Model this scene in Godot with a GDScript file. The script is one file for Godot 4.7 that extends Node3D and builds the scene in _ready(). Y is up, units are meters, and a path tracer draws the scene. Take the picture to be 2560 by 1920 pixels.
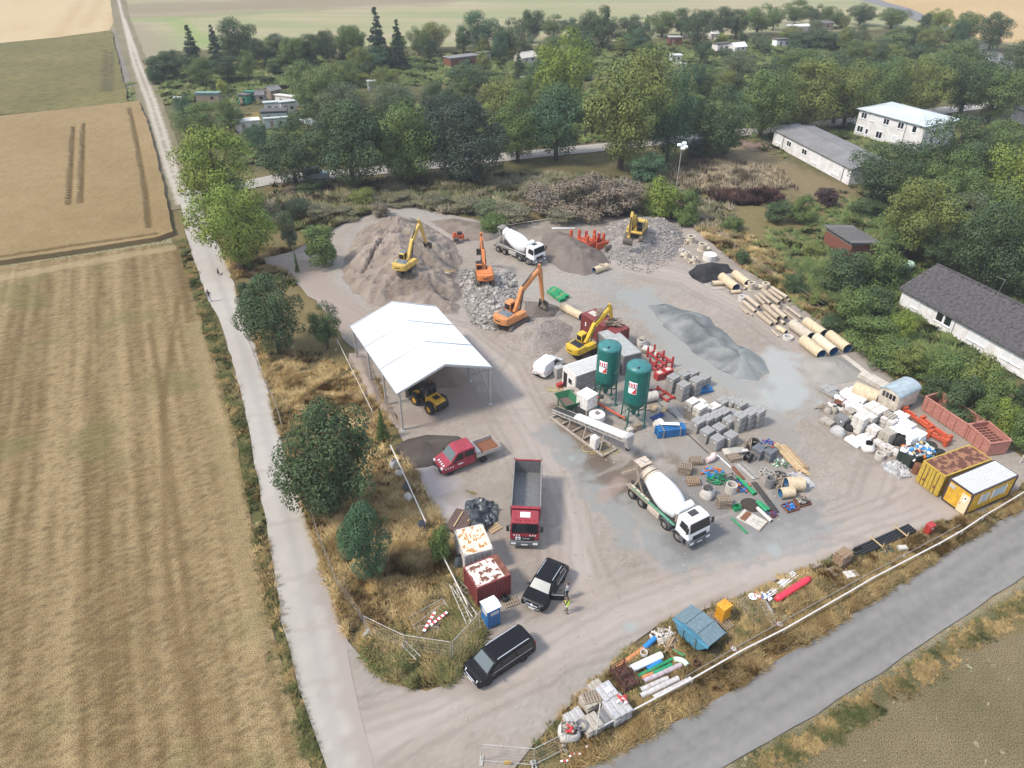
extends Node3D
# A builder's yard on the edge of a village, seen from the air. x runs right, z towards the viewer, y up, in metres.

var M:={}
var taken:={}
var noise:=FastNoiseLite.new()
var broad:=FastNoiseLite.new()
var no_grow:=[]   # roads,yard and crops:nothing wild grows there

func _ready():
	var cam:=Camera3D.new()
	cam.name="camera"
	cam.position=Vector3(0,47.01,0)
	cam.rotation_degrees=Vector3(-34.366,0,.424)
	cam.fov=54.851
	cam.near=.5
	cam.far=6000.0
	add_child(cam)
	var env:=Environment.new()
	var sky:=ProceduralSkyMaterial.new()
	sky.sky_top_color=Color(.70,.75,.83)
	sky.sky_horizon_color=Color(.76,.79,.83)
	sky.sky_curve=.2
	sky.ground_horizon_color=Color(.62,.60,.55)
	sky.ground_bottom_color=Color(.45,.43,.38)
	env.background_mode=Environment.BG_SKY
	env.sky=Sky.new()
	env.sky.sky_material=sky
	env.tonemap_mode=Environment.TONE_MAPPER_LINEAR
	env.tonemap_exposure=2.0
	env.sdfgi_enabled=true
	env.ssao_enabled=true
	env.ssil_enabled=true
	env.fog_enabled=true
	env.fog_light_color=Color(.86,.88,.92)
	env.fog_density=.00028
	var world:=WorldEnvironment.new()
	world.name="world"
	world.environment=env
	add_child(world)
	var sun:=DirectionalLight3D.new()
	sun.name="sun"
	sun.rotation_degrees=Vector3(-50,-70,0)
	sun.light_energy=.75
	sun.light_color=Color(1.0,.96,.9)
	sun.light_angular_distance=10.0
	sun.shadow_enabled=true
	add_child(sun)

	noise.seed=11
	noise.frequency=.25
	noise.fractal_octaves=4
	broad.seed=5
	broad.frequency=.03
	broad.fractal_octaves=4
	make_materials()
	build_ground()
	build_heaps()
	build_trees()
	build_buildings()
	build_tent()
	build_containers()
	build_plant()
	build_diggers()
	build_vehicles()
	build_stock()
	build_pipes()
	build_edges()
	build_people()
	build_grass()

func label(o,text:String,category:String,group:="",kind:=""):
	o.set_meta("label",text)
	o.set_meta("category",category)
	if group:
		o.set_meta("group",group)
	if kind:
		o.set_meta("kind",kind)
	return o

func numbered(called:String)->String:
	var k:int=taken.get(called,0)
	taken[called]=k+1
	return called if k==0 else "%s_%03d"%[called,k]

func thing(called:String,text:String,category:String,at:Vector3,turn:=.0,group:="")->Node3D:
	var o:=Node3D.new()
	o.name=numbered(called)
	add_child(o)
	o.position=at
	o.rotation.y=turn
	label(o,text,category,group)
	return o

func copy(o:Node3D,text:String,at:Vector3,turn:=.0)->Node3D:
	var c:Node3D=o.duplicate()
	c.name=numbered(String(o.name).rstrip("0123456789").trim_suffix("_"))
	add_child(c)
	c.position=at
	c.rotation=Vector3(0,turn,0)
	c.set_meta("label",text)
	return c

func V(x:float,z:float)->Vector2:
	return Vector2(x,z)

func W(x:float,y:float,z:float)->Vector3:
	return Vector3(x,y,z)

func v3(p:Vector2,y:=.0)->Vector3:
	return Vector3(p.x,y,p.y)

func top(o:MeshInstance3D,called:String)->MeshInstance3D:
	o.name=numbered(called)
	add_child(o)
	return o

class MB:
	var v:=PackedVector3Array()
	var n:=PackedVector3Array()
	var c:=PackedColorArray()
	var ix:=PackedInt32Array()
	var col:=Color.WHITE
	var xf:=Transform3D()
	var tinted:=false

	func pt(p:Vector3,nn:Vector3)->int:
		v.append(xf*p)
		n.append((xf.basis*nn).normalized())
		c.append(col)
		return v.size()-1

	func face(pts:Array,inner=null)->void:
		var nn:Vector3=(pts[1]-pts[0]).cross(pts[2]-pts[0])
		if nn.length_squared()<1e-14 and pts.size()>3:
			nn=(pts[2]-pts[0]).cross(pts[3]-pts[0])
		nn=nn.normalized()
		var back:=false
		if inner!=null:
			var mid:=Vector3.ZERO
			for p in pts:
				mid+=p
			back=(mid/pts.size()-inner).dot(nn)<0
			if back:
				nn=-nn
		var s:=v.size()
		for p in pts:
			pt(p,nn)
		for i in range(1,pts.size()-1):
			if back:
				ix.append_array([s,s+i,s+i+1])
			else:
				ix.append_array([s,s+i+1,s+i])

	func quad(a:Vector3,b:Vector3,cc:Vector3,d:Vector3)->void:
		face([a,b,cc,d])

	func box(m:Vector3,s:Vector3)->void:
		var p:=[]
		for k in 8:
			p.append(m+Vector3((k & 1)-.5,((k>>1) & 1)-.5,((k>>2) & 1)-.5)*s)
		hexa(p)

	func hexa(p:Array)->void:
		var mid:=Vector3.ZERO
		for q in p:
			mid+=q/8.0
		for f in [[0,1,3,2],[4,5,7,6],[0,1,5,4],[2,3,7,6],[0,2,6,4],[1,3,7,5]]:
			face([p[f[0]],p[f[1]],p[f[2]],p[f[3]]],mid)

	func bbox(m:Vector3,s:Vector3,ch:float)->void:
		var p:=[]
		for k in 8:
			p.append(m+Vector3((k & 1)-.5,((k>>1) & 1)-.5,((k>>2) & 1)-.5)*s)
		bhexa(p,ch)

	func bhexa(p:Array,ch:float)->void:
		var mid:=Vector3.ZERO
		for q in p:
			mid+=q/8.0
		var w:=[]   # w[k][axis]:the point of corner k on the face across that axis
		for k in 8:
			var d:=[]
			for a in 3:
				d.append((p[k ^ (1<<a)]-p[k]).normalized()*ch)
			w.append([p[k]+d[1]+d[2],p[k]+d[0]+d[2],p[k]+d[0]+d[1]])
		for a in 3:
			var b:=1<<((a+1)%3)
			var cc:=1<<((a+2)%3)
			for s in [0,1<<a]:
				face([w[s][a],w[s | b][a],w[s | b | cc][a],w[s | cc][a]],mid)
			for k in [0,b,cc,b | cc]:
				var l:int=k | (1<<a)
				face([w[k][(a+1)%3],w[k][(a+2)%3],w[l][(a+2)%3],w[l][(a+1)%3]],mid)
		for k in 8:
			face([w[k][0],w[k][1],w[k][2]],mid)

	func beam(a:Vector3,b:Vector3,w:float,h:float)->void:
		var z:=(b-a).normalized()
		var x:=z.cross(Vector3.UP)
		if x.length()<.05:
			x=Vector3.RIGHT
		x=x.normalized()
		var y:=x.cross(z).normalized()
		x*=w/2
		y*=h/2
		hexa([a-x-y,a+x-y,a-x+y,a+x+y,b-x-y,b+x-y,b-x+y,b+x+y])

	func cyl(a:Vector3,b:Vector3,r0:float,r1:float,seg:=12,caps:=true)->void:
		var z:=(b-a).normalized()
		var x:=(z.cross(Vector3.UP) if absf(z.y)<.9 else z.cross(Vector3.RIGHT)).normalized()
		var y:=z.cross(x)
		var s:=v.size()
		var slope:=(r0-r1)/maxf((b-a).length(),1e-4)
		for i in seg+1:
			var t:=TAU*i/seg
			var d:=x*cos(t)+y*sin(t)
			pt(a+d*r0,d+z*slope)
			pt(b+d*r1,d+z*slope)
		for i in seg:
			var k:=s+i*2
			ix.append_array([k,k+1,k+2,k+2,k+1,k+3])
		if caps:
			for e in 2:
				var r:=r1 if e else r0
				if r<1e-4:
					continue
				var m:=pt(b if e else a,z if e else-z)
				for i in seg+1:
					var t:=TAU*i/seg
					pt((b if e else a)+(x*cos(t)+y*sin(t))*r,z if e else-z)
				for i in seg:
					if e:
						ix.append_array([m,m+i+2,m+i+1])
					else:
						ix.append_array([m,m+i+1,m+i+2])

	func tube(pts:Array,r:float,seg:=6)->void:
		for i in pts.size()-1:
			cyl(pts[i],pts[i+1],r,r,seg,i==0 or i==pts.size()-2)

	func pipe(a:Vector3,b:Vector3,r:float,wall:float,seg:=20,ends=null)->void:
		var z:=(b-a).normalized()
		var x:=(z.cross(Vector3.UP) if absf(z.y)<.9 else z.cross(Vector3.RIGHT)).normalized()
		var y:=z.cross(x)
		for layer in 2:
			var rr:=r if layer==0 else r-wall
			var s:=v.size()
			for i in seg+1:
				var t:=TAU*i/seg
				var d:=x*cos(t)+y*sin(t)
				pt(a+d*rr,d if layer==0 else-d)
				pt(b+d*rr,d if layer==0 else-d)
			for i in seg:
				var k:=s+i*2
				if layer==0:
					ix.append_array([k,k+1,k+2,k+2,k+1,k+3])
				else:
					ix.append_array([k,k+2,k+1,k+2,k+3,k+1])
		for e in 2:
			var s:=v.size()
			for i in seg+1:
				var t:=TAU*i/seg
				var d:=x*cos(t)+y*sin(t)
				pt((b if e else a)+d*r,z if e else-z)
				pt((b if e else a)+d*(r-wall),z if e else-z)
			for i in seg:
				var k:=s+i*2
				if e:
					ix.append_array([k,k+1,k+2,k+2,k+1,k+3])
				else:
					ix.append_array([k,k+2,k+1,k+2,k+3,k+1])

	func lathe(profile:Array,seg:int,where:Transform3D,smooth:=false)->void:
		var old:=xf
		xf=xf*where
		var nr:=[]
		for i in profile.size()-1:
			var d:Vector2=profile[i+1]-profile[i]
			nr.append(Vector2(d.y,-d.x).normalized())
		for i in profile.size()-1:
			var n0:Vector2=nr[i]
			var n1:Vector2=nr[i]
			if smooth:
				if i>0:
					n0=(nr[i]+nr[i-1]).normalized()
				if i<nr.size()-1:
					n1=(nr[i]+nr[i+1]).normalized()
			var s:=v.size()
			for k in seg+1:
				var t:=TAU*k/seg
				var d:=Vector3(cos(t),0,sin(t))
				pt(d*profile[i].x+Vector3(0,profile[i].y,0),d*n0.x+Vector3(0,n0.y,0))
				pt(d*profile[i+1].x+Vector3(0,profile[i+1].y,0),d*n1.x+Vector3(0,n1.y,0))
			for k in seg:
				var q:=s+k*2
				ix.append_array([q,q+2,q+1,q+2,q+3,q+1])
		xf=old

	func loft(rings:Array,capped:=true,closed:=true)->void:
		var m:int=rings[0].size()
		var s:=v.size()
		var acc:=PackedVector3Array()
		acc.resize(rings.size()*m)
		var last:=m if closed else m-1
		for i in rings.size()-1:
			for k in last:
				var l:=(k+1)%m
				var nn:Vector3=(rings[i+1][l]-rings[i][k]).cross(rings[i+1][k]-rings[i][l])
				for q in [i*m+k,i*m+l,(i+1)*m+k,(i+1)*m+l]:
					acc[q]+=nn
		var mid:=Vector3.ZERO
		for r in rings:
			for p in r:
				mid+=p/float(m*rings.size())
		var out:=.0
		for i in rings.size():
			for k in m:
				out+=acc[i*m+k].dot(rings[i][k]-mid)
		var sg:=1.0 if out>=0 else-1.0
		for i in rings.size():
			for k in m:
				pt(rings[i][k],acc[i*m+k].normalized()*sg)
		for i in rings.size()-1:
			for k in last:
				var l:=(k+1)%m
				var a:=s+i*m+k
				var b:=s+i*m+l
				var e:=s+(i+1)*m+k
				var f:=s+(i+1)*m+l
				if sg>0:
					ix.append_array([a,f,b,a,e,f])
				else:
					ix.append_array([a,b,f,a,f,e])
		if capped:
			face(Array(rings[0]),mid)
			face(Array(rings[-1]),mid)

	func prism(poly:PackedVector2Array,z0:float,z1:float)->void:
		var tris:=Geometry2D.triangulate_polygon(poly)
		var area:=.0
		for i in poly.size():
			area+=poly[i].cross(poly[(i+1)%poly.size()])
		for e in 2:
			var z:=z1 if e else z0
			var nn:=Vector3(0,0,1 if (z1>z0)==(e==1) else-1)
			var s:=v.size()
			for p in poly:
				pt(Vector3(p.x,p.y,z),nn)
			for i in range(0,tris.size(),3):
				var a:=poly[tris[i]]
				var ccw:=(poly[tris[i+1]]-a).cross(poly[tris[i+2]]-a)>0
				if ccw==(nn.z>0):
					ix.append_array([s+tris[i],s+tris[i+2],s+tris[i+1]])
				else:
					ix.append_array([s+tris[i],s+tris[i+1],s+tris[i+2]])
		for i in poly.size():
			var a:=poly[i]
			var b:=poly[(i+1)%poly.size()]
			var d:=(b-a).normalized()
			var o:=Vector3(d.y,-d.x,0)*(1.0 if area>0 else-1.0)
			var m:=Vector3((a.x+b.x)/2,(a.y+b.y)/2,(z0+z1)/2)
			face([Vector3(a.x,a.y,z0),Vector3(b.x,b.y,z0),Vector3(b.x,b.y,z1),Vector3(a.x,a.y,z1)],m-o)

	func mesh(mat:Material)->ArrayMesh:
		var a:=[]
		a.resize(Mesh.ARRAY_MAX)
		a[Mesh.ARRAY_VERTEX]=v
		a[Mesh.ARRAY_NORMAL]=n
		if tinted:
			a[Mesh.ARRAY_COLOR]=c
		a[Mesh.ARRAY_INDEX]=ix
		var m:=ArrayMesh.new()
		m.add_surface_from_arrays(Mesh.PRIMITIVE_TRIANGLES,a)
		m.surface_set_material(0,mat)
		return m

	func done(called:String,mat:Material,parent:Node=null)->MeshInstance3D:
		var o:=MeshInstance3D.new()
		o.name=called
		o.mesh=mesh(mat)
		if parent:
			parent.add_child(o,true)
		return o

func piece(parent:Node,called:String,m:Mesh,at:=Vector3.ZERO,turn:=.0)->MeshInstance3D:
	var o:=MeshInstance3D.new()
	o.name=called
	o.mesh=m
	o.position=at
	o.rotation.y=turn
	parent.add_child(o,true)
	return o

func bx(o:Node,called:String,m:String,at:Vector3,size:Vector3)->MeshInstance3D:
	return piece(o,called,box_mesh(size,m,.03),at)

func rr(w:float,h:float,r:float,k:=3)->PackedVector2Array:
	var out:=PackedVector2Array()
	for q in 4:
		var m:=V(w/2-r,h/2-r)*V([1,-1,-1,1][q],[1,1,-1,-1][q])
		for i in k+1:
			var t:=PI/2*(q+float(i)/k)
			out.append(m+V(cos(t),sin(t))*r)
	return out

# ---------------------------------------------------------------- materials
func mat(key:String,r:float,g:float,b:float,rough:=.8,metal:=.0,tex=null,scale:=1.0,bump=null,depth:=.0)->StandardMaterial3D:
	if M.has(key):
		return M[key]
	var m:=StandardMaterial3D.new()
	m.resource_name=key
	m.albedo_color=Color(r,g,b).linear_to_srgb()
	m.roughness=rough
	m.metallic=metal
	if tex!=null:
		m.albedo_texture=tex
		m.uv1_triplanar=true
		m.uv1_scale=Vector3.ONE*scale
	if bump!=null:
		m.heightmap_enabled=true
		m.heightmap_texture=bump
		m.heightmap_scale=depth
		m.uv1_triplanar=true
		m.uv1_scale=Vector3.ONE*scale
	M[key]=m
	return m

func tint(m:StandardMaterial3D)->StandardMaterial3D:
	m.vertex_color_use_as_albedo=true
	return m

func speckle(size:int,seed_:int,f:float,octaves:int,lo:float,hi:float,warm:=.0)->ImageTexture:
	var fn:=FastNoiseLite.new()
	fn.seed=seed_
	fn.frequency=f
	fn.fractal_octaves=octaves
	fn.fractal_gain=.65
	var im:=fn.get_seamless_image(size,size)
	im.convert(Image.FORMAT_RGB8)
	for y in size:
		for x in size:
			var t:=im.get_pixel(x,y).r
			var k:=lerpf(lo,hi,t)
			im.set_pixel(x,y,Color(k,k*(1.0-warm*(1.0-t)),k*(1.0-2.0*warm*(1.0-t))))
	return ImageTexture.create_from_image(im)

var grime:ImageTexture
var grit:ImageTexture
var soft:ImageTexture
var coarse:ImageTexture

func make_materials():
	grime=speckle(512,3,.012,5,.80,1.06,.05)
	soft=speckle(512,23,.008,5,.86,1.04,.03)
	grit=speckle(512,7,.09,4,.45,1.35,.03)
	coarse=speckle(512,17,.035,5,.35,1.5,.04)
	mat("white",.78,.79,.80,.45,0,grime,.35)
	mat("clean_white",.86,.88,.92,.4)
	mat("white_paint",.72,.73,.74,.3)
	mat("wall_white",.74,.75,.78,.85,0,soft,.12)
	mat("black",.012,.012,.014,.5)
	mat("rubber",.025,.025,.026,.9,0,grime,.8)
	mat("glass",.012,.015,.018,.08)
	mat("pale_glass",.10,.125,.135,.25)
	mat("steel",.42,.43,.44,.5,.6,grime,.6)
	mat("dull_steel",.27,.27,.27,.7,.2,grime,.6)
	mat("dark_steel",.06,.06,.062,.6,.2,grime,.6)
	mat("galvanised",.50,.51,.52,.55,.3,grime,.5)
	mat("rust",.20,.085,.045,.9,0,grime,.5)
	mat("wood",.34,.25,.17,.9,0,grime,.7)
	mat("old_wood",.30,.25,.20,.95,0,grime,.7)
	mat("fresh_wood",.52,.40,.24,.85,0,grime,.7)
	mat("concrete",.40,.40,.39,.95,0,grime,.6)
	mat("pale_concrete",.55,.54,.51,.95,0,grime,.6)
	mat("dark_concrete",.20,.21,.225,.95,0,grime,.6)
	mat("block_grey",.33,.345,.36,.95,0,grime,.5)
	mat("yellow",.60,.40,.055,.45,0,grime,.3)
	mat("pale_yellow",.62,.45,.14,.5,0,grime,.3)
	mat("orange",.62,.19,.05,.5,0,grime,.3)
	mat("faded_orange",.64,.26,.10,.55,0,grime,.3)
	mat("red",.40,.035,.035,.5,0,grime,.4)
	mat("bright_red",.62,.05,.06,.5,0,grime,.3)
	mat("orange_red",.55,.10,.04,.55,0,grime,.4)
	mat("maroon",.20,.025,.032,.25,0,grime,.2)
	mat("container_red",.22,.045,.045,.6,0,grime,.4)
	mat("blue",.015,.16,.44,.45,0,grime,.4)
	mat("pipe_blue",.02,.20,.50,.45)
	mat("deep_blue",.02,.06,.22,.5)
	mat("green",.01,.30,.12,.45,0,grime,.4)
	mat("teal",.006,.145,.13,.4,0,grime,.25)
	mat("hopper_green",.02,.14,.06,.6,0,grime,.5)
	mat("foil",.07,.08,.095,.35)
	mat("bag_white",.62,.62,.62,.8,0,grime,.8)
	mat("bark",.09,.07,.05,1.0,0,grit,.8)

# ---------------------------------------------------------------- ground sheets
class Sheet:
	var o:Vector2
	var step:float
	var nx:int
	var nz:int
	var col:=PackedColorArray()
	var h:=PackedFloat32Array()

	func _init(lo:Vector2,hi:Vector2,s:float):
		o=lo
		step=s
		nx=int(ceil((hi.x-lo.x)/s))+1
		nz=int(ceil((hi.y-lo.y)/s))+1
		col.resize(nx*nz)
		h.resize(nx*nz)

	func at(i:int,k:int)->Vector2:
		return o+Vector2(i,k)*step

	func paint(line:Array,r:float,c:Color,amount:float,rough:FastNoiseLite,ragged:=.5,dig:=.0)->void:
		var lo:=Vector2(1e9,1e9)
		var hi:=-lo
		for p in line:
			lo=lo.min(p)
			hi=hi.max(p)
		var i0:=maxi(0,int((lo.x-r*1.6-o.x)/step))
		var i1:=mini(nx,int((hi.x+r*1.6-o.x)/step)+2)
		var k0:=maxi(0,int((lo.y-r*1.6-o.y)/step))
		var k1:=mini(nz,int((hi.y+r*1.6-o.y)/step)+2)
		for k in range(k0,k1):
			for i in range(i0,i1):
				var p:=o+Vector2(i,k)*step
				var d:=1e9
				if line.size()==1:
					d=p.distance_to(line[0])
				for j in line.size()-1:
					d=minf(d,p.distance_to(Geometry2D.get_closest_point_to_segment(p,line[j],line[j+1])))
				if d>r*1.6:
					continue
				d*=1.0+ragged*rough.get_noise_2d(p.x*1.7,p.y*1.7)
				var t:=1.0-smoothstep(r*.35,r,d)
				if t>.0:
					var q:=k*nx+i
					col[q]=col[q].lerp(c,t*amount)
					h[q]-=dig*t

	func height(p:Vector2)->float:
		var f:=(p-o)/step
		var i:=clampi(int(f.x),0,nx-2)
		var k:=clampi(int(f.y),0,nz-2)
		f-=Vector2(i,k)
		var q:=k*nx+i
		return lerpf(lerpf(h[q],h[q+1],f.x),lerpf(h[q+nx],h[q+nx+1],f.x),f.y)

	func emit(poly:PackedVector2Array,y:float,skirt:=.0)->MB:
		var b:=MB.new()
		b.tinted=true
		var id:=PackedInt32Array()
		id.resize(nx*nz)
		id.fill(-1)
		var inside:=PackedByteArray()
		inside.resize(nx*nz)
		for k in nz:
			for i in nx:
				inside[k*nx+i]=1 if Geometry2D.is_point_in_polygon(at(i,k),poly) else 0
		var crossed:={}
		for j in poly.size():
			var a:=poly[j]
			var e:=poly[(j+1)%poly.size()]
			var steps:=int(a.distance_to(e)/(step*.25))+1
			for s in steps+1:
				var f:=(a.lerp(e,float(s)/steps)-o)/step
				crossed[Vector2i(int(floor(f.x)),int(floor(f.y)))]=true
		for k in nz-1:
			for i in nx-1:
				var q:=k*nx+i
				var cnt:=inside[q]+inside[q+1]+inside[q+nx]+inside[q+nx+1]
				if cnt==4 and not crossed.has(Vector2i(i,k)):
					for w in [q,q+1,q+nx,q+nx+1]:
						if id[w]<0:
							id[w]=put(b,at(w%nx,w/nx),y)
					b.ix.append_array([id[q],id[q+1],id[q+nx],id[q+1],id[q+nx+1],id[q+nx]])
				elif cnt>0 or crossed.has(Vector2i(i,k)):
					var p:=at(i,k)
					var cell:=PackedVector2Array([p,p+Vector2(step,0),p+Vector2(step,step),p+Vector2(0,step)])
					for part in Geometry2D.intersect_polygons(cell,poly):
						var s0:=b.v.size()
						for w in part:
							put(b,w,y)
						var tr:=Geometry2D.triangulate_polygon(part)
						for t in range(0,tr.size(),3):
							var a:=part[tr[t]]
							if (part[tr[t+1]]-a).cross(part[tr[t+2]]-a)>0:
								b.ix.append_array([s0+tr[t],s0+tr[t+1],s0+tr[t+2]])
							else:
								b.ix.append_array([s0+tr[t],s0+tr[t+2],s0+tr[t+1]])
		if skirt>.0:
			for j in poly.size():
				var a:=poly[j]
				var e:=poly[(j+1)%poly.size()]
				var steps:=int(a.distance_to(e)/1.0)+1
				for s in steps:
					var p:=a.lerp(e,float(s)/steps)
					var r:=a.lerp(e,float(s+1)/steps)
					var nn:=Vector3((r-p).y,0,-(r-p).x).normalized()
					var s0:=b.v.size()
					for w in [p,r]:
						put(b,w,y)
						b.n[-1]=nn
						put(b,w,y)
						b.v[-1].y=y-skirt
						b.n[-1]=nn
					b.ix.append_array([s0,s0+1,s0+2,s0+2,s0+1,s0+3])
		return b

	func put(b:MB,p:Vector2,y:float)->int:
		var f:=(p-o)/step
		var i:=clampi(int(f.x),0,nx-2)
		var k:=clampi(int(f.y),0,nz-2)
		f-=Vector2(i,k)
		var q:=k*nx+i
		b.v.append(Vector3(p.x,y+lerpf(lerpf(h[q],h[q+1],f.x),lerpf(h[q+nx],h[q+nx+1],f.x),f.y),p.y))
		var dx:=(h[q+1]-h[q])/step
		var dz:=(h[q+nx]-h[q])/step
		b.n.append(Vector3(-dx,1,-dz).normalized())
		b.c.append(col[q].lerp(col[q+1],f.x).lerp(col[q+nx].lerp(col[q+nx+1],f.x),f.y))
		return b.v.size()-1

func bounds(poly:PackedVector2Array)->Rect2:
	var r:=Rect2(poly[0],Vector2.ZERO)
	for p in poly:
		r=r.expand(p)
	return r

func ragged(poly:Array,every:float,by:float,seed_:=0)->PackedVector2Array:
	var out:=PackedVector2Array()
	for i in poly.size():
		var a:Vector2=poly[i]
		var b:Vector2=poly[(i+1)%poly.size()]
		var steps:=maxi(1,int(a.distance_to(b)/every))
		for s in steps:
			var p:=a.lerp(b,float(s)/steps)
			out.append(p+V(noise.get_noise_3d(p.x*2.0,p.y*2.0,seed_),noise.get_noise_3d(p.x*2.0,p.y*2.0,seed_+50))*by)
	return out

func sheet_for(poly:PackedVector2Array,step:float)->Sheet:
	var r:=bounds(poly)
	return Sheet.new(r.position-Vector2.ONE*step,r.end+Vector2.ONE*step,step)

func strip(line:Array,w0:float,w1:float)->Array:
	var left:=[]
	var right:=[]
	for i in line.size():
		var d:Vector2=(line[mini(i+1,line.size()-1)]-line[maxi(i-1,0)]).normalized()
		var side:=V(-d.y,d.x)*lerpf(w0,w1,float(i)/(line.size()-1))/2
		left.append(line[i]+side)
		right.push_front(line[i]-side)
	return left+right

func ground_mat(key:String,tex,scale:float,bump:=.0,rough:=.97)->StandardMaterial3D:
	var m:=mat(key,1,1,1,rough,0,tex,scale,tex if bump>0 else null,bump)
	m.uv1_world_triplanar=true
	m.metallic_specular=.25
	return tint(m)

# ---------------------------------------------------------------- the setting
func struct(o:MeshInstance3D,called:String,text:String,category:String)->MeshInstance3D:
	top(o,called)
	return label(o,text,category,"","structure")

func soil(p:Vector2,a:Color,b:Color,f:=1.0)->Color:
	var t:=.5+.55*broad.get_noise_2d(p.x*f,p.y*f)+.35*noise.get_noise_2d(p.x*f,p.y*f)
	return a.lerp(b,clampf(t,0,1))

func build_ground():
	var fine:=ground_mat("fine_ground",grit,.55,1.5)
	var rough:=ground_mat("rough_ground",coarse,.45,4.0)
	var far:=ground_mat("far_ground",coarse,.12)
	var s:=Sheet.new(V(-3000,-3000),V(3000,600),60.0)
	for k in s.nz:
		for i in s.nx:
			s.col[k*s.nx+i]=soil(s.at(i,k),Color(.24,.23,.13),Color(.30,.27,.17),.3)
	var r:=PackedVector2Array([V(-2990,-2990),V(2990,-2990),V(2990,590),V(-2990,590)])
	struct(s.emit(r,-.12).done("ground",far),"ground","open farmland stretching away to the horizon","ground")

	var poly:=ragged([V(-150.33,-310.47),V(-112.77,-237.1),V(-114.46,-257.11),V(-79.27,-268.04),V(-1.79,-271.09),V(64.92,-291.52),V(123.06,-314.1),V(160.39,-313.62),V(169.54,-395.44)]+[V(320,-1100),V(-330,-1100),V(-180.82,-376.39)],25.0,1.5)
	s=sheet_for(poly,4.0)
	for k in s.nz:
		for i in s.nx:
			var p:=s.at(i,k)
			var row:=.5+.5*sin(p.y*.55+p.x*.02+2.0*broad.get_noise_2d(p.x*.4,p.y))
			var c:=Color(.35,.33,.20).lerp(Color(.42,.37,.25),row)
			c=c.lerp(Color(.27,.31,.16),clampf(.35+1.1*broad.get_noise_2d(p.x*.25,p.y*.9),0,.8))
			s.col[k*s.nx+i]=c
	s.paint([V(-146.68,-302.16),V(-121.71,-258.38),V(-108.66,-237.24)],16,Color(.30,.26,.19),.7,broad)
	s.paint([V(-136.68,-324.65),V(-103.62,-271.25)],5,Color(.24,.33,.11),.8,broad)
	s.paint([V(-148.36,-321.77),V(-82.43,-355.29)],9,Color(.22,.29,.12),.6,broad)
	s.paint([V(-157,-333.32),V(-23.61,-375.66)],4,Color(.5,.44,.34),.6,broad)
	s.paint([V(-158.57,-346.04),V(-45.91,-386.91)],30,Color(.27,.215,.16),.7,broad)
	struct(s.emit(poly,-.06).done("far_field",far),"field","pale harvested field in bands behind the gardens","field")

	poly=ragged([V(175.18,-395.75),V(169.39,-333.08),V(166.89,-288.32),V(190.2,-280.38),V(420,-330),V(700,-1100),V(330,-1100)],25.0,1.5)
	s=sheet_for(poly,5.0)
	for k in s.nz:
		for i in s.nx:
			s.col[k*s.nx+i]=soil(s.at(i,k),Color(.47,.34,.17),Color(.54,.41,.23),.5)
	struct(s.emit(poly,-.05).done("wheat_field",far),"field","golden wheat field beyond the country road","field")
	poly=PackedVector2Array(strip([V(165.96,-415.63),V(172.22,-368.25),V(165.86,-313.86),V(161.45,-280.97),V(150.05,-239.69)],9.0,8.0))
	s=sheet_for(poly,3.0)
	s.col.fill(Color(.23,.235,.25))
	no_grow.append(poly)
	struct(s.emit(poly,-.02).done("country_road",far),"road","grey country road running past the gardens at top right","road")

	poly=ragged([V(-178.23,-262.52),V(-172.54,-268.5),V(-158.41,-280.39),V(-148.21,-296.01),V(-165.84,-341.75),V(-184.87,-388.95),V(-250,-900),V(-900,-900),V(-500,-240)],20.0,1.0)
	s=sheet_for(poly,3.0)
	for k in s.nz:
		for i in s.nx:
			var p:=s.at(i,k)
			s.col[k*s.nx+i]=soil(p,Color(.50,.39,.22),Color(.57,.47,.30),.6)
	for ln in [[V(-162.43,-286.68),V(-176.28,-322.78),V(-195.81,-372.51)],[V(-160.54,-301.54),V(-172.9,-335.04),V(-189.05,-375.95)],[V(-149.49,-299.98),V(-159.23,-323.59),V(-170.69,-354.92)]]:
		s.paint(ln,2.5,Color(.40,.29,.15),.5,broad)
	no_grow.append(poly)
	struct(s.emit(poly,-.04).done("pale_wheat_field",far),"field","pale ripe wheat field at the far left","field")
	poly=ragged([V(-125.2,-175.05),V(-120.7,-178.39),V(-108.19,-183.77),V(-96.24,-191.2),V(-118.52,-236.89),V(-146.83,-294.09),V(-157.96,-279.51),V(-172.07,-267.68),V(-177.76,-261.73)],6.0,.8)
	s=sheet_for(poly,.8)
	for k in s.nz:
		for i in s.nx:
			var p:=s.at(i,k)
			var c:=soil(p,Color(.15,.145,.055),Color(.235,.20,.085),1.5)
			if noise.get_noise_2d(p.x*1.3,p.y*2.6)>.22:
				c=c.lerp(Color(.10,.095,.045),.6)
			s.col[k*s.nx+i]=c
			s.h[k*s.nx+i]=.45+.12*noise.get_noise_2d(p.x*2.0,p.y*2.0)
	for ln in [[V(-132.03,-257.98),V(-106.92,-202.43)],[V(-128.42,-254.28),V(-105.24,-202.49)]]:
		s.paint(ln,.9,Color(.10,.09,.05),.8,broad,.4,.3)
	no_grow.append(poly)
	struct(s.emit(poly,.0,.7).done("green_crop_field",rough),"field","patchy olive-brown crop field between two wheat fields","field")
	poly=PackedVector2Array([V(-147.38,-296.04),V(-145.46,-300.16),V(-124.66,-258.26),V(-93.86,-195.47),V(-96.01,-191.21),V(-115.15,-230.51)])
	s=sheet_for(poly,1.5)
	for k in s.nz:
		for i in s.nx:
			s.col[k*s.nx+i]=soil(s.at(i,k),Color(.21,.19,.17),Color(.30,.26,.22),2.0)
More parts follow.
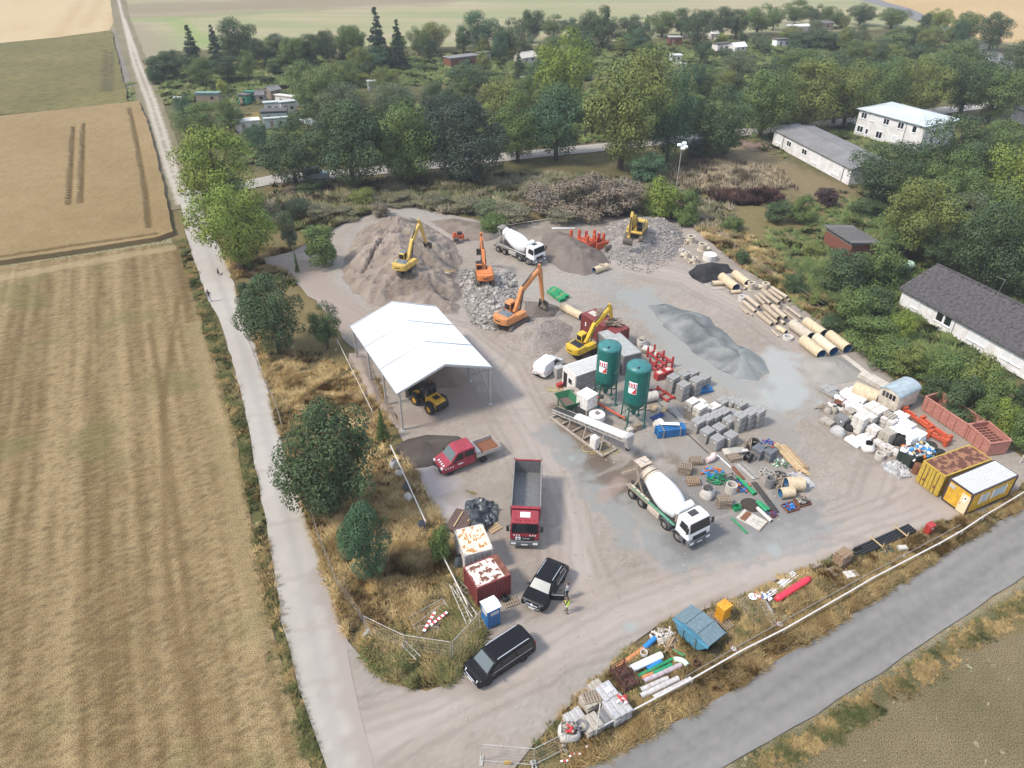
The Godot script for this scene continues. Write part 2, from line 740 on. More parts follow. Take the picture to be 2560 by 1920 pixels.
	s.paint([V(-141.36,-292.37),V(-93.63,-195.48)],2.6,Color(.12,.16,.06),.9,broad)
	s.paint([V(-100.58,-205.19),V(-93.32,-190.83)],5.0,Color(.14,.17,.06),.9,broad)
	struct(s.emit(poly,.0).done("fallow_strip",rough),"strip of ground","grey bare strip between the olive field and the track","ground")

	poly=ragged([V(-124.03,-173.12),V(-119.79,-176.8),V(-107.09,-183.8),V(-93.7,-191.73),V(-84.89,-175.36),V(-68.96,-142.56),V(-53.68,-109.79),V(-55.43,-107.58),V(-65.95,-102.57),V(-74.77,-98.55),V(-78.04,-97.26)],3.0,.4)
	s=sheet_for(poly,.32)
	for k in s.nz:
		for i in s.nx:
			var p:=s.at(i,k)
			var c:=soil(p,Color(.27,.195,.095),Color(.35,.265,.14),.9)
			s.col[k*s.nx+i]=c
			s.h[k*s.nx+i]=.62+.10*noise.get_noise_2d(p.x*4.0,p.y*4.0)
	for ln in [[V(-98.16,-168.14),V(-75.82,-121.31)],[V(-97.33,-171.16),V(-74.09,-121.99)],[V(-92.91,-185.06),V(-81.37,-161.46),V(-65.34,-127.81),V(-58.07,-111.57)],[V(-75.58,-99.96),V(-66.77,-104.24),V(-56,-109.01)]]:
		s.paint(ln,.5,Color(.12,.085,.035),.9,broad,.15,.35)
	no_grow.append(poly)
	struct(s.emit(poly,.0,.8).done("ripe_wheat_field",rough),"field","ripe golden wheat with dark tramlines beside the track","field")

	poly=ragged([V(-88.13,-92.65),V(-74.33,-97.78),V(-64.87,-101.77),V(-52.87,-106.92),V(-49.19,-100.9),V(-43.08,-89.22),V(-38.13,-79.42),V(-32.87,-69.19),V(-28.53,-59.91),V(-24.73,-51.54),V(-21.69,-44.56),V(-19.29,-38.66),V(-16.93,-33.21),V(-14.36,-28.22),V(-12.26,-23.93),V(-18.33,-18.7),V(-36.39,-22.09)],2.0,.5)
	s=sheet_for(poly,.3)
	var a:Vector2=V(-19.3,-41.02)
	var e:Vector2=V(-53.54,-113.18)
	var along:=(e-a).normalized()
	var across:=V(-along.y,along.x)
	for k in s.nz:
		for i in s.nx:
			var p:=s.at(i,k)
			var u:=(p-a).dot(across)
			var w:=(p-a).dot(along)
			var band:=broad.get_noise_2d(u*9.0,w*.22)
			var rows:=noise.get_noise_2d(u*7.0,w*.25)
			var cross:=noise.get_noise_2d(u*1.6,w*7.0)
			var drill:=sin(u*4.2+1.5*noise.get_noise_2d(w*.05,u*.1))
			var t:=.5+.75*band+.4*rows+.45*cross+.10*drill
			var c:=Color(.175,.122,.056).lerp(Color(.375,.29,.16),clampf(t,0,1))
			if noise.get_noise_2d(p.x*9.0,p.y*9.0)>.28:
				c=c.lerp(Color(.10,.08,.045),.5)
			c=c.lerp(Color(.15,.16,.06),clampf(1.6*broad.get_noise_2d(p.x*2.2+90.0,p.y*2.2)-.35,0,.4))
			s.col[k*s.nx+i]=c
			s.h[k*s.nx+i]=.05*rows+.03*cross
	s.paint([V(-72.36,-94.35),V(-61.9,-99.88),V(-52.14,-105.01)],1.6,Color(.42,.34,.20),.6,noise)
	s.paint([V(-45.26,-89.18),V(-36.8,-62.18),V(-28.81,-42.92),V(-20.73,-26.87)],.5,Color(.15,.10,.045),.6,noise)
	s.paint([V(-46.11,-81.62),V(-38.12,-65.52),V(-26.54,-40.46),V(-19.59,-25.34)],.5,Color(.15,.10,.045),.6,noise)
	s.paint([V(-40.39,-81.7),V(-26.11,-51.52),V(-18.5,-33.99)],1.3,Color(.40,.32,.18),.4,noise)
	struct(s.emit(poly,.0).done("stubble_field",rough),"field","mown straw-coloured stubble field filling the left side","field")

	poly=PackedVector2Array([V(-146.68,-302.16),V(-52.87,-106.92),V(-43.08,-89.22),V(-32.87,-69.19),V(-24.73,-51.54),V(-19.29,-38.66),V(-14.36,-28.22),V(-11.5,-22.27),V(-2.58,-18.81),V(39.74,-19.09),V(81.77,-56.06),V(153.56,-167.43),V(177.57,-269.86),V(159.56,-315.72),V(65.3,-293.44),V(-17.51,-272.15),V(-79.71,-269.68),V(-115.19,-257.08),V(-112.77,-237.1)])
	s=sheet_for(poly,.6)
	for k in s.nz:
		for i in s.nx:
			var p:=s.at(i,k)
			var c:=soil(p,Color(.085,.095,.04),Color(.17,.15,.075),1.3)
			if p.y>-140.0:
				c=soil(p,Color(.13,.12,.055),Color(.24,.19,.095),1.3)
			if p.y>-36 and p.x>12:
				c=soil(p,Color(.15,.13,.07),Color(.23,.19,.115),2.0)
			s.col[k*s.nx+i]=c
			s.h[k*s.nx+i]=.05*noise.get_noise_2d(p.x*3.0,p.y*3.0)
	var straw:=Color(.38,.265,.115)
	s.paint([V(-41.22,-100.24),V(-35.65,-101.14)],5.0,straw,.9,noise)
	s.paint([V(-24.19,-68.38),V(-19.5,-65.76),V(-16.44,-60.05)],4.5,straw,.9,noise)
	s.paint([V(-16.12,-49.16),V(-13.33,-43.07),V(-9.19,-38.3),V(-7.22,-36.99)],6.0,straw,.9,noise)
	s.paint([V(-10.76,-49.82),V(-8.85,-51.71),V(-6.59,-45.8)],4.0,straw,.8,noise)
	s.paint([V(-8.45,-32.9),V(-4.85,-34.1),V(-2.94,-37.03)],2.5,Color(.12,.13,.05),.7,noise)
	s.paint([V(29.31,-112.83),V(34.17,-102.35),V(37.53,-90.5),V(38,-80.53)],5.0,Color(.30,.21,.10),.85,noise)
	s.paint([V(42.15,-76.18),V(43.14,-73.11),V(45.14,-70.23)],3.0,Color(.27,.20,.10),.8,noise)
	s.paint([V(35.42,-134.81),V(41.47,-119),V(43.24,-109.38)],6.0,Color(.22,.19,.09),.8,noise)
	s.paint([V(47.33,-154.78),V(52.62,-140.38),V(57.99,-130.4)],9.0,Color(.25,.20,.12),.95,noise)
	s.paint([V(44.18,-157.91),V(50.9,-150.26)],5.0,Color(.24,.20,.12),.9,noise)
	s.paint([V(37.43,-136.12),V(44.49,-130.11)],5.5,Color(.28,.24,.16),.7,noise)
	s.paint([V(55.25,-82.53),V(56.78,-78.55),V(57.93,-72.32)],3.0,Color(.07,.10,.035),.9,noise)
	s.paint([V(-38.07,-131.98),V(-22.18,-133.56),V(-9.58,-137.68)],3.5,Color(.12,.145,.055),.9,noise)
	s.paint([V(-60.54,-180.89),V(-52.54,-188.86)],6.0,Color(.30,.23,.09),.8,noise)
	s.paint([V(-46.35,-223.61),V(-36.25,-226.97)],6.0,Color(.11,.14,.055),.8,noise)
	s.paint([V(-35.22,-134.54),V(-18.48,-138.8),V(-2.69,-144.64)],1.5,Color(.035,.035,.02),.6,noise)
	s.paint([V(5.44,-26.44),V(12.9,-30.49),V(20.78,-35.13),V(30.11,-41),V(41.22,-47.99)],2.2,Color(.25,.17,.075),.9,noise)
	s.paint([V(4.67,-28.37),V(10.22,-34.23),V(14.07,-36.32),V(22.1,-39.5),V(29.17,-43.49)],3.0,Color(.19,.155,.085),.8,noise)
	s.paint([V(12.99,-24.98),V(20.7,-28.66),V(26.4,-31.87),V(34.77,-36.72),V(42.12,-40.87)],.9,Color(.36,.31,.22),.8,noise)
	s.paint([V(14.84,-25.3),V(21.16,-28.16),V(26.84,-31.32),V(35.16,-36.09),V(42.46,-40.16)],1.1,Color(.09,.10,.04),.7,noise)
	s.paint([V(-52.92,-107.63),V(-42.46,-89.23),V(-29.52,-62.27),V(-21.84,-45.65),V(-17.14,-34),V(-12.12,-25.12)],1.6,Color(.12,.13,.05),.8,noise)
	s.paint([V(-107.39,-230.77),V(-75.83,-161.6),V(-58.98,-125.64)],4.0,Color(.17,.16,.08),.8,noise)
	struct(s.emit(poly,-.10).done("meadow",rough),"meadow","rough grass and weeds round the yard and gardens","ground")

	poly=ragged(strip([V(-188.01,-392.1),V(-156.17,-323.73),V(-110.07,-230.68),V(-88.11,-186.51),V(-75.83,-161.6),V(-63.02,-135.2),V(-56.15,-121.27)],6.5,4.6),4.0,.5)
	s=sheet_for(poly,.5)
	for k in s.nz:
		for i in s.nx:
			s.col[k*s.nx+i]=soil(s.at(i,k),Color(.17,.155,.09),Color(.27,.23,.15),2.0)
	s.paint([V(-180.62,-376.41),V(-114.14,-237.05),V(-93.16,-195.49),V(-78.4,-165.04),V(-67.12,-141.77),V(-57.91,-123.42)],.75,Color(.50,.46,.40),.95,noise)
	s.paint([V(-155.09,-323.78),V(-112.49,-237.11),V(-91.54,-195.54),V(-76.79,-165.08),V(-65.7,-141.8),V(-57.61,-125.66)],.75,Color(.50,.46,.40),.95,noise)
	no_grow.append(poly)
	struct(s.emit(poly,.02).done("farm_track",fine),"track","grassy farm track with two pale wheel ruts","track")
	poly=ragged([V(-10.99,-23.94),V(-12.52,-26.93),V(-14.21,-29.57),V(-15.66,-32.46),V(-17.44,-36.47),V(-19.3,-41.02),V(-21.55,-46.77),V(-24.63,-54.17),V(-27.96,-62.29),V(-31.9,-71.11),V(-36.99,-81.75),V(-41.46,-89.25),V(-47.42,-100.93),V(-53.32,-113.18),V(-59.17,-126.78),V(-58.69,-132.78),V(-52.27,-119.23),V(-48.2,-111.37),V(-42.44,-100.22),V(-37.09,-89.31),V(-31.73,-77.84),V(-27.73,-68.8),V(-24.13,-60.35),V(-21.61,-54.54),V(-18.97,-49.13),V(-16.79,-44.61),V(-14.8,-40.1),V(-12.68,-35.67),V(-10.67,-30.3),V(-8.24,-23.96)],1.5,.22)
	s=sheet_for(poly,.35)
	for k in s.nz:
		for i in s.nx:
			s.col[k*s.nx+i]=soil(s.at(i,k),Color(.43,.405,.375),Color(.52,.49,.455),1.6)
	s.paint([V(-52.71,-117.16),V(-41.82,-94.86),V(-33.15,-77.27),V(-27.07,-63.95),V(-21.97,-52.21),V(-17.98,-43.03),V(-14.59,-34.82),V(-10.79,-25.13)],.55,Color(.40,.385,.365),.7,noise)
	for q in [[V(-24.17,-53.5),V(-21.35,-54.07)],[V(-21.35,-46.49),V(-18.14,-47.37)],[V(-18.89,-40.3),V(-15.23,-41.05)],[V(-16.89,-35.42),V(-12.94,-36.08)],[V(-27.67,-62.29),V(-25.01,-62.9)],[V(-15.03,-30.98),V(-11.18,-31.67)]]:
		s.paint(q,.35,Color(.36,.33,.30),.45,noise)
	s.paint([V(-17.91,-36.9),V(-14.86,-30.27),V(-11.83,-25.13)],.7,Color(.30,.28,.25),.5,noise)
	no_grow.append(poly)
	s.paint([V(-15.13,-40.57),V(-13.02,-36.51),V(-10.8,-31.01),V(-8.24,-23.96)],1.8,Color(.385,.345,.315),1.0,noise,.9)
	struct(s.emit(poly,.035).done("gravel_road",fine),"road","pale gravel road curving between the stubble and the yard","road")
	poly=ragged(strip([V(-57.77,-125.21),V(-51.54,-131.7),V(-44.39,-136.65),V(-23.43,-142.76),V(1.94,-152.14),V(34.33,-163.36),V(61.58,-173.49),V(87.71,-182.93),V(123.1,-197.18)],5.0,5.0),3.0,.3)
	s=sheet_for(poly,1.0)
	for k in s.nz:
		for i in s.nx:
			s.col[k*s.nx+i]=soil(s.at(i,k),Color(.40,.38,.355),Color(.47,.45,.42),2.0)
	no_grow.append(poly)
	struct(s.emit(poly,.03).done("lane",fine),"lane","pale lane under the trees behind the yard","road")
	poly=PackedVector2Array([V(48.12,-163.45),V(56.5,-165.41),V(56.17,-159.02),V(49.97,-155.64)])
	s=sheet_for(poly,1.0)
	s.col.fill(Color(.27,.19,.165))
	struct(s.emit(poly,.025).done("paved_yard",fine),"paving","small reddish paved area beside the low white building","paving")

	poly=ragged([V(2.33,-24.03),V(5.05,-25.37),V(12.64,-29.17),V(20.32,-33.61),V(29.34,-39.11),V(37.27,-44.09),V(48.52,-50.57),V(59.29,-56.5),V(54.56,-48.13),V(43.77,-42.41),V(35.05,-37.29),V(26.6,-32.36),V(20.85,-29.1),V(13.65,-25.32),V(10.03,-23.24)],2.0,.25)
	s=sheet_for(poly,.35)
	var ra:Vector2=V(5.05,-25.37)
	var rb:Vector2=V(37.27,-44.09)
	var rd:=(rb-ra).normalized()
	for k in s.nz:
		for i in s.nx:
			var p:=s.at(i,k)
			var u:=(p-ra).dot(V(-rd.y,rd.x))
			var w:=(p-ra).dot(rd)
			var t:=.5+.6*noise.get_noise_2d(u*3.0,w*.12)+.35*noise.get_noise_2d(p.x*4.0,p.y*4.0)+.4*broad.get_noise_2d(u*4.0,w*.5)
			s.col[k*s.nx+i]=Color(.185,.185,.183).lerp(Color(.30,.295,.285),clampf(t,0,1))
	no_grow.append(poly)
	struct(s.emit(poly,.03).done("asphalt_road",fine),"road","worn grey asphalt road along the bottom right","road")

	build_yard(fine)

func build_yard(fine:Material):
	var poly:=ragged([V(-10.56,-23.94),V(-13.73,-34.03),V(-15,-38.25),V(-14.79,-39.86),V(-12.98,-36.3),V(-10.7,-33.27),V(-8.24,-31.4),V(-5.55,-30.7),V(-3.81,-31.36),V(-2.59,-33.34),V(-2,-35.76),V(-2.72,-40.21),V(-4.44,-43.68),V(-6.79,-48.07),V(-9.14,-54.34),V(-11.21,-59.35),V(-12.96,-64.13),V(-16.52,-72.3),V(-20.68,-78.55),V(-24.76,-85.6),V(-33.26,-97.25),V(-37.71,-101.1),V(-33.03,-104.5),V(-28.12,-115.62),V(-20.09,-124.19),V(-8.43,-118.02),V(-.65,-114.57),V(10.21,-118.38),V(14.88,-118.48),V(24.51,-120.33),V(29.13,-115.73),V(31.96,-104.81),V(35.26,-96.14),V(38.17,-88.51),V(42,-77.25),V(44.33,-68.36),V(47.41,-64.04),V(49.2,-60.84),V(50.65,-55.02),V(48.42,-52.66),V(42.78,-48.59),V(39.61,-48.09),V(35.87,-46.23),V(31.34,-44.03),V(27.11,-43.21),V(25.21,-42.18),V(22.23,-41.17),V(18.28,-39.01),V(14.33,-37.62),V(11.27,-36.51),V(8.07,-33.43),V(5.49,-30.79),V(3.44,-28.86),V(1.51,-26.73),V(-.57,-24.01)],1.6,.7)
	no_grow.append(poly)
	var s:=sheet_for(poly,.24)
	for k in s.nz:
		for i in s.nx:
			var p:=s.at(i,k)
			var c:=soil(p,Color(.30,.262,.228),Color(.395,.352,.315),2.2)
			c=c.lerp(Color(.36,.35,.33),clampf(1.5*broad.get_noise_2d(p.x*1.6+40.0,p.y*1.6),0,.6))
			var speck:=noise.get_noise_2d(p.x*12.0,p.y*12.0)
			c=c*(1.0+.22*speck) if absf(speck)>.12 else c
			c.a=1.0
			s.col[k*s.nx+i]=c
			s.h[k*s.nx+i]=.02*noise.get_noise_2d(p.x*2.0,p.y*2.0)
	var pink:=Color(.405,.352,.32)
	var grey:=Color(.30,.315,.315)
	var bluish:=Color(.275,.295,.295)
	var pale:=Color(.47,.42,.39)
	var dark:=Color(.15,.115,.09)
	for ln in [[V(-9.17,-26.96),V(-3.26,-30.36),V(3.4,-34.98),V(10.85,-38.48),V(23.29,-43.43),V(33.39,-49.08),V(38.74,-55.57),V(37.33,-72.05),V(32.3,-85.22),V(24.63,-95.96),V(13.3,-101.99)],[V(5.54,-40.77),V(4.85,-48.78),V(2.11,-58.75),V(-1.4,-71.52),V(-6.18,-79.89),V(-12.34,-83.32),V(-20.45,-82),V(-25.31,-88.17)],[V(18.87,-41.38),V(32.44,-46.76),V(40.43,-49.76)]]:
		s.paint(ln,3.6,pink,.7,noise,.6)
		s.paint(ln,1.4,pale,.35,noise,.9)
		for k in 4:
			var off:=-2.6+k*1.6+.5*sin(k*5.1)
			for w in [.0,.9]:
				var tr:=[]
				for j in ln.size()-1:
					var d:Vector2=(ln[j+1]-ln[j]).normalized().orthogonal()
					for e in 3:
						tr.append(ln[j].lerp(ln[j+1],e/3.0)+d*(off+w+.5*sin(j*1.7+e+k)))
				s.paint(tr,.26,[Color(.25,.215,.19),Color(.46,.42,.385),Color(.29,.25,.225)][k%3],.4,noise,1.3,.006)
	s.paint([V(18.29,-88.85),V(14.05,-90.13),V(12.04,-95.76)],3.2,grey,.5,noise,.8)
	s.paint([V(17.22,-90.18),V(18.93,-85.02),V(21.04,-76.95),V(24.37,-71.87),V(27.66,-68.14),V(29.99,-67.27)],4.2,Color(.33,.35,.345),.85,noise,.7)
	s.paint([V(31.73,-74.99),V(31.02,-67.29),V(27.71,-64.64)],3.0,Color(.42,.45,.45),.8,noise,.8)
	s.paint([V(4.49,-59.53),V(7.4,-54.53),V(9.09,-49.42),V(11.07,-45.43),V(14.3,-43.34)],2.6,bluish,.8,noise,.8)
	s.paint([V(9.58,-50.04),V(11.96,-45.99),V(15.57,-43.88),V(20.43,-44.45),V(26.72,-46.7)],2.6,grey,.75,noise,.8)
	s.paint([V(14.88,-44.4),V(18.3,-45.51)],2.4,Color(.20,.20,.20),.75,noise,.7)
	s.paint([V(17.32,-52.64),V(18.95,-48.34),V(24.97,-48.99)],3.6,Color(.23,.23,.235),.75,noise,.7)
	s.paint([V(14.57,-57.42),V(22.39,-55.38),V(27.35,-56.85),V(27.23,-62.97)],3.0,Color(.30,.29,.275),.7,noise,.7)
	s.paint([V(5.2,-64.35),V(6.43,-60.33),V(8.45,-56.28)],1.6,Color(.19,.145,.11),.85,noise,.7)
	s.paint([V(8.36,-55.23),V(10.23,-51.92),V(12.43,-55.27)],2.0,dark,.8,noise,.8)
	s.paint([V(8.37,-50.64),V(10.3,-52.57)],1.0,Color(.36,.28,.24),.7,noise,.8)
	s.paint([V(15.32,-56.35),V(17.58,-53.97)],1.0,Color(.20,.16,.12),.7,noise,.8)
	s.paint([V(15.42,-62.82),V(16.56,-58.18)],1.6,Color(.34,.30,.26),.7,noise,.8)
	s.paint([V(-7.74,-53.68),V(-5.26,-49.88),V(-3.89,-48.1)],2.3,Color(.42,.385,.385),.9,noise,.5)
	s.paint([V(-5.3,-50.49),V(-.62,-51.8)],1.5,Color(.31,.27,.23),.6,noise,.9,.05)
	s.paint([V(-4.05,-51.13),V(-1.85,-49.31)],.6,Color(.26,.22,.19),.6,noise,.9,.06)
	s.paint([V(-11.51,-62.49),V(-8.5,-61.72)],1.6,Color(.31,.255,.225),.8,noise,.7)
	s.paint([V(-5.41,-66.82),V(-2.77,-64.25)],3.0,Color(.28,.24,.215),.7,noise,.7)
	s.paint([V(-4.08,-44.21),V(-.98,-47.55)],1.5,Color(.27,.24,.215),.5,noise,.7)
	s.paint([V(-8.54,-36.12),V(-4.61,-31.07),V(-1.66,-30.73)],1.3,Color(.33,.29,.26),.7,noise,.7)
	s.paint([V(35.58,-70.1),V(40.57,-72.09)],3.0,Color(.40,.385,.355),.8,noise,.6)
	s.paint([V(10.94,-83.67),V(12.94,-80.16)],2.4,Color(.30,.27,.25),.6,noise,.8)
	s.paint([V(-31.45,-98.05),V(-24.34,-89.52),V(-20.45,-82)],3.0,Color(.34,.285,.25),.7,noise,.7)
	s.paint([V(-3.72,-116.09),V(-.63,-112.27),V(9.82,-112.46)],2.5,Color(.23,.20,.17),.7,noise,.7)
	for st in [[V(5.92,-55.89),.5],[V(21.32,-38.13),.6],[V(9.08,-36.07),.9],[V(22.26,-43.94),.9],[V(21.76,-54.69),.7]]:
		s.paint([st[0]],st[1],Color(.36,.40,.40),.8,noise,.7)
	for k in 70:
		var h:=fposmod(sin(k*12.9898)*43758.5453,1.0)
		var g:=fposmod(sin(k*78.233)*12543.123,1.0)
		var p:=V(lerpf(-8,34,h),lerpf(-30,-75,g))
		var dir:=V(cos(h*31.0),sin(h*31.0))*lerpf(1.5,5.0,g)
		s.paint([p,p+dir,p+dir*1.6+V(dir.y,-dir.x)*.4],.28,soil(p,Color(.27,.23,.205),Color(.47,.43,.40),9.0),.5,noise,.9,.01)
	struct(s.emit(poly,.015).done("yard_ground",fine),"yard ground","trodden pinkish gravel of the builder's yard with blue-grey streaks","ground")

# ---------------------------------------------------------------- heaps
func heap(called:String,text:String,category:String,outline:Array,slope:float,hmax:float,c0:Color,c1:Color,material:Material,step:=.3,lumps:=.15,wob:=.4,cuts:=[])->Sheet:
	var poly:=ragged(outline,1.0,wob,hash(called)%40)
	var s:=sheet_for(poly,step)
	for k in s.nz:
		for i in s.nx:
			var p:=s.at(i,k)
			var q:=k*s.nx+i
			var d:=1e9
			for j in poly.size():
				d=minf(d,p.distance_squared_to(Geometry2D.get_closest_point_to_segment(p,poly[j],poly[(j+1)%poly.size()])))
			d=sqrt(d)
			if not Geometry2D.is_point_in_polygon(p,poly):
				d=-d
			var n:=noise.get_noise_2d(p.x*1.5,p.y*1.5)
			var h:=d*slope*(1.0+.35*broad.get_noise_2d(p.x*5.0,p.y*5.0))
			h=hmax*1.5*(1.0-exp(-maxf(h,0)/(hmax*1.5)))
			var gully:=1.0-absf(broad.get_noise_2d(p.x*7.0,p.y*7.0))*2.0
			s.h[q]=h*(.86+.2*gully)+lumps*n*clampf(d,0,1)
			s.col[q]=c0.lerp(c1,clampf(.5+.7*n+.6*broad.get_noise_2d(p.x*4.0,p.y*4.0),0,1))
	for c in cuts:
		s.paint(c[0],c[1],c[2],.75,noise,.5,c[3])
	var o:=s.emit(poly,.02,.1).done(called,material)
	top(o,called)
	label(o,text,category)
	heaps[called]=s
	return s

func build_heaps():
	var fine:Material=M["fine_ground"]
	var rough:Material=M["rough_ground"]
	big_heap=heap("earth_heap","tall brown earth heap with a dug scar, yellow digger on its flank","earth heap",
		[V(-25.22,-101.32),V(-24.3,-95.15),V(-21.71,-90.65),V(-19,-87.61),V(-15.08,-86),V(-10.72,-85.06),V(-7.36,-84.62),V(-6.76,-89.8),V(-8.08,-95.42),V(-7.32,-101.63),V(-8.86,-107.01),V(-11.8,-112.06),V(-15.52,-115.47),V(-20.57,-116.17),V(-24.79,-111.81)],
		.72,4.6,Color(.235,.195,.165),Color(.37,.315,.275),fine,.22,.55,.8,[[[V(-20.34,-95.91),V(-20.12,-98.06),V(-19.5,-102.06),V(-18,-103.74)],.7,Color(.16,.13,.11),.9],[[V(-21.13,-94.37),V(-20.27,-96.34)],.5,Color(.17,.14,.12),.5],[[V(-16.23,-88.72),V(-12.58,-89.6),V(-8.55,-87.9)],1.6,Color(.19,.155,.13),.35],[[V(-15.65,-104.38),V(-12.94,-102.96),V(-11.15,-101.5)],1.5,Color(.34,.30,.25),-.3]])
	heap("dark_sand_heap","dark grey-brown sand heap between the far mixer truck and orange frames","sand heap",
		[V(4.34,-108.67),V(4.84,-101.84),V(7.2,-97.93),V(10.23,-96.32),V(12.92,-98.03),V(14.46,-101.2),V(13.54,-104.48),V(11.19,-108.8),V(7.91,-111.49),V(4.94,-111.43)],
		.65,3.0,Color(.165,.14,.125),Color(.23,.20,.18),fine,.3,.12)
	heap("rubble_heap","grey broken rubble heap under the yellow digger at the far fence","rubble heap",
		[V(13.11,-111.58),V(13.54,-104.48),V(16.23,-100.43),V(19.93,-100.02),V(24.21,-103),V(27.11,-109.09),V(27.41,-114.72),V(25.6,-117.46),V(21.96,-119.03),V(16.22,-116.48)],
		.5,2.2,Color(.22,.215,.21),Color(.35,.33,.32),M["rough_ground"],.3,.3)
	heap("concrete_rubble_heap","pale broken concrete heap between the two orange diggers","rubble heap",
		[V(-8.08,-95.42),V(-6.61,-87.16),V(-5.14,-82.23),V(-2.44,-80.86),V(.18,-83.51),V(.79,-89.92),V(.15,-95.56),V(-3.22,-98.07),V(-5.93,-98.48)],
		.4,1.3,Color(.24,.23,.22),Color(.34,.33,.31),rough,.3,.3)
	heap("gravel_heap","rounded reddish-grey gravel heap behind the small white van","gravel heap",
		[V(-1.83,-79.38),V(-.37,-76.44),V(2.4,-74.38),V(4.89,-74.83),V(6.89,-77.84),V(7.54,-81.82),V(5.85,-83.59),V(2.57,-83.54),V(-.11,-81.71)],
		.6,2.2,Color(.28,.245,.225),Color(.38,.34,.32),rough,.3,.12)
	heap("stone_dust_heap","long blue-grey crushed stone heap in the middle of the yard","stone heap",
		[V(18.25,-87.25),V(18.69,-84.12),V(19.93,-80.87),V(21.37,-76.99),V(23.04,-73.62),V(24.65,-71.17),V(26.72,-69.89),V(28.87,-70.51),V(29.75,-72.71),V(28.87,-75.5),V(27.65,-77.89),V(26.43,-81.25),V(25.38,-84.53),V(23.11,-86.05),V(20.4,-88.1)],
		.42,1.6,Color(.13,.145,.155),Color(.29,.31,.31),fine,.25,.3,.9)
	heap("stone_chip_heap","paler cone of crushed stone at the near end of the long heap","stone heap",[V(24.59,-74.4),V(24.29,-71.89),V(25.75,-70.23),V(28.01,-69.79),V(29.68,-71.48),V(29.7,-74.47),V(28.51,-76.82),V(26.53,-76.79)],.5,2.0,Color(.22,.245,.25),Color(.31,.335,.335),fine,.25,.12,.5)
	heap("black_soil_heap","low heap of black shredded material beside the cream pipe fittings","soil heap",
		[V(25.55,-97.9),V(25.78,-95.65),V(26.79,-94.21),V(28.55,-94.78),V(30.34,-96.84),V(32.13,-98.01),V(31.67,-100.34),V(29.48,-101.3),V(27.2,-100.26)],
		.5,1.1,Color(.022,.023,.026),Color(.06,.062,.068),rough,.22,.35)
	heap("grey_sand_heap","low smooth grey sand heap below the large cream pipes","sand heap",
		[V(34.12,-74.4),V(33.92,-71.65),V(34.46,-69.29),V(36.14,-68.85),V(38.24,-69.57),V(40.55,-70.78),V(40.31,-72.97),V(39.37,-74.86),V(36.87,-75.22)],
		.42,1.3,Color(.32,.31,.285),Color(.38,.365,.34),fine,.25,.06)
	heap("wet_sand_heap","dark wet sand heap beside the red crew-cab pickup","sand heap",
		[V(-11.64,-57.55),V(-10.78,-55.77),V(-9.58,-54.23),V(-8.02,-54.25),V(-6.74,-55.03),V(-5.49,-56.54),V(-4.57,-58.46),V(-5.44,-59.3),V(-6.99,-59.47),V(-8.74,-59.26),V(-10.3,-58.49)],
		.5,1.5,Color(.085,.072,.065),Color(.125,.108,.098),fine,.25,.06)
	heap("tent_sand_heap","brown sand heap at the back of the white tent","sand heap",
		[V(-11.83,-69.14),V(-10.31,-68.32),V(-8.38,-67.85),V(-6.04,-68.04),V(-4.69,-69.41),V(-4.99,-71.49),V(-6.85,-72.91),V(-9.85,-73.23),V(-11.66,-71.76)],
		.5,1.8,Color(.23,.19,.165),Color(.30,.25,.22),fine,.3,.1)
	heap("tent_earth_bank","earth bank along the open left side of the white tent","earth bank",
		[V(-19.22,-73.47),V(-17.88,-70.97),V(-16.58,-67.91),V(-15.14,-65.34),V(-13.45,-62.61),V(-11.72,-60.31),V(-11.32,-60.6),V(-12.93,-63.97),V(-14.27,-66.3),V(-14.92,-68.76),V(-15.84,-70.99),V(-16.54,-73.51),V(-18.05,-74.8),V(-19.5,-74.97)],
		.6,1.1,Color(.30,.25,.22),Color(.40,.345,.31),fine,.25,.2)
	heap("brown_earth_mound","dark earth mound at the dug edge under the side-on orange digger","earth heap",
		[V(1.52,-88.62),V(1.79,-84.79),V(3.25,-82.98),V(2.62,-83.88),V(5.48,-84.23),V(6.51,-86.75),V(4.87,-88.02),V(2.55,-88.31)],
		.4,.7,Color(.14,.12,.105),Color(.22,.19,.17),rough,.3,.15)
	heap("back_earth_bank","weedy earth bank behind the big earth heap","earth bank",
		[V(-7.86,-108.45),V(-3.51,-108.53),V(-1.36,-111.31),V(-4.45,-115.09),V(-9.95,-117.58),V(-13.69,-116.3),V(-11.05,-112.07)],
		.4,1.4,Color(.20,.165,.14),Color(.28,.24,.21),rough,.4,.3)
	scatter_stones("broken_concrete","pieces of broken concrete lying on the pale rubble heap",[V(-7.85,-96.92),V(-6.3,-87.16),V(-4.81,-81.64),V(-2.43,-80.51),V(.3,-83.51),V(1.11,-89.92),V(.15,-97.05),V(-3.9,-98.52)],1500,.14,.75,[Color(.36,.355,.345),Color(.27,.265,.26),Color(.43,.42,.41),Color(.21,.20,.19)],heaps["concrete_rubble_heap"])
	scatter_stones("broken_stone","pieces of broken stone lying on the grey rubble heap",[V(13.11,-111.58),V(13.49,-103.98),V(16.04,-98.86),V(19.5,-97.08),V(23.93,-101.36),V(27.11,-109.09),V(27.41,-114.72),V(25.67,-117.87),V(22.02,-119.44),V(16.22,-116.48)],1700,.15,.45,[Color(.34,.32,.315),Color(.24,.23,.23),Color(.42,.39,.37),Color(.28,.24,.22)],heaps["rubble_heap"])
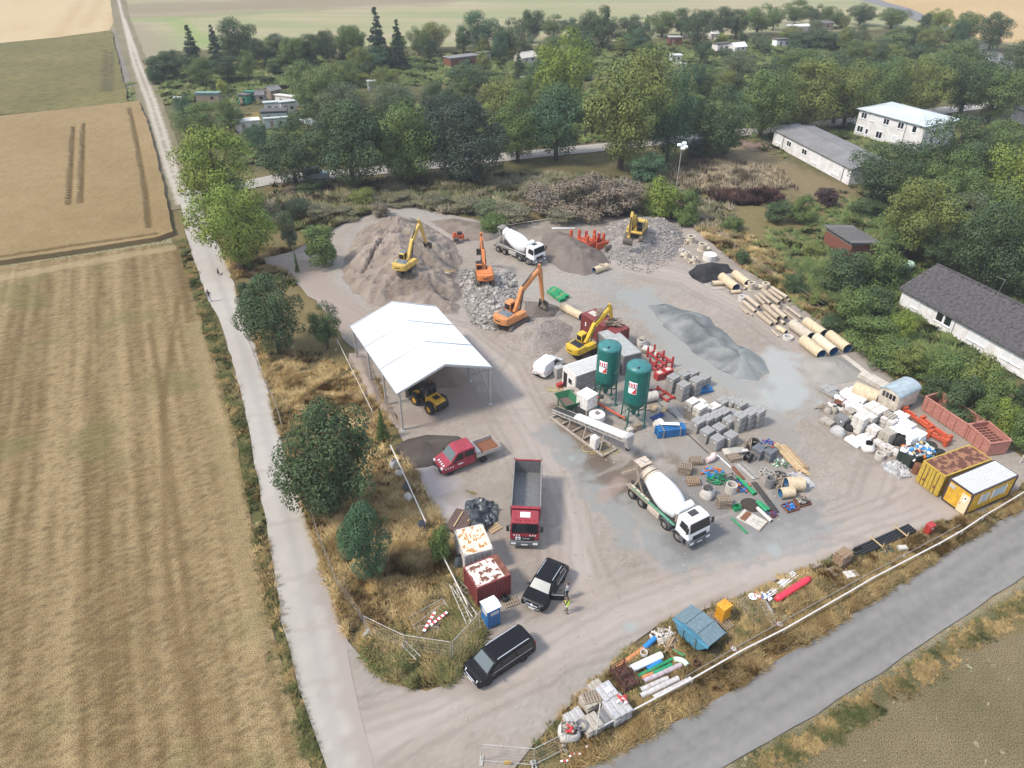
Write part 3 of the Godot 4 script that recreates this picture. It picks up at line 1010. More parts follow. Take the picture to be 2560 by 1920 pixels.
	scatter_stones("loose_gravel","coarse gravel on the rounded heap behind the small van",[V(-1.54,-79.39),V(-.37,-76.44),V(2.4,-74.38),V(4.89,-74.83),V(6.89,-77.84),V(7.54,-81.82),V(5.85,-83.59),V(2.57,-83.54),V(-.11,-81.71)],1600,.06,.16,[Color(.40,.36,.335),Color(.30,.27,.25),Color(.46,.42,.40)],heaps["gravel_heap"])
	scatter_stones("loose_pebbles","loose stones scattered over the trodden yard",[V(-8.44,-28.26),V(-.02,-28.33),V(10.85,-38.48),V(32.91,-47.9),V(30.24,-66.39),V(13.3,-101.99),V(-6.32,-82.21),V(-1.84,-48.71),V(-1.38,-32.2)],2600,.03,.12,[Color(.46,.43,.40),Color(.30,.27,.25),Color(.52,.50,.47)],null)
	scatter_stones("heap_stones","small stones strewn over the flank of the big earth heap",[V(-25.36,-101.32),V(-21.71,-90.65),V(-15.08,-86),V(-7.36,-84.62),V(-7.46,-101.63),V(-15.52,-115.47),V(-23.24,-113.75)],900,.05,.22,[Color(.40,.35,.31),Color(.26,.215,.185),Color(.45,.41,.37)],heaps["earth_heap"])

var big_heap:Sheet
var heaps:={}

func scatter_stones(called:String,text:String,outline:Array,count:int,lo:float,hi:float,tones:Array,on):
	var poly:=PackedVector2Array(outline)
	var r:=bounds(poly)
	var b:=MB.new()
	b.bhexa([W(-.5,-.3,-.35),W(.45,-.3,-.4),W(-.42,.25,-.3),W(.4,.3,-.32),W(-.45,-.28,.4),W(.5,-.32,.33),W(-.36,.3,.3),W(.42,.22,.36)],.09)
	var mm:=MultiMesh.new()
	mm.transform_format=MultiMesh.TRANSFORM_3D
	mm.use_colors=true
	mm.mesh=b.mesh(tint(mat("stones",1,1,1,.95,0,grime,.9)))
	var g:=RandomNumberGenerator.new()
	g.seed=hash(called)
	var places:=[]
	while places.size()<count:
		var p:=r.position+V(g.randf(),g.randf())*r.size
		if Geometry2D.is_point_in_polygon(p,poly):
			places.append(p)
	mm.instance_count=count
	for i in count:
		var size:=lerpf(lo,hi,pow(g.randf(),2.2))
		var t:=Basis.from_euler(W(g.randf_range(-.5,.5),g.randf()*TAU,g.randf_range(-.5,.5))).scaled_local(W(size*g.randf_range(.8,1.7),size*g.randf_range(.35,.9),size))
		var y:float=on.height(places[i]) if on!=null else .02
		mm.set_instance_transform(i,Transform3D(t,v3(places[i],maxf(y,.0)+.03+size*.12)))
		var c:Color=tones[g.randi()%tones.size()]
		mm.set_instance_color(i,c*g.randf_range(.85,1.15))
	var o:=MultiMeshInstance3D.new()
	o.multimesh=mm
	o.name=numbered(called)
	add_child(o)
	label(o,text,"stones","","stuff")

# ---------------------------------------------------------------- trees
var crowns:={}
var trunks:={}
const TONE:={
	"bright":Color(.17,.225,.04),"mid":Color(.105,.155,.045),"dark":Color(.062,.097,.040),"blackish":Color(.045,.066,.042),"teal":Color(.065,.125,.062),
	"grey":Color(.115,.145,.075),"yellow":Color(.25,.28,.06),"needle":Color(.032,.056,.034),"olive":Color(.155,.185,.05),"dry":Color(.20,.165,.125),"purple":Color(.05,.028,.03),"pale":Color(.30,.32,.20),"pale_weed":Color(.17,.165,.10),
}

func crown_mesh(kind:String,seed_:int)->ArrayMesh:
	var key:=kind+str(seed_)
	if crowns.has(key):
		return crowns[key]
	var g:=RandomNumberGenerator.new()
	g.seed=seed_*77+hash(kind)
	var lobes:=[]   # centre,radius,tone
	var leaf:=.025
	var count:=9000
	var flat:=.85
	match kind:
		"broad","dome","tall","open":
			var low:float={"broad":.07,"dome":.03,"tall":.04,"open":.10}[kind]
			var wide:float={"broad":.41,"dome":.42,"tall":.40,"open":.40}[kind]
			var lots:int={"broad":44,"dome":60,"tall":46,"open":34}[kind]
			count={"broad":15000,"dome":19000,"tall":15000,"open":11000}[kind]
			var mid:=(1.0+low)/2.0
			var half:=(1.0-low)/2.0-.10
			for i in lots:
				var y:=g.randf_range(-1,1)
				var t:=g.randf()*TAU
				var q:=sqrt(maxf(.0,1.0-y*y))*g.randf_range(.55,1.0)
				if kind=="dome":
					q*=1.0 if y<0 else 1.0-.12*y
				if kind=="broad" and y<-.4:
					q*=.75
				var rad:=g.randf_range(.075,.15) if kind!="open" else g.randf_range(.06,.13)
				lobes.append([W(cos(t)*q*wide,mid+y*half,sin(t)*q*wide),rad,g.randf_range(.8,1.22),g.randf()])
			for i in 6:
				lobes.append([W(g.randf_range(-.12,.12),mid+g.randf_range(-.5,.6)*half,g.randf_range(-.12,.12)),.2,.9,g.randf()])
		"bush":
			count=6500
			leaf=.042
			for i in 26:
				var t:=g.randf()*TAU
				var y:=g.randf_range(.12,.82)
				var q:=sqrt(1.0-pow(y,2.0))*g.randf_range(.1,.36)
				lobes.append([W(cos(t)*q,y,sin(t)*q),g.randf_range(.11,.19),g.randf_range(.8,1.22),g.randf()])
		"conifer":
			count=12000
			leaf=.03
			for i in 150:
				var y:=pow(g.randf(),1.25)*.92+.04
				var t:=g.randf()*TAU
				var q:=(1.02-y)*g.randf_range(.15,.40)*(.75+.25*absf(sin(y*22.0)))
				lobes.append([W(cos(t)*q,y,sin(t)*q),.045+.06*(1.0-y),g.randf_range(.8,1.2),g.randf()])
			for i in 9:
				lobes.append([W(0,.1+i*.095,0),.03+.16*(1.0-(.1+i*.095)),.8,.5])
	var v:=PackedVector3Array()
	var n:=PackedVector3Array()
	var c:=PackedColorArray()
	var ix:=PackedInt32Array()
	var weight:=[]
	var total:=.0
	for l in lobes:
		total+=l[1]*l[1]
		weight.append(total)
	var made:=0
	while made<count:
		var pick:=g.randf()*total
		var k:=0
		while weight[k]<pick:
			k+=1
		var l=lobes[k]
		var y:=g.randf_range(-.75,1.0)
		var t:=g.randf()*TAU
		var q:=sqrt(1.0-y*y)
		var d:=W(cos(t)*q,y,sin(t)*q)
		if kind=="conifer":
			d.y=absf(d.y)*.5
		var p:Vector3=l[0]+W(d.x,d.y*flat,d.z)*l[1]*(g.randf_range(.8,1.06) if kind=="dome" else g.randf_range(.66,1.16))
		made+=1
		var deep:=false
		for j in 5:
			var w=lobes[(k+1+j*7)%lobes.size()]
			if p.distance_squared_to(w[0])<w[1]*w[1]*.5:
				deep=true
				break
		if deep:
			continue
		var nn:=(d+W(0,.35,0)+W(g.randf_range(-1,1),g.randf_range(-1,1),g.randf_range(-1,1))*.55).normalized()
		var soft:=(nn+d*.8+W(0,.35,0)).normalized()
		var a:=nn.cross(W(g.randf_range(-1,1),g.randf_range(-1,1),g.randf_range(-1,1))).normalized()
		var b:=nn.cross(a)
		var s:=leaf*g.randf_range(.6,1.3)
		var f:=s*g.randf_range(.45,.75)
		var i0:=v.size()
		v.append_array([p-a*s*.5,p-b*f*.5-nn*s*.1,p+a*s*.5,p+b*f*.5-nn*s*.1])
		n.append_array([soft,soft,soft,soft])
		var lum:float=l[2]*g.randf_range(.72,1.3)
		var hue:float=.9+.25*l[3]
		var cc:=Color(lum*hue,lum,lum*(1.25-.4*l[3]))
		c.append_array([cc,cc,cc,cc])
		ix.append_array([i0,i0+2,i0+1,i0,i0+3,i0+2])
	var arr:=[]
	arr.resize(Mesh.ARRAY_MAX)
	arr[Mesh.ARRAY_VERTEX]=v
	arr[Mesh.ARRAY_NORMAL]=n
	arr[Mesh.ARRAY_COLOR]=c
	arr[Mesh.ARRAY_INDEX]=ix
	var m:=ArrayMesh.new()
	m.add_surface_from_arrays(Mesh.PRIMITIVE_TRIANGLES,arr)
	crowns[key]=m
	return m

func trunk_mesh(kind:String)->ArrayMesh:
	if trunks.has(kind):
		return trunks[kind]
	var b:=MB.new()
	if kind=="bush":
		for i in 4:
			var t:=TAU*i/4.0+.4
			b.cyl(W(cos(t)*.03,0,sin(t)*.03),W(cos(t)*.2,.55,sin(t)*.2),.018,.008,5)
	elif kind=="conifer":
		b.cyl(Vector3.ZERO,W(0,.92,0),.035,.006,7)
	else:
		b.cyl(W(0,-.02,0),W(.01,.26,0),.034,.024,8)
		b.cyl(W(.01,.25,0),W(0,.8,.01),.024,.006,7)
		for i in 5:
			var t:=i*2.4
			b.cyl(W(.005,.22+.07*i,0),W(cos(t)*.28,.45+.09*i,sin(t)*.28),.014,.004,6)
	trunks[kind]=b.mesh(M["bark"])
	return trunks[kind]

func leaf_mat(tone:String)->StandardMaterial3D:
	var t:Color=TONE[tone]
	var m:=tint(mat("leaf_"+tone,t.r,t.g,t.b,.6))
	m.metallic_specular=.3
	m.backlight_enabled=true
	m.backlight=Color(.28,.34,.12)
	return m

func tree(called:String,text:String,group:String,x:float,z:float,h:float,w:float,kind:String,tone:String,seed_:=1,lean:=.0,y:=.0)->Node3D:
	var bush:=kind=="bush"
	var o:=thing(called,text,"bush" if bush else "tree",W(x,y,z),fposmod(x*3.7+z*1.3,TAU),group)
	o.scale=W(w,h,w)
	var cr:=piece(o,"crown" if not bush else "foliage",crown_mesh(kind,seed_))
	cr.set_surface_override_material(0,leaf_mat(tone))
	piece(o,"trunk" if not bush else "stems",trunk_mesh(kind if kind in ["bush","conifer"] else "tree"))
	return o

static func nth(i:int)->String:
	return NTH[i] if i<30 else "%d%s"%[i+1,["th","st","nd","rd","th","th","th","th","th","th"][(i+1)%10]]

const NTH:=["first","second","third","fourth","fifth","sixth","seventh","eighth","ninth","tenth","eleventh","twelfth","13th","14th","15th","16th","17th","18th","19th","20th","21st","22nd","23rd","24th","25th","26th","27th","28th","29th","30th"]
const LOOK:={"bright":"bright green","mid":"mid green","dark":"dark green","blackish":"blackish green","teal":"blue-green","grey":"grey-green","yellow":"yellow-green","needle":"dark","olive":"olive green","dry":"dry brown","purple":"dark purple","pale":"pale flowering","pale_weed":"pale green-brown"}
const FORM:={"broad":"spreading tree","dome":"domed tree","tall":"oval tree","open":"loose-crowned tree","conifer":"conifer","bush":"bush"}

func stand(rows:Array,where:String,group:String):
	var order:=rows.duplicate()
	order.sort_custom(func(a,b):return atan2(a[0],-a[1])<atan2(b[0],-b[1]))
	var seen:={}
	var total:={}
	for r in order:
		var k:String=LOOK[r[5]]+" "+FORM[r[4]]
		total[k]=total.get(k,0)+1
	for i in order.size():
		var r=order[i]
		var k:String=LOOK[r[5]]+" "+FORM[r[4]]
		seen[k]=seen.get(k,0)+1
		var place:=nth(seen[k]-1) if total[k]>1 else "the only one there"
		var text:String="%s from left of %s %s"%[place,k.replace("tree","trees").replace("bush","bushes") if not k.ends_with("conifer") else k+"s",where] if total[k]>1 else "%s %s"%[k,where]
		var name_:="bush" if r[4]=="bush" else "conifer_tree" if r[4]=="conifer" else "leafy_tree"
		var big:=1.12 if r[4]=="bush" else 1.32
		tree(name_,text,group,r[0],r[1],r[2]*(1.0 if r[4]=="bush" else 1.06),r[3]*big,r[4],r[5],1+i%(2 if r[4] in ["dome","conifer"] else 3))

func build_trees():
	tree("leafy_tree","large bright green tree beside the lane junction, the rear one of two","",-47.24,-115.25,15.76,14.92,"broad","bright",1)
	tree("leafy_tree","large bright green tree whose trunk stands in straw beside the gravel road","",-39.24,-97.75,13.48,13.65,"broad","bright",2)
	tree("leafy_tree","small blue-green tree showing between the two bright green trees","",-48.37,-121.2,7.96,6.39,"tall","grey",1)
	tree("leafy_tree","dark dense tree behind the white tent, left of the earth ramp","",-27.89,-75.09,10.35,8.51,"dome","dark",1)
	tree("leafy_tree","slim dark side tree between the dense tree and the tent corner","",-22.31,-76.23,6.15,4.51,"broad","dark",2)
	tree("leafy_tree","dark rounded tree at the left foot of the tree behind the tent","",-33.68,-83.47,5.28,3.52,"dome","dark",2)
	tree("leafy_tree","biggest dark domed tree on the straw island beside the gravel road","",-15.78,-48.24,11.83,10.09,"dome","dark",2)
	tree("leafy_tree","smaller dark blue-green tree in the middle of the straw island","",-11.35,-40.62,8.25,4.63,"dome","teal",1)
	tree("bush","bright rounded shrub against the white container","",-5.9,-42.71,4.71,2.47,"bush","mid",1)
	tree("conifer_tree","young feathery evergreen by the front left foot of the white tent","",-13.05,-58.72,3.92,1.9,"conifer","mid",1)
	tree("bush","green bush at the left foot of the big earth heap","",-27.7,-99.51,7.48,6.47,"bush","mid",2)
	stand([[-34.05,-105.16,7.35,2.95,"bush","grey"],[-30.94,-96.75,3.76,.66,"conifer","mid"],[-38.07,-97.77,2,1,"bush","mid"],[-40.1,-129.27,1.7,3.53,"bush","dry"],[-36.37,-129.35,2.55,5.39,"bush","dark"]],"near the two bright green trees","shrubs near the bright green trees")
	stand([[-40.05,-133.18,11.48,9.95,"tall","dark"],[-29.2,-132.17,14.93,12.25,"dome","dark"],[-39.11,-152.7,9.65,9.34,"broad","dark"],[-19.55,-136.67,14.07,10.95,"dome","mid"],[-8.18,-135.89,14.73,12.55,"dome","blackish"],
		[-15.29,-153.27,11,10.28,"tall","blackish"],[.79,-148.19,13.15,9.49,"tall","mid"],[8.47,-149.26,14.23,11.33,"tall","teal"],[20.94,-143.77,19.91,14.29,"broad","olive"],[30.79,-148.3,17.49,8.95,"tall","teal"],[40.96,-150.03,13.7,10.48,"broad","dark"],
		[53.94,-164.9,14.78,11.34,"broad","mid"],[66.56,-172.48,14.78,12.82,"tall","olive"],[75.04,-178.52,11.74,10.63,"broad","mid"]],"in the row along the lane","trees along the lane")
	stand([[29.42,-164.28,18.73,13.64,"broad","olive"],[11.63,-182.9,18.47,12.32,"broad","bright"],[-1.03,-167.04,12.13,12.54,"open","olive"],[-46.43,-180.25,12.16,11.25,"broad","mid"],[-39.2,-175.42,8.64,9.48,"tall","grey"],[-65.74,-158.48,8.05,9.43,"broad","mid"],
		[-12.03,-200.35,7.86,12.43,"open","dark"],[-28.57,-180.75,7.05,11.39,"broad","grey"],[-19.74,-186.28,6.94,5.57,"tall","grey"],[60.49,-212.89,9.38,9.34,"open","grey"],[54.08,-215.42,4.5,7.3,"broad","mid"]],"among the garden plots","garden trees")
	stand([[-82.59,-238.17,12.34,11.64,"broad","dark"],[-98.16,-217.51,7.76,7.64,"bush","dark"],[-95.1,-220.51,7.25,7.74,"broad","dark"],[-97.92,-213.3,5.33,5.02,"bush","dark"],[-74.28,-243.59,4.76,6.01,"bush","dark"],[-65.52,-235.46,8.55,7.5,"broad","mid"],
		[-61.47,-238.92,8.33,7.6,"broad","dark"],[-56.97,-242.48,8.9,6.3,"tall","dark"],[-50.59,-244.45,10.33,7.38,"broad","mid"],[-49.99,-249.81,8.95,6.83,"broad","mid"],[-30.44,-254.21,8.42,6.21,"broad","mid"],[-25.97,-262.05,8.79,8.63,"broad","olive"],
		[-11.7,-256.8,12.11,11,"broad","teal"],[-1.99,-255.27,10.43,9.5,"broad","dark"],[5.43,-277.77,10.62,9.07,"broad","dark"],[13.82,-287.07,7.45,8.16,"tall","mid"],[19.74,-289.64,6.39,6.59,"broad","dark"],[25.37,-272.16,10.97,7.35,"tall","dark"]],
		"on the gardens' left far edge","trees on the far edge of the gardens")
	stand([[29.46,-268.19,12.54,9.15,"tall","dark"],[41.32,-288.21,7.66,9.01,"broad","dark"],[52.94,-291.03,8.46,10.73,"broad","mid"],[60.53,-293.71,8.71,8.32,"broad","dark"],[61.95,-273.6,11.02,10.11,"tall","dark"],[72.63,-289.51,10.44,9.42,"broad","dark"],
		[79.34,-289.78,8.98,7.81,"broad","dark"],[88.84,-297.32,10.11,10.92,"broad","mid"],[97.78,-307.73,7.88,6.52,"tall","mid"],[110.07,-320.34,8.43,10.81,"broad","mid"],[116.08,-316.49,7.67,6.24,"broad","dark"],[121.07,-314.02,7.62,7.53,"broad","mid"],[126.06,-314.24,6.44,7.99,"bush","olive"],
		[135.46,-320.1,7.82,9.91,"broad","dark"],[145.65,-315.1,7.05,11.11,"broad","mid"]],"on the gardens' right far edge","trees on the far edge of the gardens")
	stand([[-92.28,-228.15,11.99,7.25,"conifer","needle"],[-85.63,-228.38,12.09,6.27,"conifer","needle"],[-39.81,-233.12,16.08,8.68,"conifer","needle"],[-34.02,-233.32,13.06,6.72,"conifer","needle"],[1.25,-222.24,7.3,4.87,"conifer","dark"],[49.28,-303.07,5.47,3.87,"conifer","grey"],[33.31,-294.97,9.11,4.59,"conifer","needle"]],"standing tall in the gardens","conifers in the gardens")
	stand([[59.83,-175.17,12.31,8.62,"broad","dark"],[66.27,-174.38,14.06,10.88,"tall","olive"],[76.32,-175.61,14.14,10.95,"broad","olive"],[88.17,-185.04,13.43,9.84,"broad","mid"],[97.63,-184.25,13.39,11.44,"broad","olive"],[106.74,-183.46,15.57,11.61,"broad","dark"],[112.16,-180.53,12.46,12.86,"broad","mid"],[133.64,-207.29,12.81,11.49,"broad","dark"],
		[115.12,-209.3,10.39,10.72,"broad","mid"],[81.77,-221.97,8.5,13.59,"broad","mid"],[90.4,-222.25,8.21,12.31,"bush","dark"],[127.2,-250.88,6.38,7.6,"bush","dark"],[109.45,-248.46,6.17,7.18,"broad","olive"],[103.36,-271.07,6.95,12.8,"bush","dark"],[112.85,-275.61,5.79,13.01,"bush","teal"],[126.36,-269.91,6.75,13.52,"bush","mid"],[120.8,-245.39,2.33,7.14,"bush","olive"],
		[141.12,-253.18,7.42,10.93,"bush","mid"],[95.43,-270.76,6.42,9.3,"bush","dark"]],"behind the two white buildings","trees behind the white buildings")
	stand([[156.36,-300.17,9.06,9.76,"open","bright"],[158.32,-283.92,10.11,9.66,"broad","mid"],[159.11,-269.15,11.24,9.96,"broad","dark"],[154.01,-285.98,4.86,6.94,"bush","mid"]],"by the country road","trees beside the country road")
	stand([[65.54,-126.49,10.06,12.37,"broad","dark"],[77.27,-129.62,13.33,12.11,"broad","dark"],[93.16,-142.64,9.9,9.48,"open","mid"],[84.8,-118.81,13.47,12.02,"broad","bright"],[60.7,-103.99,11.82,9.49,"broad","olive"],[72.72,-120.04,10.6,9.16,"broad","mid"],
		[71.8,-98.58,14.55,10.31,"broad","mid"],[65.51,-92.96,12.57,8.67,"broad","dark"],[68.47,-89.59,10.48,7.88,"broad","dark"],[59.66,-105.66,5.42,7.35,"broad","mid"],[63.57,-100.78,5.11,7.09,"broad","dark"],[69.06,-106.68,8.33,7.34,"broad","grey"]],"above the slate-roofed hall","trees on the right")
	stand([[54.4,-125.05,3.74,4.62,"bush","purple"],[43.91,-116.93,4.37,4.94,"bush","dark"],[47.94,-117.51,4.97,4.19,"bush","mid"],[60.06,-120.84,3.06,5.88,"bush","dark"],[46.14,-93,6.59,7.59,"bush","dark"],[50.49,-93.78,7.29,6.35,"bush","mid"],[45.6,-104.56,2.08,3.86,"bush","olive"],[42.97,-82.3,6.69,6.06,"bush","mid"],[46.18,-82.94,6.4,4.79,"bush","dark"],
		[48.27,-79.5,4.4,3.69,"bush","bright"],[43.31,-76.42,5.1,6.32,"bush","mid"],[44.81,-73.35,4.71,4.41,"bush","mid"],[40.58,-81.39,2.5,3.63,"bush","dark"],[38.51,-91.83,3.5,3.64,"bush","dark"],[40.33,-88.16,2.08,1.85,"bush","olive"],[53.49,-97.13,4.13,6.26,"bush","dark"],[34,-100.78,2.77,2.55,"bush","dark"]],"along the overgrown east fence","bushes along the east fence")
	stand([[47.82,-67.63,6.47,5.27,"bush","mid"],[50.16,-65.9,6.83,4.92,"bush","olive"],[46.96,-70.86,3.44,3.41,"bush","mid"],[43.59,-73.02,4.25,5.61,"bush","mid"],[44.69,-70.83,4.8,4.17,"bush","olive"],[47.63,-63.34,5.04,5.07,"bush","dark"],[51.17,-64.21,5.5,4.62,"bush","mid"],[50.46,-60.58,4.97,3.75,"bush","bright"],[50.99,-58.32,5.47,3.42,"bush","mid"],[46.37,-66.73,4.11,3.76,"bush","dark"],[53.46,-63.41,4.62,3.63,"bush","dark"],
		[49.06,-61.34,4.42,3.55,"bush","mid"]],"behind the rusty skips","bushes behind the skips")
	stand([[25.23,-135.85,6.47,7.68,"bush","teal"],[25.03,-118.67,8.26,6.85,"bush","bright"],[28.55,-116.71,6.29,5.29,"bush","mid"],[43.08,-153.12,6.08,8.49,"bush","dark"],[37.01,-151.44,3.75,6.58,"bush","dark"],[12.44,-123.8,2.49,5.2,"bush","dark"],[23.45,-118.18,3.81,3.84,"bush","mid"],[28.72,-115.28,3.56,3.77,"bush","mid"],[35.63,-113.95,2.37,3.75,"bush","mid"]],"near the flower patch and floodlight mast","bushes near the flower patch")
	stand([[17.22,-118.52,7.88,9.14,"bush","dry"],[11.06,-119.43,7.15,9.98,"bush","dry"],[5.65,-121.44,5.65,8.59,"bush","dry"],[14.49,-122.69,7.26,8.63,"bush","dry"],[-3.78,-118.11,3.37,6.92,"bush","grey"],[-.66,-116.15,3.34,8.35,"bush","pale_weed"],[-7.82,-121.17,2.7,6.29,"bush","pale_weed"],[-13.64,-124.32,2.24,5.62,"bush","pale_weed"],[-19.29,-124.2,1.99,5.62,"bush","pale_weed"],[-22.34,-117.75,3.2,3.84,"bush","dry"],[7.77,-116.31,2.87,6.84,"bush","pale_weed"],[2.55,-126.91,2.52,4.9,"bush","pale_weed"],[21.85,-123.93,3.71,5.59,"bush","pale_weed"],
		[-32.36,-117.55,2.41,5.38,"bush","pale_weed"],[-28.51,-117.63,1.93,6.15,"bush","pale_weed"],[-35.93,-119.55,2.91,4.66,"bush","grey"],[-2.87,-112.23,3.5,5.17,"bush","mid"],[-26.53,-124.06,3.3,5.6,"bush","olive"]],"on the weedy bank behind the yard","weedy bushes behind the yard")
	var rows:=[]
	var plots:=PackedVector2Array([V(-73.67,-168.79),V(-89.43,-208.16),V(-102.04,-230.96),V(-77.16,-260.08),V(-16.84,-260.83),V(59.48,-280.38),V(153.76,-303.03),V(152.72,-261.05),V(139.75,-220.98),V(65.31,-182.31),V(30.22,-169.67),V(-10.7,-156.56),V(-37.82,-146.7),V(-46.25,-143.64)])
	var r:=bounds(plots)
	var g:=RandomNumberGenerator.new()
	g.seed=4242
	var keep_out:=[V(-63.62,-189.43),V(-63.87,-180.8),V(-53.87,-172.13),V(-76.49,-193.63),V(-14.37,-244.01),V(-45.66,-231.32),V(4.84,-241.27),V(56.37,-277.64),V(58.72,-257.54),V(68.04,-265.65),V(75.03,-265.92),V(91.91,-274.78),V(51.28,-237.91),V(107.57,-308.16)]
	while rows.size()<190:
		var p:=r.position+V(g.randf(),g.randf())*r.size
		if not Geometry2D.is_point_in_polygon(p,plots):
			continue
		var near:=99.0
		for q in keep_out:
			near=minf(near,p.distance_to(q))
		if near<6.0:
			continue
		var tone:String=["mid","dark","grey","olive","teal","dark","mid","yellow"][g.randi()%8]
		if g.randf()<.5:
			rows.append([p.x,p.y,g.randf_range(4.5,8.5),g.randf_range(4.0,7.5),["broad","open","tall"][g.randi()%3],tone if tone!="yellow" else "olive"])
		else:
			rows.append([p.x,p.y,g.randf_range(1.6,4.2),g.randf_range(3.0,6.5),"bush",tone])
	stand(rows,"filling the garden plots","trees and bushes in the garden plots")

# ---------------------------------------------------------------- buildings
func house(called:String,text:String,p:Vector2,turn:float,length:float,depth:float,high:float,roof:String,rise:float,over:float,roof_mat:String,wall_mat:="wall_white",pieces:=0)->Node3D:
	var o:=thing(called,text,"building",v3(p),turn)
	var b:=MB.new()
	b.box(W(0,high/2,-depth/2),W(length,high,depth))
	b.box(W(0,.2,-depth/2),W(length+.06,.4,depth+.06))
	if roof=="gable":
		for s in [-1,1]:
			var x:float=s*length/2
			b.hexa([W(x,high,-depth),W(x-s*.2,high,-depth),W(x,high+rise,-depth/2),W(x-s*.2,high+rise,-depth/2),W(x,high,0),W(x-s*.2,high,0),W(x,high+rise-.01,-depth/2+.01),W(x-s*.2,high+rise-.01,-depth/2+.01)])
	lit(b,"wall",wall_mat,o)
	b=MB.new()
	var hl:=length/2+over
	if roof=="gable":
		for s in [-1,1]:
			var drop:float=over*rise/(depth/2)
			var e:=W(0,high-drop,(.0 if s>0 else-depth)+s*over)
			var r:=W(0,high+rise,-depth/2)
			b.hexa([e+W(-hl,0,0),e+W(hl,0,0),e+W(-hl,.16,0),e+W(hl,.16,0),r+W(-hl,0,0),r+W(hl,0,0),r+W(-hl,.16,0),r+W(hl,.16,0)])
		b.beam(W(-hl,high+rise+.17,-depth/2),W(hl,high+rise+.17,-depth/2),.3,.1)
	elif roof=="hip":
		var y0:=high
		var f:=[W(-hl,y0,over),W(hl,y0,over),W(hl,y0,-depth-over),W(-hl,y0,-depth-over)]
		var r0:=W(-hl+depth*.55,y0+rise,-depth/2)
		var r1:=W(hl-depth*.55,y0+rise,-depth/2)
		var m:=W(0,y0,-depth/2)
		b.face([f[0],f[1],r1,r0],m)
		b.face([f[2],f[3],r0,r1],m)
		b.face([f[1],f[2],r1],m)
		b.face([f[3],f[0],r0],m)
		b.box(W(0,y0-.06,-depth/2),W(hl*2,.12,depth+over*2))
	else:
		b.hexa([W(-hl,high+.01,-depth-over),W(hl,high+.01,-depth-over),W(-hl,high+.25,-depth-over),W(hl,high+.25,-depth-over),W(-hl,high+rise+.01,over),W(hl,high+rise+.01,over),W(-hl,high+rise+.25,over),W(hl,high+rise+.25,over)])
		b.box(W(0,high+rise/4,-depth/4),W(length-.05,rise/2,depth/2-.05))
	lit(b,"roof",roof_mat,o)
	return o

func window(o:Node3D,x:float,y:float,w:float,h:float,panes:=2,blind:=false):
	var b:=MB.new()
	for s in [-1,1]:
		b.box(W(x+s*(w/2+.04),y,.03),W(.08,h+.16,.08))
		b.box(W(x,y+s*(h/2+.04),.028),W(w,.08,.076))
	for i in range(1,panes):
		b.box(W(x-w/2+w*i/panes,y,.026),W(.08,h,.07))
	b.box(W(x,y-h/2-.1,.06),W(w+.3,.05,.16))
	var f:=lit(b,"window","clean_white",o)
	b=MB.new()
	if blind:
		b.box(W(x,y,.012),W(w-.01,h-.01,.03))
		lit(b,"blind","blind_white",f)
	else:
		for i in panes:
			bx(f,"pane","glass",W(x-w/2+w*(i+.5)/panes,y,.008),W(w/panes-.085,h-.005,.02))

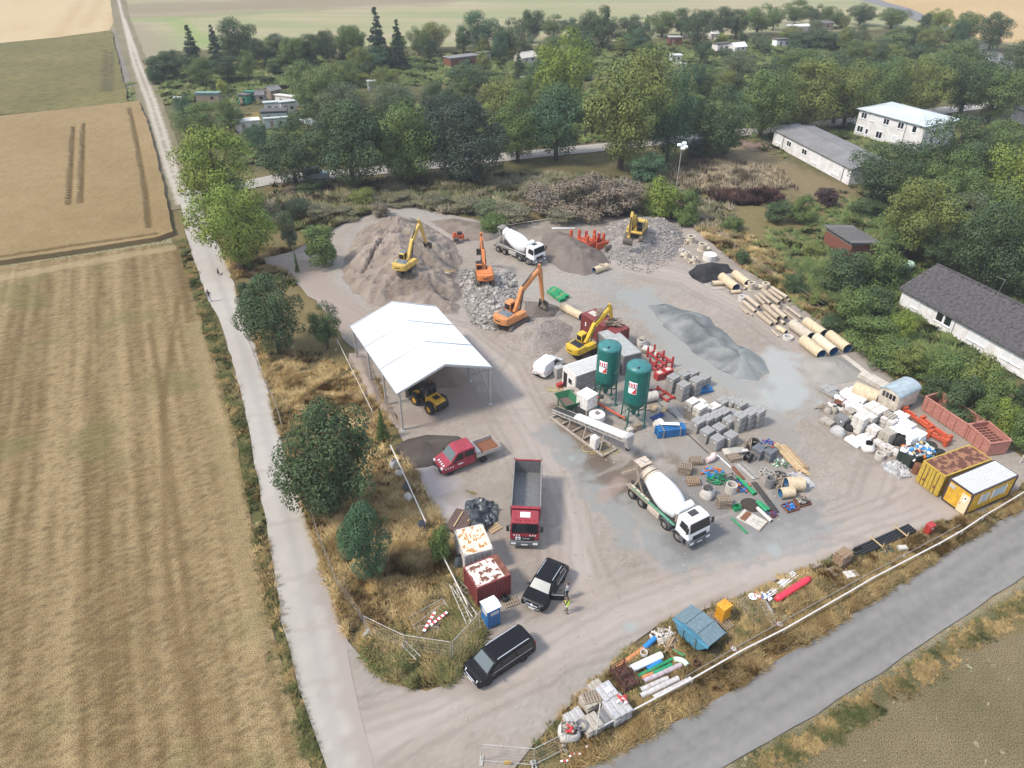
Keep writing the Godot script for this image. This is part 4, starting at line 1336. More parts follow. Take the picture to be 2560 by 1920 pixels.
func build_buildings():
	mat("blind_white",.66,.67,.69,.7)
	mat("slate",.085,.08,.085,.95,0,coarse,.11)
	mat("bitumen",.20,.205,.215,.9,0,soft,.05)
	mat("pale_roof",.52,.60,.64,.6,0,soft,.05)
	mat("fibre_cement",.17,.17,.175,.95,0,coarse,.2)
	mat("brick_red",.20,.075,.055,.95,0,grime,.8)
	var front_a:Vector2=V(51.54,-87.84)
	var o:=house("slate_hall","long white hall with dark mossy slate gable roof at the right edge",V(55.91,-77.07),-1.185,23.25,10.5,2.7,"gable",2.3,.45,"slate")
	var ln:float=front_a.distance_to(V(60.28,-66.3))
	for q in [[V(52.42,-85.63),.9,true],[V(53.4,-81.87),1.0,false],[V(53.82,-80.71),1.0,false],[V(55.01,-77.12),1.2,true],[V(55.53,-76.06),1.2,true],[V(56.62,-72.76),1.2,true],[V(57.04,-71.66),1.2,true]]:
		var x:float=front_a.distance_to(q[0])-ln/2
		window(o,x,1.65,q[1],1.15,1,q[2])
	var b:=MB.new()
	for i in 24:
		var t:=(i+.5)/24.0
		b.box(W(0,2.7+2.3*t+.13,-5.25*t),W(ln+.86,.03,.035))
	lit(b,"slate_courses","slate",o).set_meta("kind","stuff")
	b=MB.new()
	b.tube([W(-ln*.1,4.6,-4.2),W(-ln*.1+.3,7.6,-4.2)],.03,5)
	b.tube([W(-ln*.1-.9,7.5,-4.2),W(-ln*.1+.4,7.6,-4.2)],.02,4)
	lit(b,"aerial","steel",o)
	b=MB.new()
	b.tube([W(-ln/2+8.5,2.6,.07),W(-ln/2+8.5,.1,.07)],.05,6)
	lit(b,"downpipe","galvanised",o)
	o=house("low_white_building","low white building with nearly flat grey roof beside the paved area",V(59.08,-148.24),-1.311,26.59,9.5,3.0,"gable",.75,.35,"bitumen")
	ln=V(55.67,-161.09).distance_to(V(62.49,-135.39))
	for q in [[.08,1.6,1.6,1,true],[.225,1.5,1.0,2,false],[.435,1.6,1.0,2,false],[.58,1.9,1.9,1,true],[.84,1.9,1.9,1,true]]:
		window(o,(q[0]-.5)*ln,1.75,q[1],q[2],q[3],q[4])
	for f in [.145,.92]:
		b=MB.new()
		b.tube([W((f-.5)*ln,2.95,.07),W((f-.5)*ln,.05,.07)],.06,6)
		lit(b,"downpipe","dark_steel",o)
	for f in [.28,.4]:
		b=MB.new()
		for i in 5:
			var x:float=f*ln+i*.55-1.0
			b.beam(W(x,3.5,-6.4),W(x+.3,4.3,-6.9),.05,.05)
			b.beam(W(x+.3,4.3,-6.9),W(x+.4,3.55,-7.4),.05,.05)
		b.beam(W(f*ln-1.2,4.3,-6.9),W(f*ln+2.0,4.3,-6.9),.06,.06)
		b.beam(W(f*ln-1.2,3.9,-6.6),W(f*ln+2.0,3.9,-6.6),.06,.06)
		lit(b,"roof_frame","galvanised",o)
	o=house("two_storey_building","white two-storey building with pale blue hipped metal roof",V(80.1,-161.73),-1.031,15.96,11.0,5.7,"hip",1.3,.5,"pale_roof")
	ln=V(76,-168.58).distance_to(V(84.2,-154.89))
	for q in [[.09,4.5,1.3,1.1],[.44,4.5,1.3,1.1],[.66,4.5,1.3,1.2],[.86,4.5,.9,1.2],[.08,1.6,1.4,1.2],[.19,1.5,.6,1.0],[.385,1.5,1.4,1.3]]:
		window(o,(q[0]-.5)*ln,q[1],q[2],q[3],2 if q[2]>1 else 1)
	window(o,(.23-.5)*ln,4.5,.7,1.1,1,true)
	window(o,(.62-.5)*ln,1.6,1.2,1.2,1,true)
	b=MB.new()
	b.tube([W(.24*ln,5.6,.07),W(.24*ln,.1,.07)],.06,6)
	lit(b,"downpipe","dull_steel",o)
	o=house("old_shed","derelict shed with slanting grey sheet roof and red brick end",V(49.32,-105.22),-1.298,6.37,4.6,2.2,"mono",.6,.35,"fibre_cement","brick_red")
	bx(o,"plastered_end","pale_concrete",W(-2.17,1.0,-2.3),W(.12,2.0,4.4))
	bx(o,"doorway","black",W(-2.22,.85,-2.3),W(.12,1.5,1.3))
	b=MB.new()
	for i in 16:
		b.box(W(0,2.495+.6*(i+.5)/16.0,-4.95+5.3*(i+.5)/16.0),W(5.0,.03,.05))
	lit(b,"roof_ribs","fibre_cement",o)
	house("hidden_house","corner of a grey-roofed white building behind trees at right edge",V(119.35,-177.85),-1.475,9.86,8.0,3.0,"gable",1.6,.4,"bitumen")
	o=thing("gas_tank","pale green gas tank lying in the bushes beside the slate hall","tank",v3(V(57.18,-98.72)),k_turn(V(57.44,-99.11),.351,2.36))
	mat("tank_green",.55,.72,.56,.4)
	b=MB.new()
	b.lathe([V(.02,-1.25),V(.3,-1.2),V(.52,-1.05),V(.6,-.85),V(.6,.85),V(.52,1.05),V(.3,1.2),V(.02,1.25)],20,Transform3D(Basis(W(0,1,0),W(1,0,0),W(0,0,-1)),W(0,.85,0)),true)
	lit(b,"tank","tank_green",o)
	b=MB.new()
	b.cyl(W(.3,1.4,0),W(.3,1.56,0),.22,.2,12)
	lit(b,"lid","tank_green",o)
	for s in [-.7,.7]:
		bx(o,"foot","galvanised",W(s,.15,0),W(.15,.3,.8))
	bx(o,"lettering","pipe_blue",W(0,.85,.6),W(.7,.14,.02))
	huts()

func huts():
	mat("hut_teal",.22,.38,.40,.7,0,grime,.3)
	mat("hut_green",.03,.20,.13,.8)
	mat("tin",.50,.58,.60,.6,0,grime,.4)
	mat("tar_felt",.10,.10,.11,.95,0,grime,.4)
	var list:=[
		[V(-76.6,-192.47),.029,5.6,2.6,1.9,"mono",.4,"hut_teal","old_wood","long hut with blue-green roof beside the farm track gardens"],
		[V(-67.47,-191.3),-.229,2.23,2.4,1.9,"mono",.3,"fibre_cement","hut_green","low hut with brown roof and green side"],
		[V(-66.45,-193.93),.030,2.17,2.2,2.0,"mono",.3,"hut_green","hut_green","hut covered in bright green sheeting"],
		[V(-63.66,-192.85),.029,2.16,2.6,1.9,"gable",.8,"fibre_cement","dull_steel","small grey garden hut with pointed gable"],
		[V(-60.8,-197.67),.888,3.19,3.0,2.0,"gable",.7,"bitumen","old_wood","weathered hut with grey gabled roof"],
		[V(-56.53,-189.64),-.389,5.53,2.0,2.1,"mono",.3,"white","white","white flat-roofed hut among the light blue roofs"],
		[V(-57.67,-183.07),.303,3.89,2.6,2.1,"mono",.3,"tin","white","hut with pale blue corrugated roof, left one of two"],
		[V(-53.94,-183.44),.485,3.61,2.6,2.2,"mono",.3,"tin","white","hut with pale blue corrugated roof, right one of two"],
		[V(-55.03,-174.51),.199,5.68,4.0,2.2,"mono",.3,"tar_felt","tin","dark flat-roofed hut in front of the light blue roofs"],
		[V(-53.3,-170.02),.307,5.05,2.0,1.9,"mono",.3,"tin","tin","pale lean-to in front of the dark flat-roofed hut"],
		[V(-58.77,-167.35),.401,4.97,3.6,1.9,"mono",.3,"white","white","white corrugated hut roof at the garden corner"],
		[V(-82.58,-188.88),.029,1.69,1.4,1.8,"mono",.2,"white","dull_steel","narrow grey hut at the end of the farm track"],
		[V(-14.62,-238.1),.550,10.09,5.0,2.3,"mono",.3,"bitumen","rust","wide brown garden house with flat grey roof and aerial"],
		[V(-8.87,-245.08),.532,3.66,3.0,2.3,"mono",.2,"fibre_cement","tin","pale annexe with window beside the brown garden house"],
		[V(4.7,-242.98),.656,5.9,4.0,1.8,"gable",1.2,"pale_concrete","pale_concrete","garden house with pale steep roof under the bright tree"],
		[V(3.77,-214.16),.292,2.67,2.0,1.8,"mono",.2,"clean_white","old_wood","small white-roofed hut behind the yellow-green tree"],
		[V(-37.34,-206.19),.315,2.31,3.0,2.0,"mono",.3,"tin","tin","little hut with two pale roof strips in the hedge"],
		[V(25.11,-262.04),.038,2.67,2.2,1.9,"mono",.2,"white","dull_steel","grey hut with white edge in the far garden corner"],
		[V(55.08,-275.45),.040,4.2,3.0,2.2,"mono",.3,"white","brick_red","hut with red front and white eave"],
		[V(50.18,-246.33),.036,3.26,2.6,1.8,"mono",.2,"clean_white","white","bright white flat roof left of the garden path"],
		[V(49.41,-233.4),.331,2.71,2.4,1.8,"mono",.2,"tin","white","small pale roof below the bright white one"],
		[V(69.18,-264.71),.430,5.19,3.0,2.1,"mono",.2,"tar_felt","white","white hut with dark flat roof in the far gardens"],
		[V(74.29,-262.94),.454,4.83,3.2,1.8,"gable",.9,"clean_white","white","white gabled hut beside the dark flat-roofed one"],
		[V(70.81,-285.98),.041,2.9,3.0,2.0,"gable",.7,"white","white","white hut behind the tall dark garden tree"],
		[V(91.54,-273.2),.232,5.45,3.0,2.1,"mono",.3,"fibre_cement","clean_white","dark-roofed hut with bright white front strip"],
		[V(107.75,-301.82),.319,9.14,5.0,2.0,"mono",.2,"clean_white","pale_concrete","large white awning roof at the far end of the gardens"],
		[V(117.62,-309.25),.211,7.79,4.0,2.2,"gable",.8,"fibre_cement","old_wood","grey gabled hut beside the large white awning"],
		[V(60.4,-219.12),.474,3.32,2.6,1.9,"mono",.2,"pipe_blue","old_wood","hut with a blue roof in the dark hedge"],
		[V(-44.87,-165.51),-.863,8.03,2.4,2.0,"mono",.3,"tin","rust","rust-red hut with a pale roof under the tall hedge"],
	]
	for q in list:
		var o:Node3D=house("garden_hut",q[9],q[0],q[1],q[2],q[3],q[4],q[5],q[6],.2,q[7],q[8])
		var b:=MB.new()
		b.box(W(-q[2]*.2,.9,.02),W(.75,1.8,.06))
		lit(b,"door","old_wood",o)
		bx(o,"window","glass",W(q[2]*.2,1.2,.02),W(.7,.6,.05))
	var o:=thing("pergola_frame","bare pale pergola frame beside the large white awning","frame",v3(V(103.56,-307.98)),.1)
	var b:=MB.new()
	for x in [-4.0,.0,4.0]:
		for z in [-3.0,3.0]:
			b.beam(W(x,0,z),W(x,2.4,z),.12,.12)
		b.beam(W(x,2.4,-3),W(x,2.4,3),.1,.1)
	for z in [-3.0,.0,3.0]:
		b.beam(W(-4,2.45,z),W(4,2.45,z),.1,.1)
	lit(b,"frame","pale_concrete",o)
	o=thing("garden_parasol","closed orange parasol between the garden huts","parasol",v3(V(62.55,-273.63)))
	b=MB.new()
	b.cyl(Vector3.ZERO,W(0,2.6,0),.04,.04,6)
	lit(b,"pole","steel",o)
	b=MB.new()
	b.lathe([V(.3,1.0),V(.35,1.3),V(.15,2.2),V(.02,2.7)],10,Transform3D())
	lit(b,"cloth","orange",o)

# ---------------------------------------------------------------- the white tent
func build_tent():
	var fl:=V(-11.2,-60.2)
	var along:=V(cos(deg_to_rad(118.0)),-sin(deg_to_rad(118.0)))
	var across:=V(-along.y,along.x)
	var o:=thing("storage_tent","large white open storage tent with three roof bays","tent",v3(fl+along*7.5+across*5.0),atan2(-along.y,along.x))
	var eave:=4.75
	var ridge:=6.55
	mat("tent_cloth",.84,.87,.93,.5)
	mat("tent_frame",.50,.51,.52,.5,.3,grime,.5)
	mat("tent_seam",.42,.44,.47,.5)
	for i in 3:
		for s in [-1,1]:
			var b:=MB.new()
			var rows:=8
			var rings:=[]
			for k in rows+1:
				var ring:=PackedVector3Array()
				for j in 7:
					var t:=j/6.0
					var x:=-7.5+i*5.0+.05+t*4.9
					var q:=float(k)/rows
					var sag:=.05*sin(PI*t)*sin(PI*q)
					ring.append(W(x,lerpf(ridge,eave-.12,q)-sag,s*lerpf(.0,5.25,q)))
				for j in 7:
					var p:=ring[6-j]
					ring.append(p-W(0,.03,0))
				rings.append(ring)
			b.loft(rings)
			lit(b,"roof_cloth","tent_cloth",o)
	for i in 4:
		var x:=-7.5+i*5.0
		for s in [-1,1]:
			var b:=MB.new()
			b.beam(W(x,0,s*5.0),W(x,eave-.1,s*5.0),.24,.16)
			b.box(W(x,.02,s*5.0),W(.5,.06,.4))
			lit(b,"post","tent_frame",o)
			b=MB.new()
			b.beam(W(x,eave-.12,s*5.1),W(x,ridge-.1,0),.2,.14)
			lit(b,"rafter","tent_frame",o)
			b=MB.new()
			b.beam(W(x,eave-.09,s*5.29),W(x,ridge+.02,0),.13,.12)
			lit(b,"roof_seam","tent_seam",o)
	for s in [-1,1]:
		var b:=MB.new()
		b.box(W(0,eave-.14,s*5.28),W(15.0,.14,.05))
		lit(b,"eave_rail","tent_seam",o)
	var b:=MB.new()
	for i in 2:
		b.tube([W(-7.5+i*5,4.5,5.0),W(-2.5+i*5,.8,5.0)],.02,4)
		b.tube([W(-2.5+i*5,4.5,5.0),W(-7.5+i*5,.8,5.0)],.02,4)
	lit(b,"bracing_cable","dark_steel",o)

# ---------------------------------------------------------------- vehicles: x runs forward, z to the right
func bevelled(poly:Array,by:float)->Array:
	var out:=[]
	for i in poly.size():
		var p:Vector2=poly[i]
		var a:Vector2=poly[(i+poly.size()-1)%poly.size()]
		var b:Vector2=poly[(i+1)%poly.size()]
		out.append(p+(a-p).normalized()*minf(by,a.distance_to(p)*.4))
		out.append(p+(b-p).normalized()*minf(by,b.distance_to(p)*.4))
	return out

func shell(b:MB,poly:Array,w:float,belt:float,lean:float,r:=.07)->void:
	var out:=bevelled(poly,r)
	var mid:=Vector2.ZERO
	for p in out:
		mid+=p/out.size()
	var rings:=[]
	for st in [[-1,1.0],[-1,.5],[-1,.0],[1,.0],[1,.5],[1,1.0]]:
		var ring:=PackedVector3Array()
		for p in out:
			var q:Vector2=p+(mid-p).normalized()*r*st[1]*st[1]
			ring.append(W(q.x,q.y,st[0]*(w/2-maxf(0,p.y-belt)*lean-r*(1.0-st[1]))))
		rings.append(ring)
	b.loft(rings)

func side_pane(b:MB,poly:Array,w:float,belt:float,lean:float,side:int,proud:=.012)->void:
	var a:=PackedVector3Array()
	var c:=PackedVector3Array()
	for p in poly:
		var z:float=w/2-maxf(0,p.y-belt)*lean
		a.append(W(p.x,p.y,side*(z-.03)))
		c.append(W(p.x,p.y,side*(z+proud)))
	var mid:=Vector3.ZERO
	for p in a:
		mid+=p/a.size()
	b.face(Array(c),mid)
	for i in a.size():
		var k:=(i+1)%a.size()
		b.face([a[i],a[k],c[k],c[i]],mid)

func cross_pane(b:MB,p0:Vector2,p1:Vector2,w0:float,w1:float,proud:=.015)->void:
	var d:=(p1-p0).normalized()
	var o:=V(-d.y,d.x)
	if o.y<0:
		o=-o
	var pts:=[]
	for q in [0,1]:
		for e in [[p0,w0],[p1,w1]]:
			for s in [-1,1]:
				var p:Vector2=e[0]+o*(proud if q else-.03)
				pts.append(W(p.x,p.y,s*e[1]/2))
	b.hexa(pts)

func wheel(parent:Node3D,at:Vector3,r:float,w:float,rim:String,dish:=.0)->Node3D:
	var key:="wheel%.2f_%.2f_%s"%[r,w,rim]
	var o:=Node3D.new()
	o.name="wheel"
	o.position=at
	parent.add_child(o,true)
	if not crowns.has(key):
		var b:=MB.new()
		b.lathe([V(r*.58,-w/2),V(r*.9,-w/2),V(r,-w*.36),V(r,w*.36),V(r*.9,w/2),V(r*.58,w/2)],20,Transform3D(Basis(Vector3.RIGHT,PI/2),Vector3.ZERO))
		var d:=MB.new()
		for s in [-1,1]:
			d.cyl(W(0,0,0),W(0,0,s*w*.36),r*.6,r*.56,16)
			d.cyl(W(0,0,s*w*.36),W(0,0,s*w*.48),r*.22,r*.18,10)
		crowns[key]=[b.mesh(M["rubber"]),d.mesh(M[rim])]
	piece(o,"tyre",crowns[key][0])
	piece(o,"rim",crowns[key][1])
	return o

func lit(b:MB,called:String,m:String,parent:Node)->MeshInstance3D:
	return b.done(called,M[m],parent)

func build_vehicles():
	mat("car_black",.008,.008,.010,.22)
	M["car_black"].metallic_specular=.3
	mat("lamp",.75,.77,.80,.15)
	mat("chrome",.75,.76,.78,.2,.8)
	mat("tail_red",.35,.01,.01,.3)
	mat("plate",.7,.7,.7,.5)
	mat("pickup_red",.33,.035,.06,.35,0,grime,.25)
	mat("truck_red",.30,.03,.045,.35,0,grime,.25)
	mat("bed_grey",.20,.215,.235,.55,.3,grime,.6)
	mat("grey_plastic",.10,.105,.115,.7)
	mat("seat_dark",.02,.02,.022,.9)
	people_carrier()
	suv()
	pickup()
	dump_truck()
	mixer(V(12.66,-47.69),-1.020,5.86,"white drum mixer truck with dusty green frame beside the timber pallets",true)
	mixer(V(-.03,-102.09),-.772,5.58,"clean white drum mixer truck parked far off between the sand heaps",false)
	small_van(V(4.82,-71.18),.964,2.62,"small white panel van with rounded roof beside the site hut")
	wheel_loader()
	lane_vehicles()

func people_carrier():
	var k=by_wheels(V(-.22,-32.1),-2.478,3.1,.07,-.9)
	var o:=thing("people_carrier","long black people carrier with chrome roof rails, driving out","van",k[0],k[1])
	var L:=5.2
	var W:=1.94
	var b:=MB.new()
	shell(b,[V(-2.6,.32),V(-2.62,.9),V(-2.5,1.55),V(-2.28,1.86),V(-1.5,1.92),V(.75,1.9),V(1.05,1.8),V(1.78,1.16),V(2.35,1.02),V(2.58,.8),V(2.62,.42),V(2.5,.28)],W,1.05,.17,.09)
	lit(b,"body","car_black",o)
	b=MB.new()
	cross_pane(b,V(1.08,1.78),V(1.72,1.22),1.44,1.6)
	lit(b,"windscreen","pale_glass",o)
	b=MB.new()
	cross_pane(b,V(-2.49,1.62),V(-2.6,1.1),1.4,1.6)
	lit(b,"rear_window","glass",o)
	for s in [-1,1]:
		for poly in [[V(.55,1.1),V(1.5,1.12),V(.98,1.62),V(.6,1.7)],[V(-.75,1.1),V(.48,1.1),V(.52,1.7),V(-.75,1.74)],[V(-2.3,1.12),V(-.82,1.1),V(-.82,1.74),V(-2.1,1.72)]]:
			b=MB.new()
			side_pane(b,poly,W,1.05,.17,s)
			lit(b,"side_window","glass",o)
		b=MB.new()
		b.tube([W(-2.05,1.93,s*.72),W(-1.9,1.97,s*.72),W(.6,1.95,s*.72),W(.75,1.91,s*.72)],.035)
		lit(b,"roof_rail","chrome",o)
		bx(o,"chrome_strip","chrome",W(-.4,1.06,s*(W/2+.005)),W(3.6,.035,.02))
		bx(o,"mirror","black",W(1.42,1.16,s*1.08),W(.18,.17,.22))
		b=MB.new()
		b.hexa([W(2.2,.78,s*.9),W(2.56,.72,s*.6),W(2.2,.93,s*.92),W(2.5,.9,s*.6),W(2.2,.78,s*.96),W(2.62,.72,s*.66),W(2.2,.95,s*.96),W(2.55,.91,s*.66)])
		lit(b,"headlight","lamp",o)
		bx(o,"tail_light","tail_red",W(-2.58,1.05,s*.84),W(.1,.55,.16))
		for x in [1.65,-1.5]:
			wheel(o,W(x,.34,s*.86),.34,.24,"dark_steel")
	b=MB.new()
	b.box(W(2.63,.72,0),W(.04,.16,1.0))
	b.box(W(2.64,.38,0),W(.05,.06,1.5))
	lit(b,"grille","chrome",o)
	bx(o,"number_plate","plate",W(2.65,.52,0),W(.02,.11,.52))
	b=MB.new()
	b.box(W(2.0,1.13,0),W(.03,.02,.7))
	b.box(W(1.85,1.17,-.35),W(.03,.02,.7))
	lit(b,"wiper","black",o)

func by_wheels(p:Vector2,turn:float,_l:float,x:float,z:float)->Array:
	return [v3(p)-W(cos(turn),0,-sin(turn))*x-W(sin(turn),0,cos(turn))*z,turn]

func suv():
	var o:=thing("black_suv","black SUV with its front door standing open beside two people","car",v3(V(2.78,-39.55)),k_turn(V(2.69,-40.42),-2.064,1.67))
	var W:=1.96
	var b:=MB.new()
	shell(b,[V(-2.4,.4),V(-2.44,.95),V(-2.2,1.25),V(-1.85,1.66),V(-1.2,1.74),V(.2,1.76),V(.5,1.68),V(1.2,1.18),V(2.05,1.06),V(2.38,.86),V(2.42,.5),V(2.25,.34)],W,1.05,.26,.10)
	lit(b,"body","car_black",o)
	b=MB.new()
	cross_pane(b,V(.52,1.67),V(1.17,1.22),1.36,1.62)
	lit(b,"windscreen","pale_glass",o)
	b=MB.new()
	cross_pane(b,V(-2.2,1.27),V(-1.88,1.62),1.5,1.3)
	lit(b,"rear_window","glass",o)
	for s in [-1,1]:
		for poly in [[V(.05,1.1),V(.95,1.12),V(.45,1.55),V(.05,1.6)],[V(-.95,1.1),V(-.02,1.1),V(-.02,1.6),V(-.95,1.6)],[V(-1.75,1.14),V(-1.0,1.1),V(-1.0,1.6),V(-1.5,1.56)]]:
			if s<0 and poly[0].x>0:
				continue
			b=MB.new()
			side_pane(b,poly,W,1.05,.26,s)
			lit(b,"side_window","glass",o)
		b=MB.new()
		b.tube([W(-1.5,1.74,s*.68),W(-1.4,1.79,s*.68),W(.1,1.81,s*.68),W(.22,1.77,s*.68)],.03)
		lit(b,"roof_rail","chrome",o)
		b=MB.new()
		b.tube([W(-1.75,1.1,s*.98),W(-.1,1.07,s*.99)],.018,4)
		b.tube([W(-1.75,1.12,s*.97),W(-1.5,1.58,s*.85),W(-.8,1.63,s*.84)],.018,4)
		lit(b,"chrome_strip","chrome",o)
		bx(o,"mirror","black",W(.85,1.14,s*1.08),W(.16,.16,.24))
		b=MB.new()
		b.hexa([W(2.0,.82,s*.86),W(2.36,.78,s*.56),W(2.0,.94,s*.86),W(2.3,.92,s*.56),W(2.05,.82,s*.95),W(2.4,.78,s*.68),W(2.05,.95,s*.95),W(2.34,.93,s*.68)])
		lit(b,"headlight","grey_plastic",o)
		for x in [1.45,-1.45]:
			wheel(o,W(x,.37,s*.84),.37,.26,"dark_steel")
	b=MB.new()
	b.box(W(2.42,.82,0),W(.05,.05,1.0))
	b.box(W(2.44,.6,0),W(.05,.04,1.3))
	lit(b,"grille","chrome",o)
	b=MB.new()
	b.cyl(W(2.40,.86,0),W(2.47,.86,0),.10,.10,12)
	lit(b,"badge","lamp",o)
	bx(o,"number_plate","plate",W(2.46,.5,0),W(.02,.11,.52))
	b=MB.new()
	side_pane(b,[V(-.02,.5),V(.95,.5),V(.98,1.1),V(.45,1.6),V(-.02,1.62)],W,1.05,.26,-1,.006)
	lit(b,"door_opening","seat_dark",o)
	var d:=MeshInstance3D.new()
	b=MB.new()
	b.bbox(W(-.52,.78,0),W(1.04,.6,.1),.03)
	b.tube([W(-1.02,1.08,0),W(-1.0,1.58,.12),W(-.5,1.52,.1),W(-.05,1.1,0)],.025,5)
	d=lit(b,"open_door","car_black",o)
	d.position=W(.98,0,-.98)
	d.rotation.y=-1.15
	bx(d,"chrome_strip","chrome",W(-.52,1.095,-.03),W(1.0,.03,.03))

func k_turn(_p:Vector2,turn:float,_l:float)->float:
	return turn

func pickup():
	var k=by_wheels(V(-4.24,-54.28),-2.597,3.6,.2,-.9)
	var o:=thing("crew_cab_pickup","red crew-cab pickup with open flat bed beside wet sand","truck",k[0],k[1])
	var W:=2.0
	var b:=MB.new()
	shell(b,[V(-.75,.55),V(-.75,2.2),V(-.6,2.33),V(.9,2.35),V(1.25,2.22),V(1.95,1.45),V(2.75,1.15),V(2.92,.85),V(2.92,.45),V(2.2,.42)],W,1.3,.14,.09)
	lit(b,"cab","pickup_red",o)
	b=MB.new()
	cross_pane(b,V(1.28,2.19),V(1.9,1.52),1.55,1.75)
	lit(b,"windscreen","pale_glass",o)
	for s in [-1,1]:
		for poly in [[V(.6,1.45),V(1.6,1.45),V(1.12,2.05),V(.6,2.12)],[V(-.55,1.5),V(.4,1.5),V(.4,2.12),V(-.55,2.12)]]:
			b=MB.new()
			side_pane(b,poly,W,1.3,.14,s)
			lit(b,"side_window","glass",o)
		bx(o,"mirror","black",W(1.6,1.55,s*1.14),W(.14,.3,.2))
		bx(o,"headlight","lamp",W(2.8,.98,s*.78),W(.22,.2,.3))
		b=MB.new()
		for i in 4:
			b.box(W(1.75+i*.26,.95,s*1.005),W(.13,.16,.012))
		b.box(W(.95,1.02,s*1.005),W(.55,.16,.012))
		lit(b,"warning_stripes","plate",o)
		b=MB.new()
		for i in 3:
			b.box(W(1.88+i*.26,.95,s*1.005),W(.1,.16,.012))
		lit(b,"red_stripes","bright_red",o)
		for x in [2.0,-1.6]:
			wheel(o,W(x,.36,s*.86),.36,.24,"dark_steel")
	b=MB.new()
	for i in 4:
		b.hexa([W(2.52,1.27,-.8+i*.34),W(2.72,1.195,-.8+i*.34),W(2.52,1.285,-.8+i*.34),W(2.72,1.21,-.8+i*.34),W(2.52,1.27,-.66+i*.34),W(2.72,1.195,-.66+i*.34),W(2.52,1.285,-.66+i*.34),W(2.72,1.21,-.66+i*.34)])
	lit(b,"bonnet_stripes","plate",o)
	bx(o,"bumper","black",W(2.93,.62,0),W(.14,.4,1.7))
	bx(o,"number_plate","plate",W(3.01,.6,0),W(.02,.11,.52))
	bx(o,"chassis","black",W(-1.9,.66,0),W(2.7,.2,.8))
	bx(o,"bed_floor","rust",W(-2.15,.92,0),W(2.7,.06,2.0))
	for s in [-1,1]:
		bx(o,"bed_side","galvanised",W(-2.15,1.14,s*1.02),W(2.76,.4,.04))
	bx(o,"tailgate","galvanised",W(-3.52,1.14,0),W(.04,.4,2.04))
	bx(o,"tool_box","galvanised",W(-1.05,1.25,0),W(.5,.62,1.9))

func dump_truck():
	var k=by_wheels(V(1.3,-47.19),-1.617,6.92,.0,.0)
	var o:=thing("dump_truck","dark red dump truck with empty grey tipper body facing the viewer","truck",v3(V(1.14,-43.77))-W(cos(k[1]),0,-sin(k[1]))*3.6,k[1])
	truck_cab(o,1.6,"truck_red","truck_red",true)
	var b:=MB.new()
	b.box(W(-1.3,.95,0),W(7.4,.3,.9))
	lit(b,"chassis","black",o)
	var x0:=-4.9
	var x1:=1.25
	b=MB.new()
	b.box(W((x0+x1)/2,1.3,0),W(x1-x0,.1,2.4))
	for i in 9:
		b.box(W(x0+.5+i*.68,1.356,0),W(.30,.012,.75+.1*(i%3)))
	lit(b,"tipper_floor","bed_grey",o)
	for s in [-1,1]:
		b=MB.new()
		b.hexa([W(x0,1.35,s*1.1),W(x1,1.35,s*1.1),W(x0,2.75,s*1.2),W(x1,2.75,s*1.2),W(x0,1.35,s*1.18),W(x1,1.35,s*1.18),W(x0,2.75,s*1.26),W(x1,2.75,s*1.26)])
		lit(b,"tipper_side","bed_grey",o)
		b=MB.new()
		b.box(W((x0+x1)/2,2.79,s*1.24),W(x1-x0,.1,.11))
		for i in 5:
			b.box(W(x0+.6+i*1.3,2.05,s*1.29),W(.1,1.35,.1))
		lit(b,"side_rail","dull_steel",o)
	b=MB.new()
	b.box(W(x1,2.1,0),W(.08,1.5,2.5))
	b.box(W(x1+.1,2.82,0),W(.3,.08,2.5))
	lit(b,"front_board","truck_red",o)
	bx(o,"board_lining","bed_grey",W(x1-.06,2.1,0),W(.03,1.4,2.36))
	bx(o,"tailgate","bed_grey",W(x0,2.0,0),W(.08,1.35,2.44))
	bx(o,"tailgate_rail","truck_red",W(x0,2.8,0),W(.14,.14,2.62))
	for s in [-1,1]:
		b=MB.new()
		b.cyl(W(x0,2.8,s*1.24),W(x0,3.1,s*1.24),.04,.04,6)
		lit(b,"hinge_post","dull_steel",o)
	for x in [2.1,-2.4,-3.75]:
		for s in [-1,1]:
			wheel(o,W(x,.52,s*1.02),.52,.34,"dull_steel")

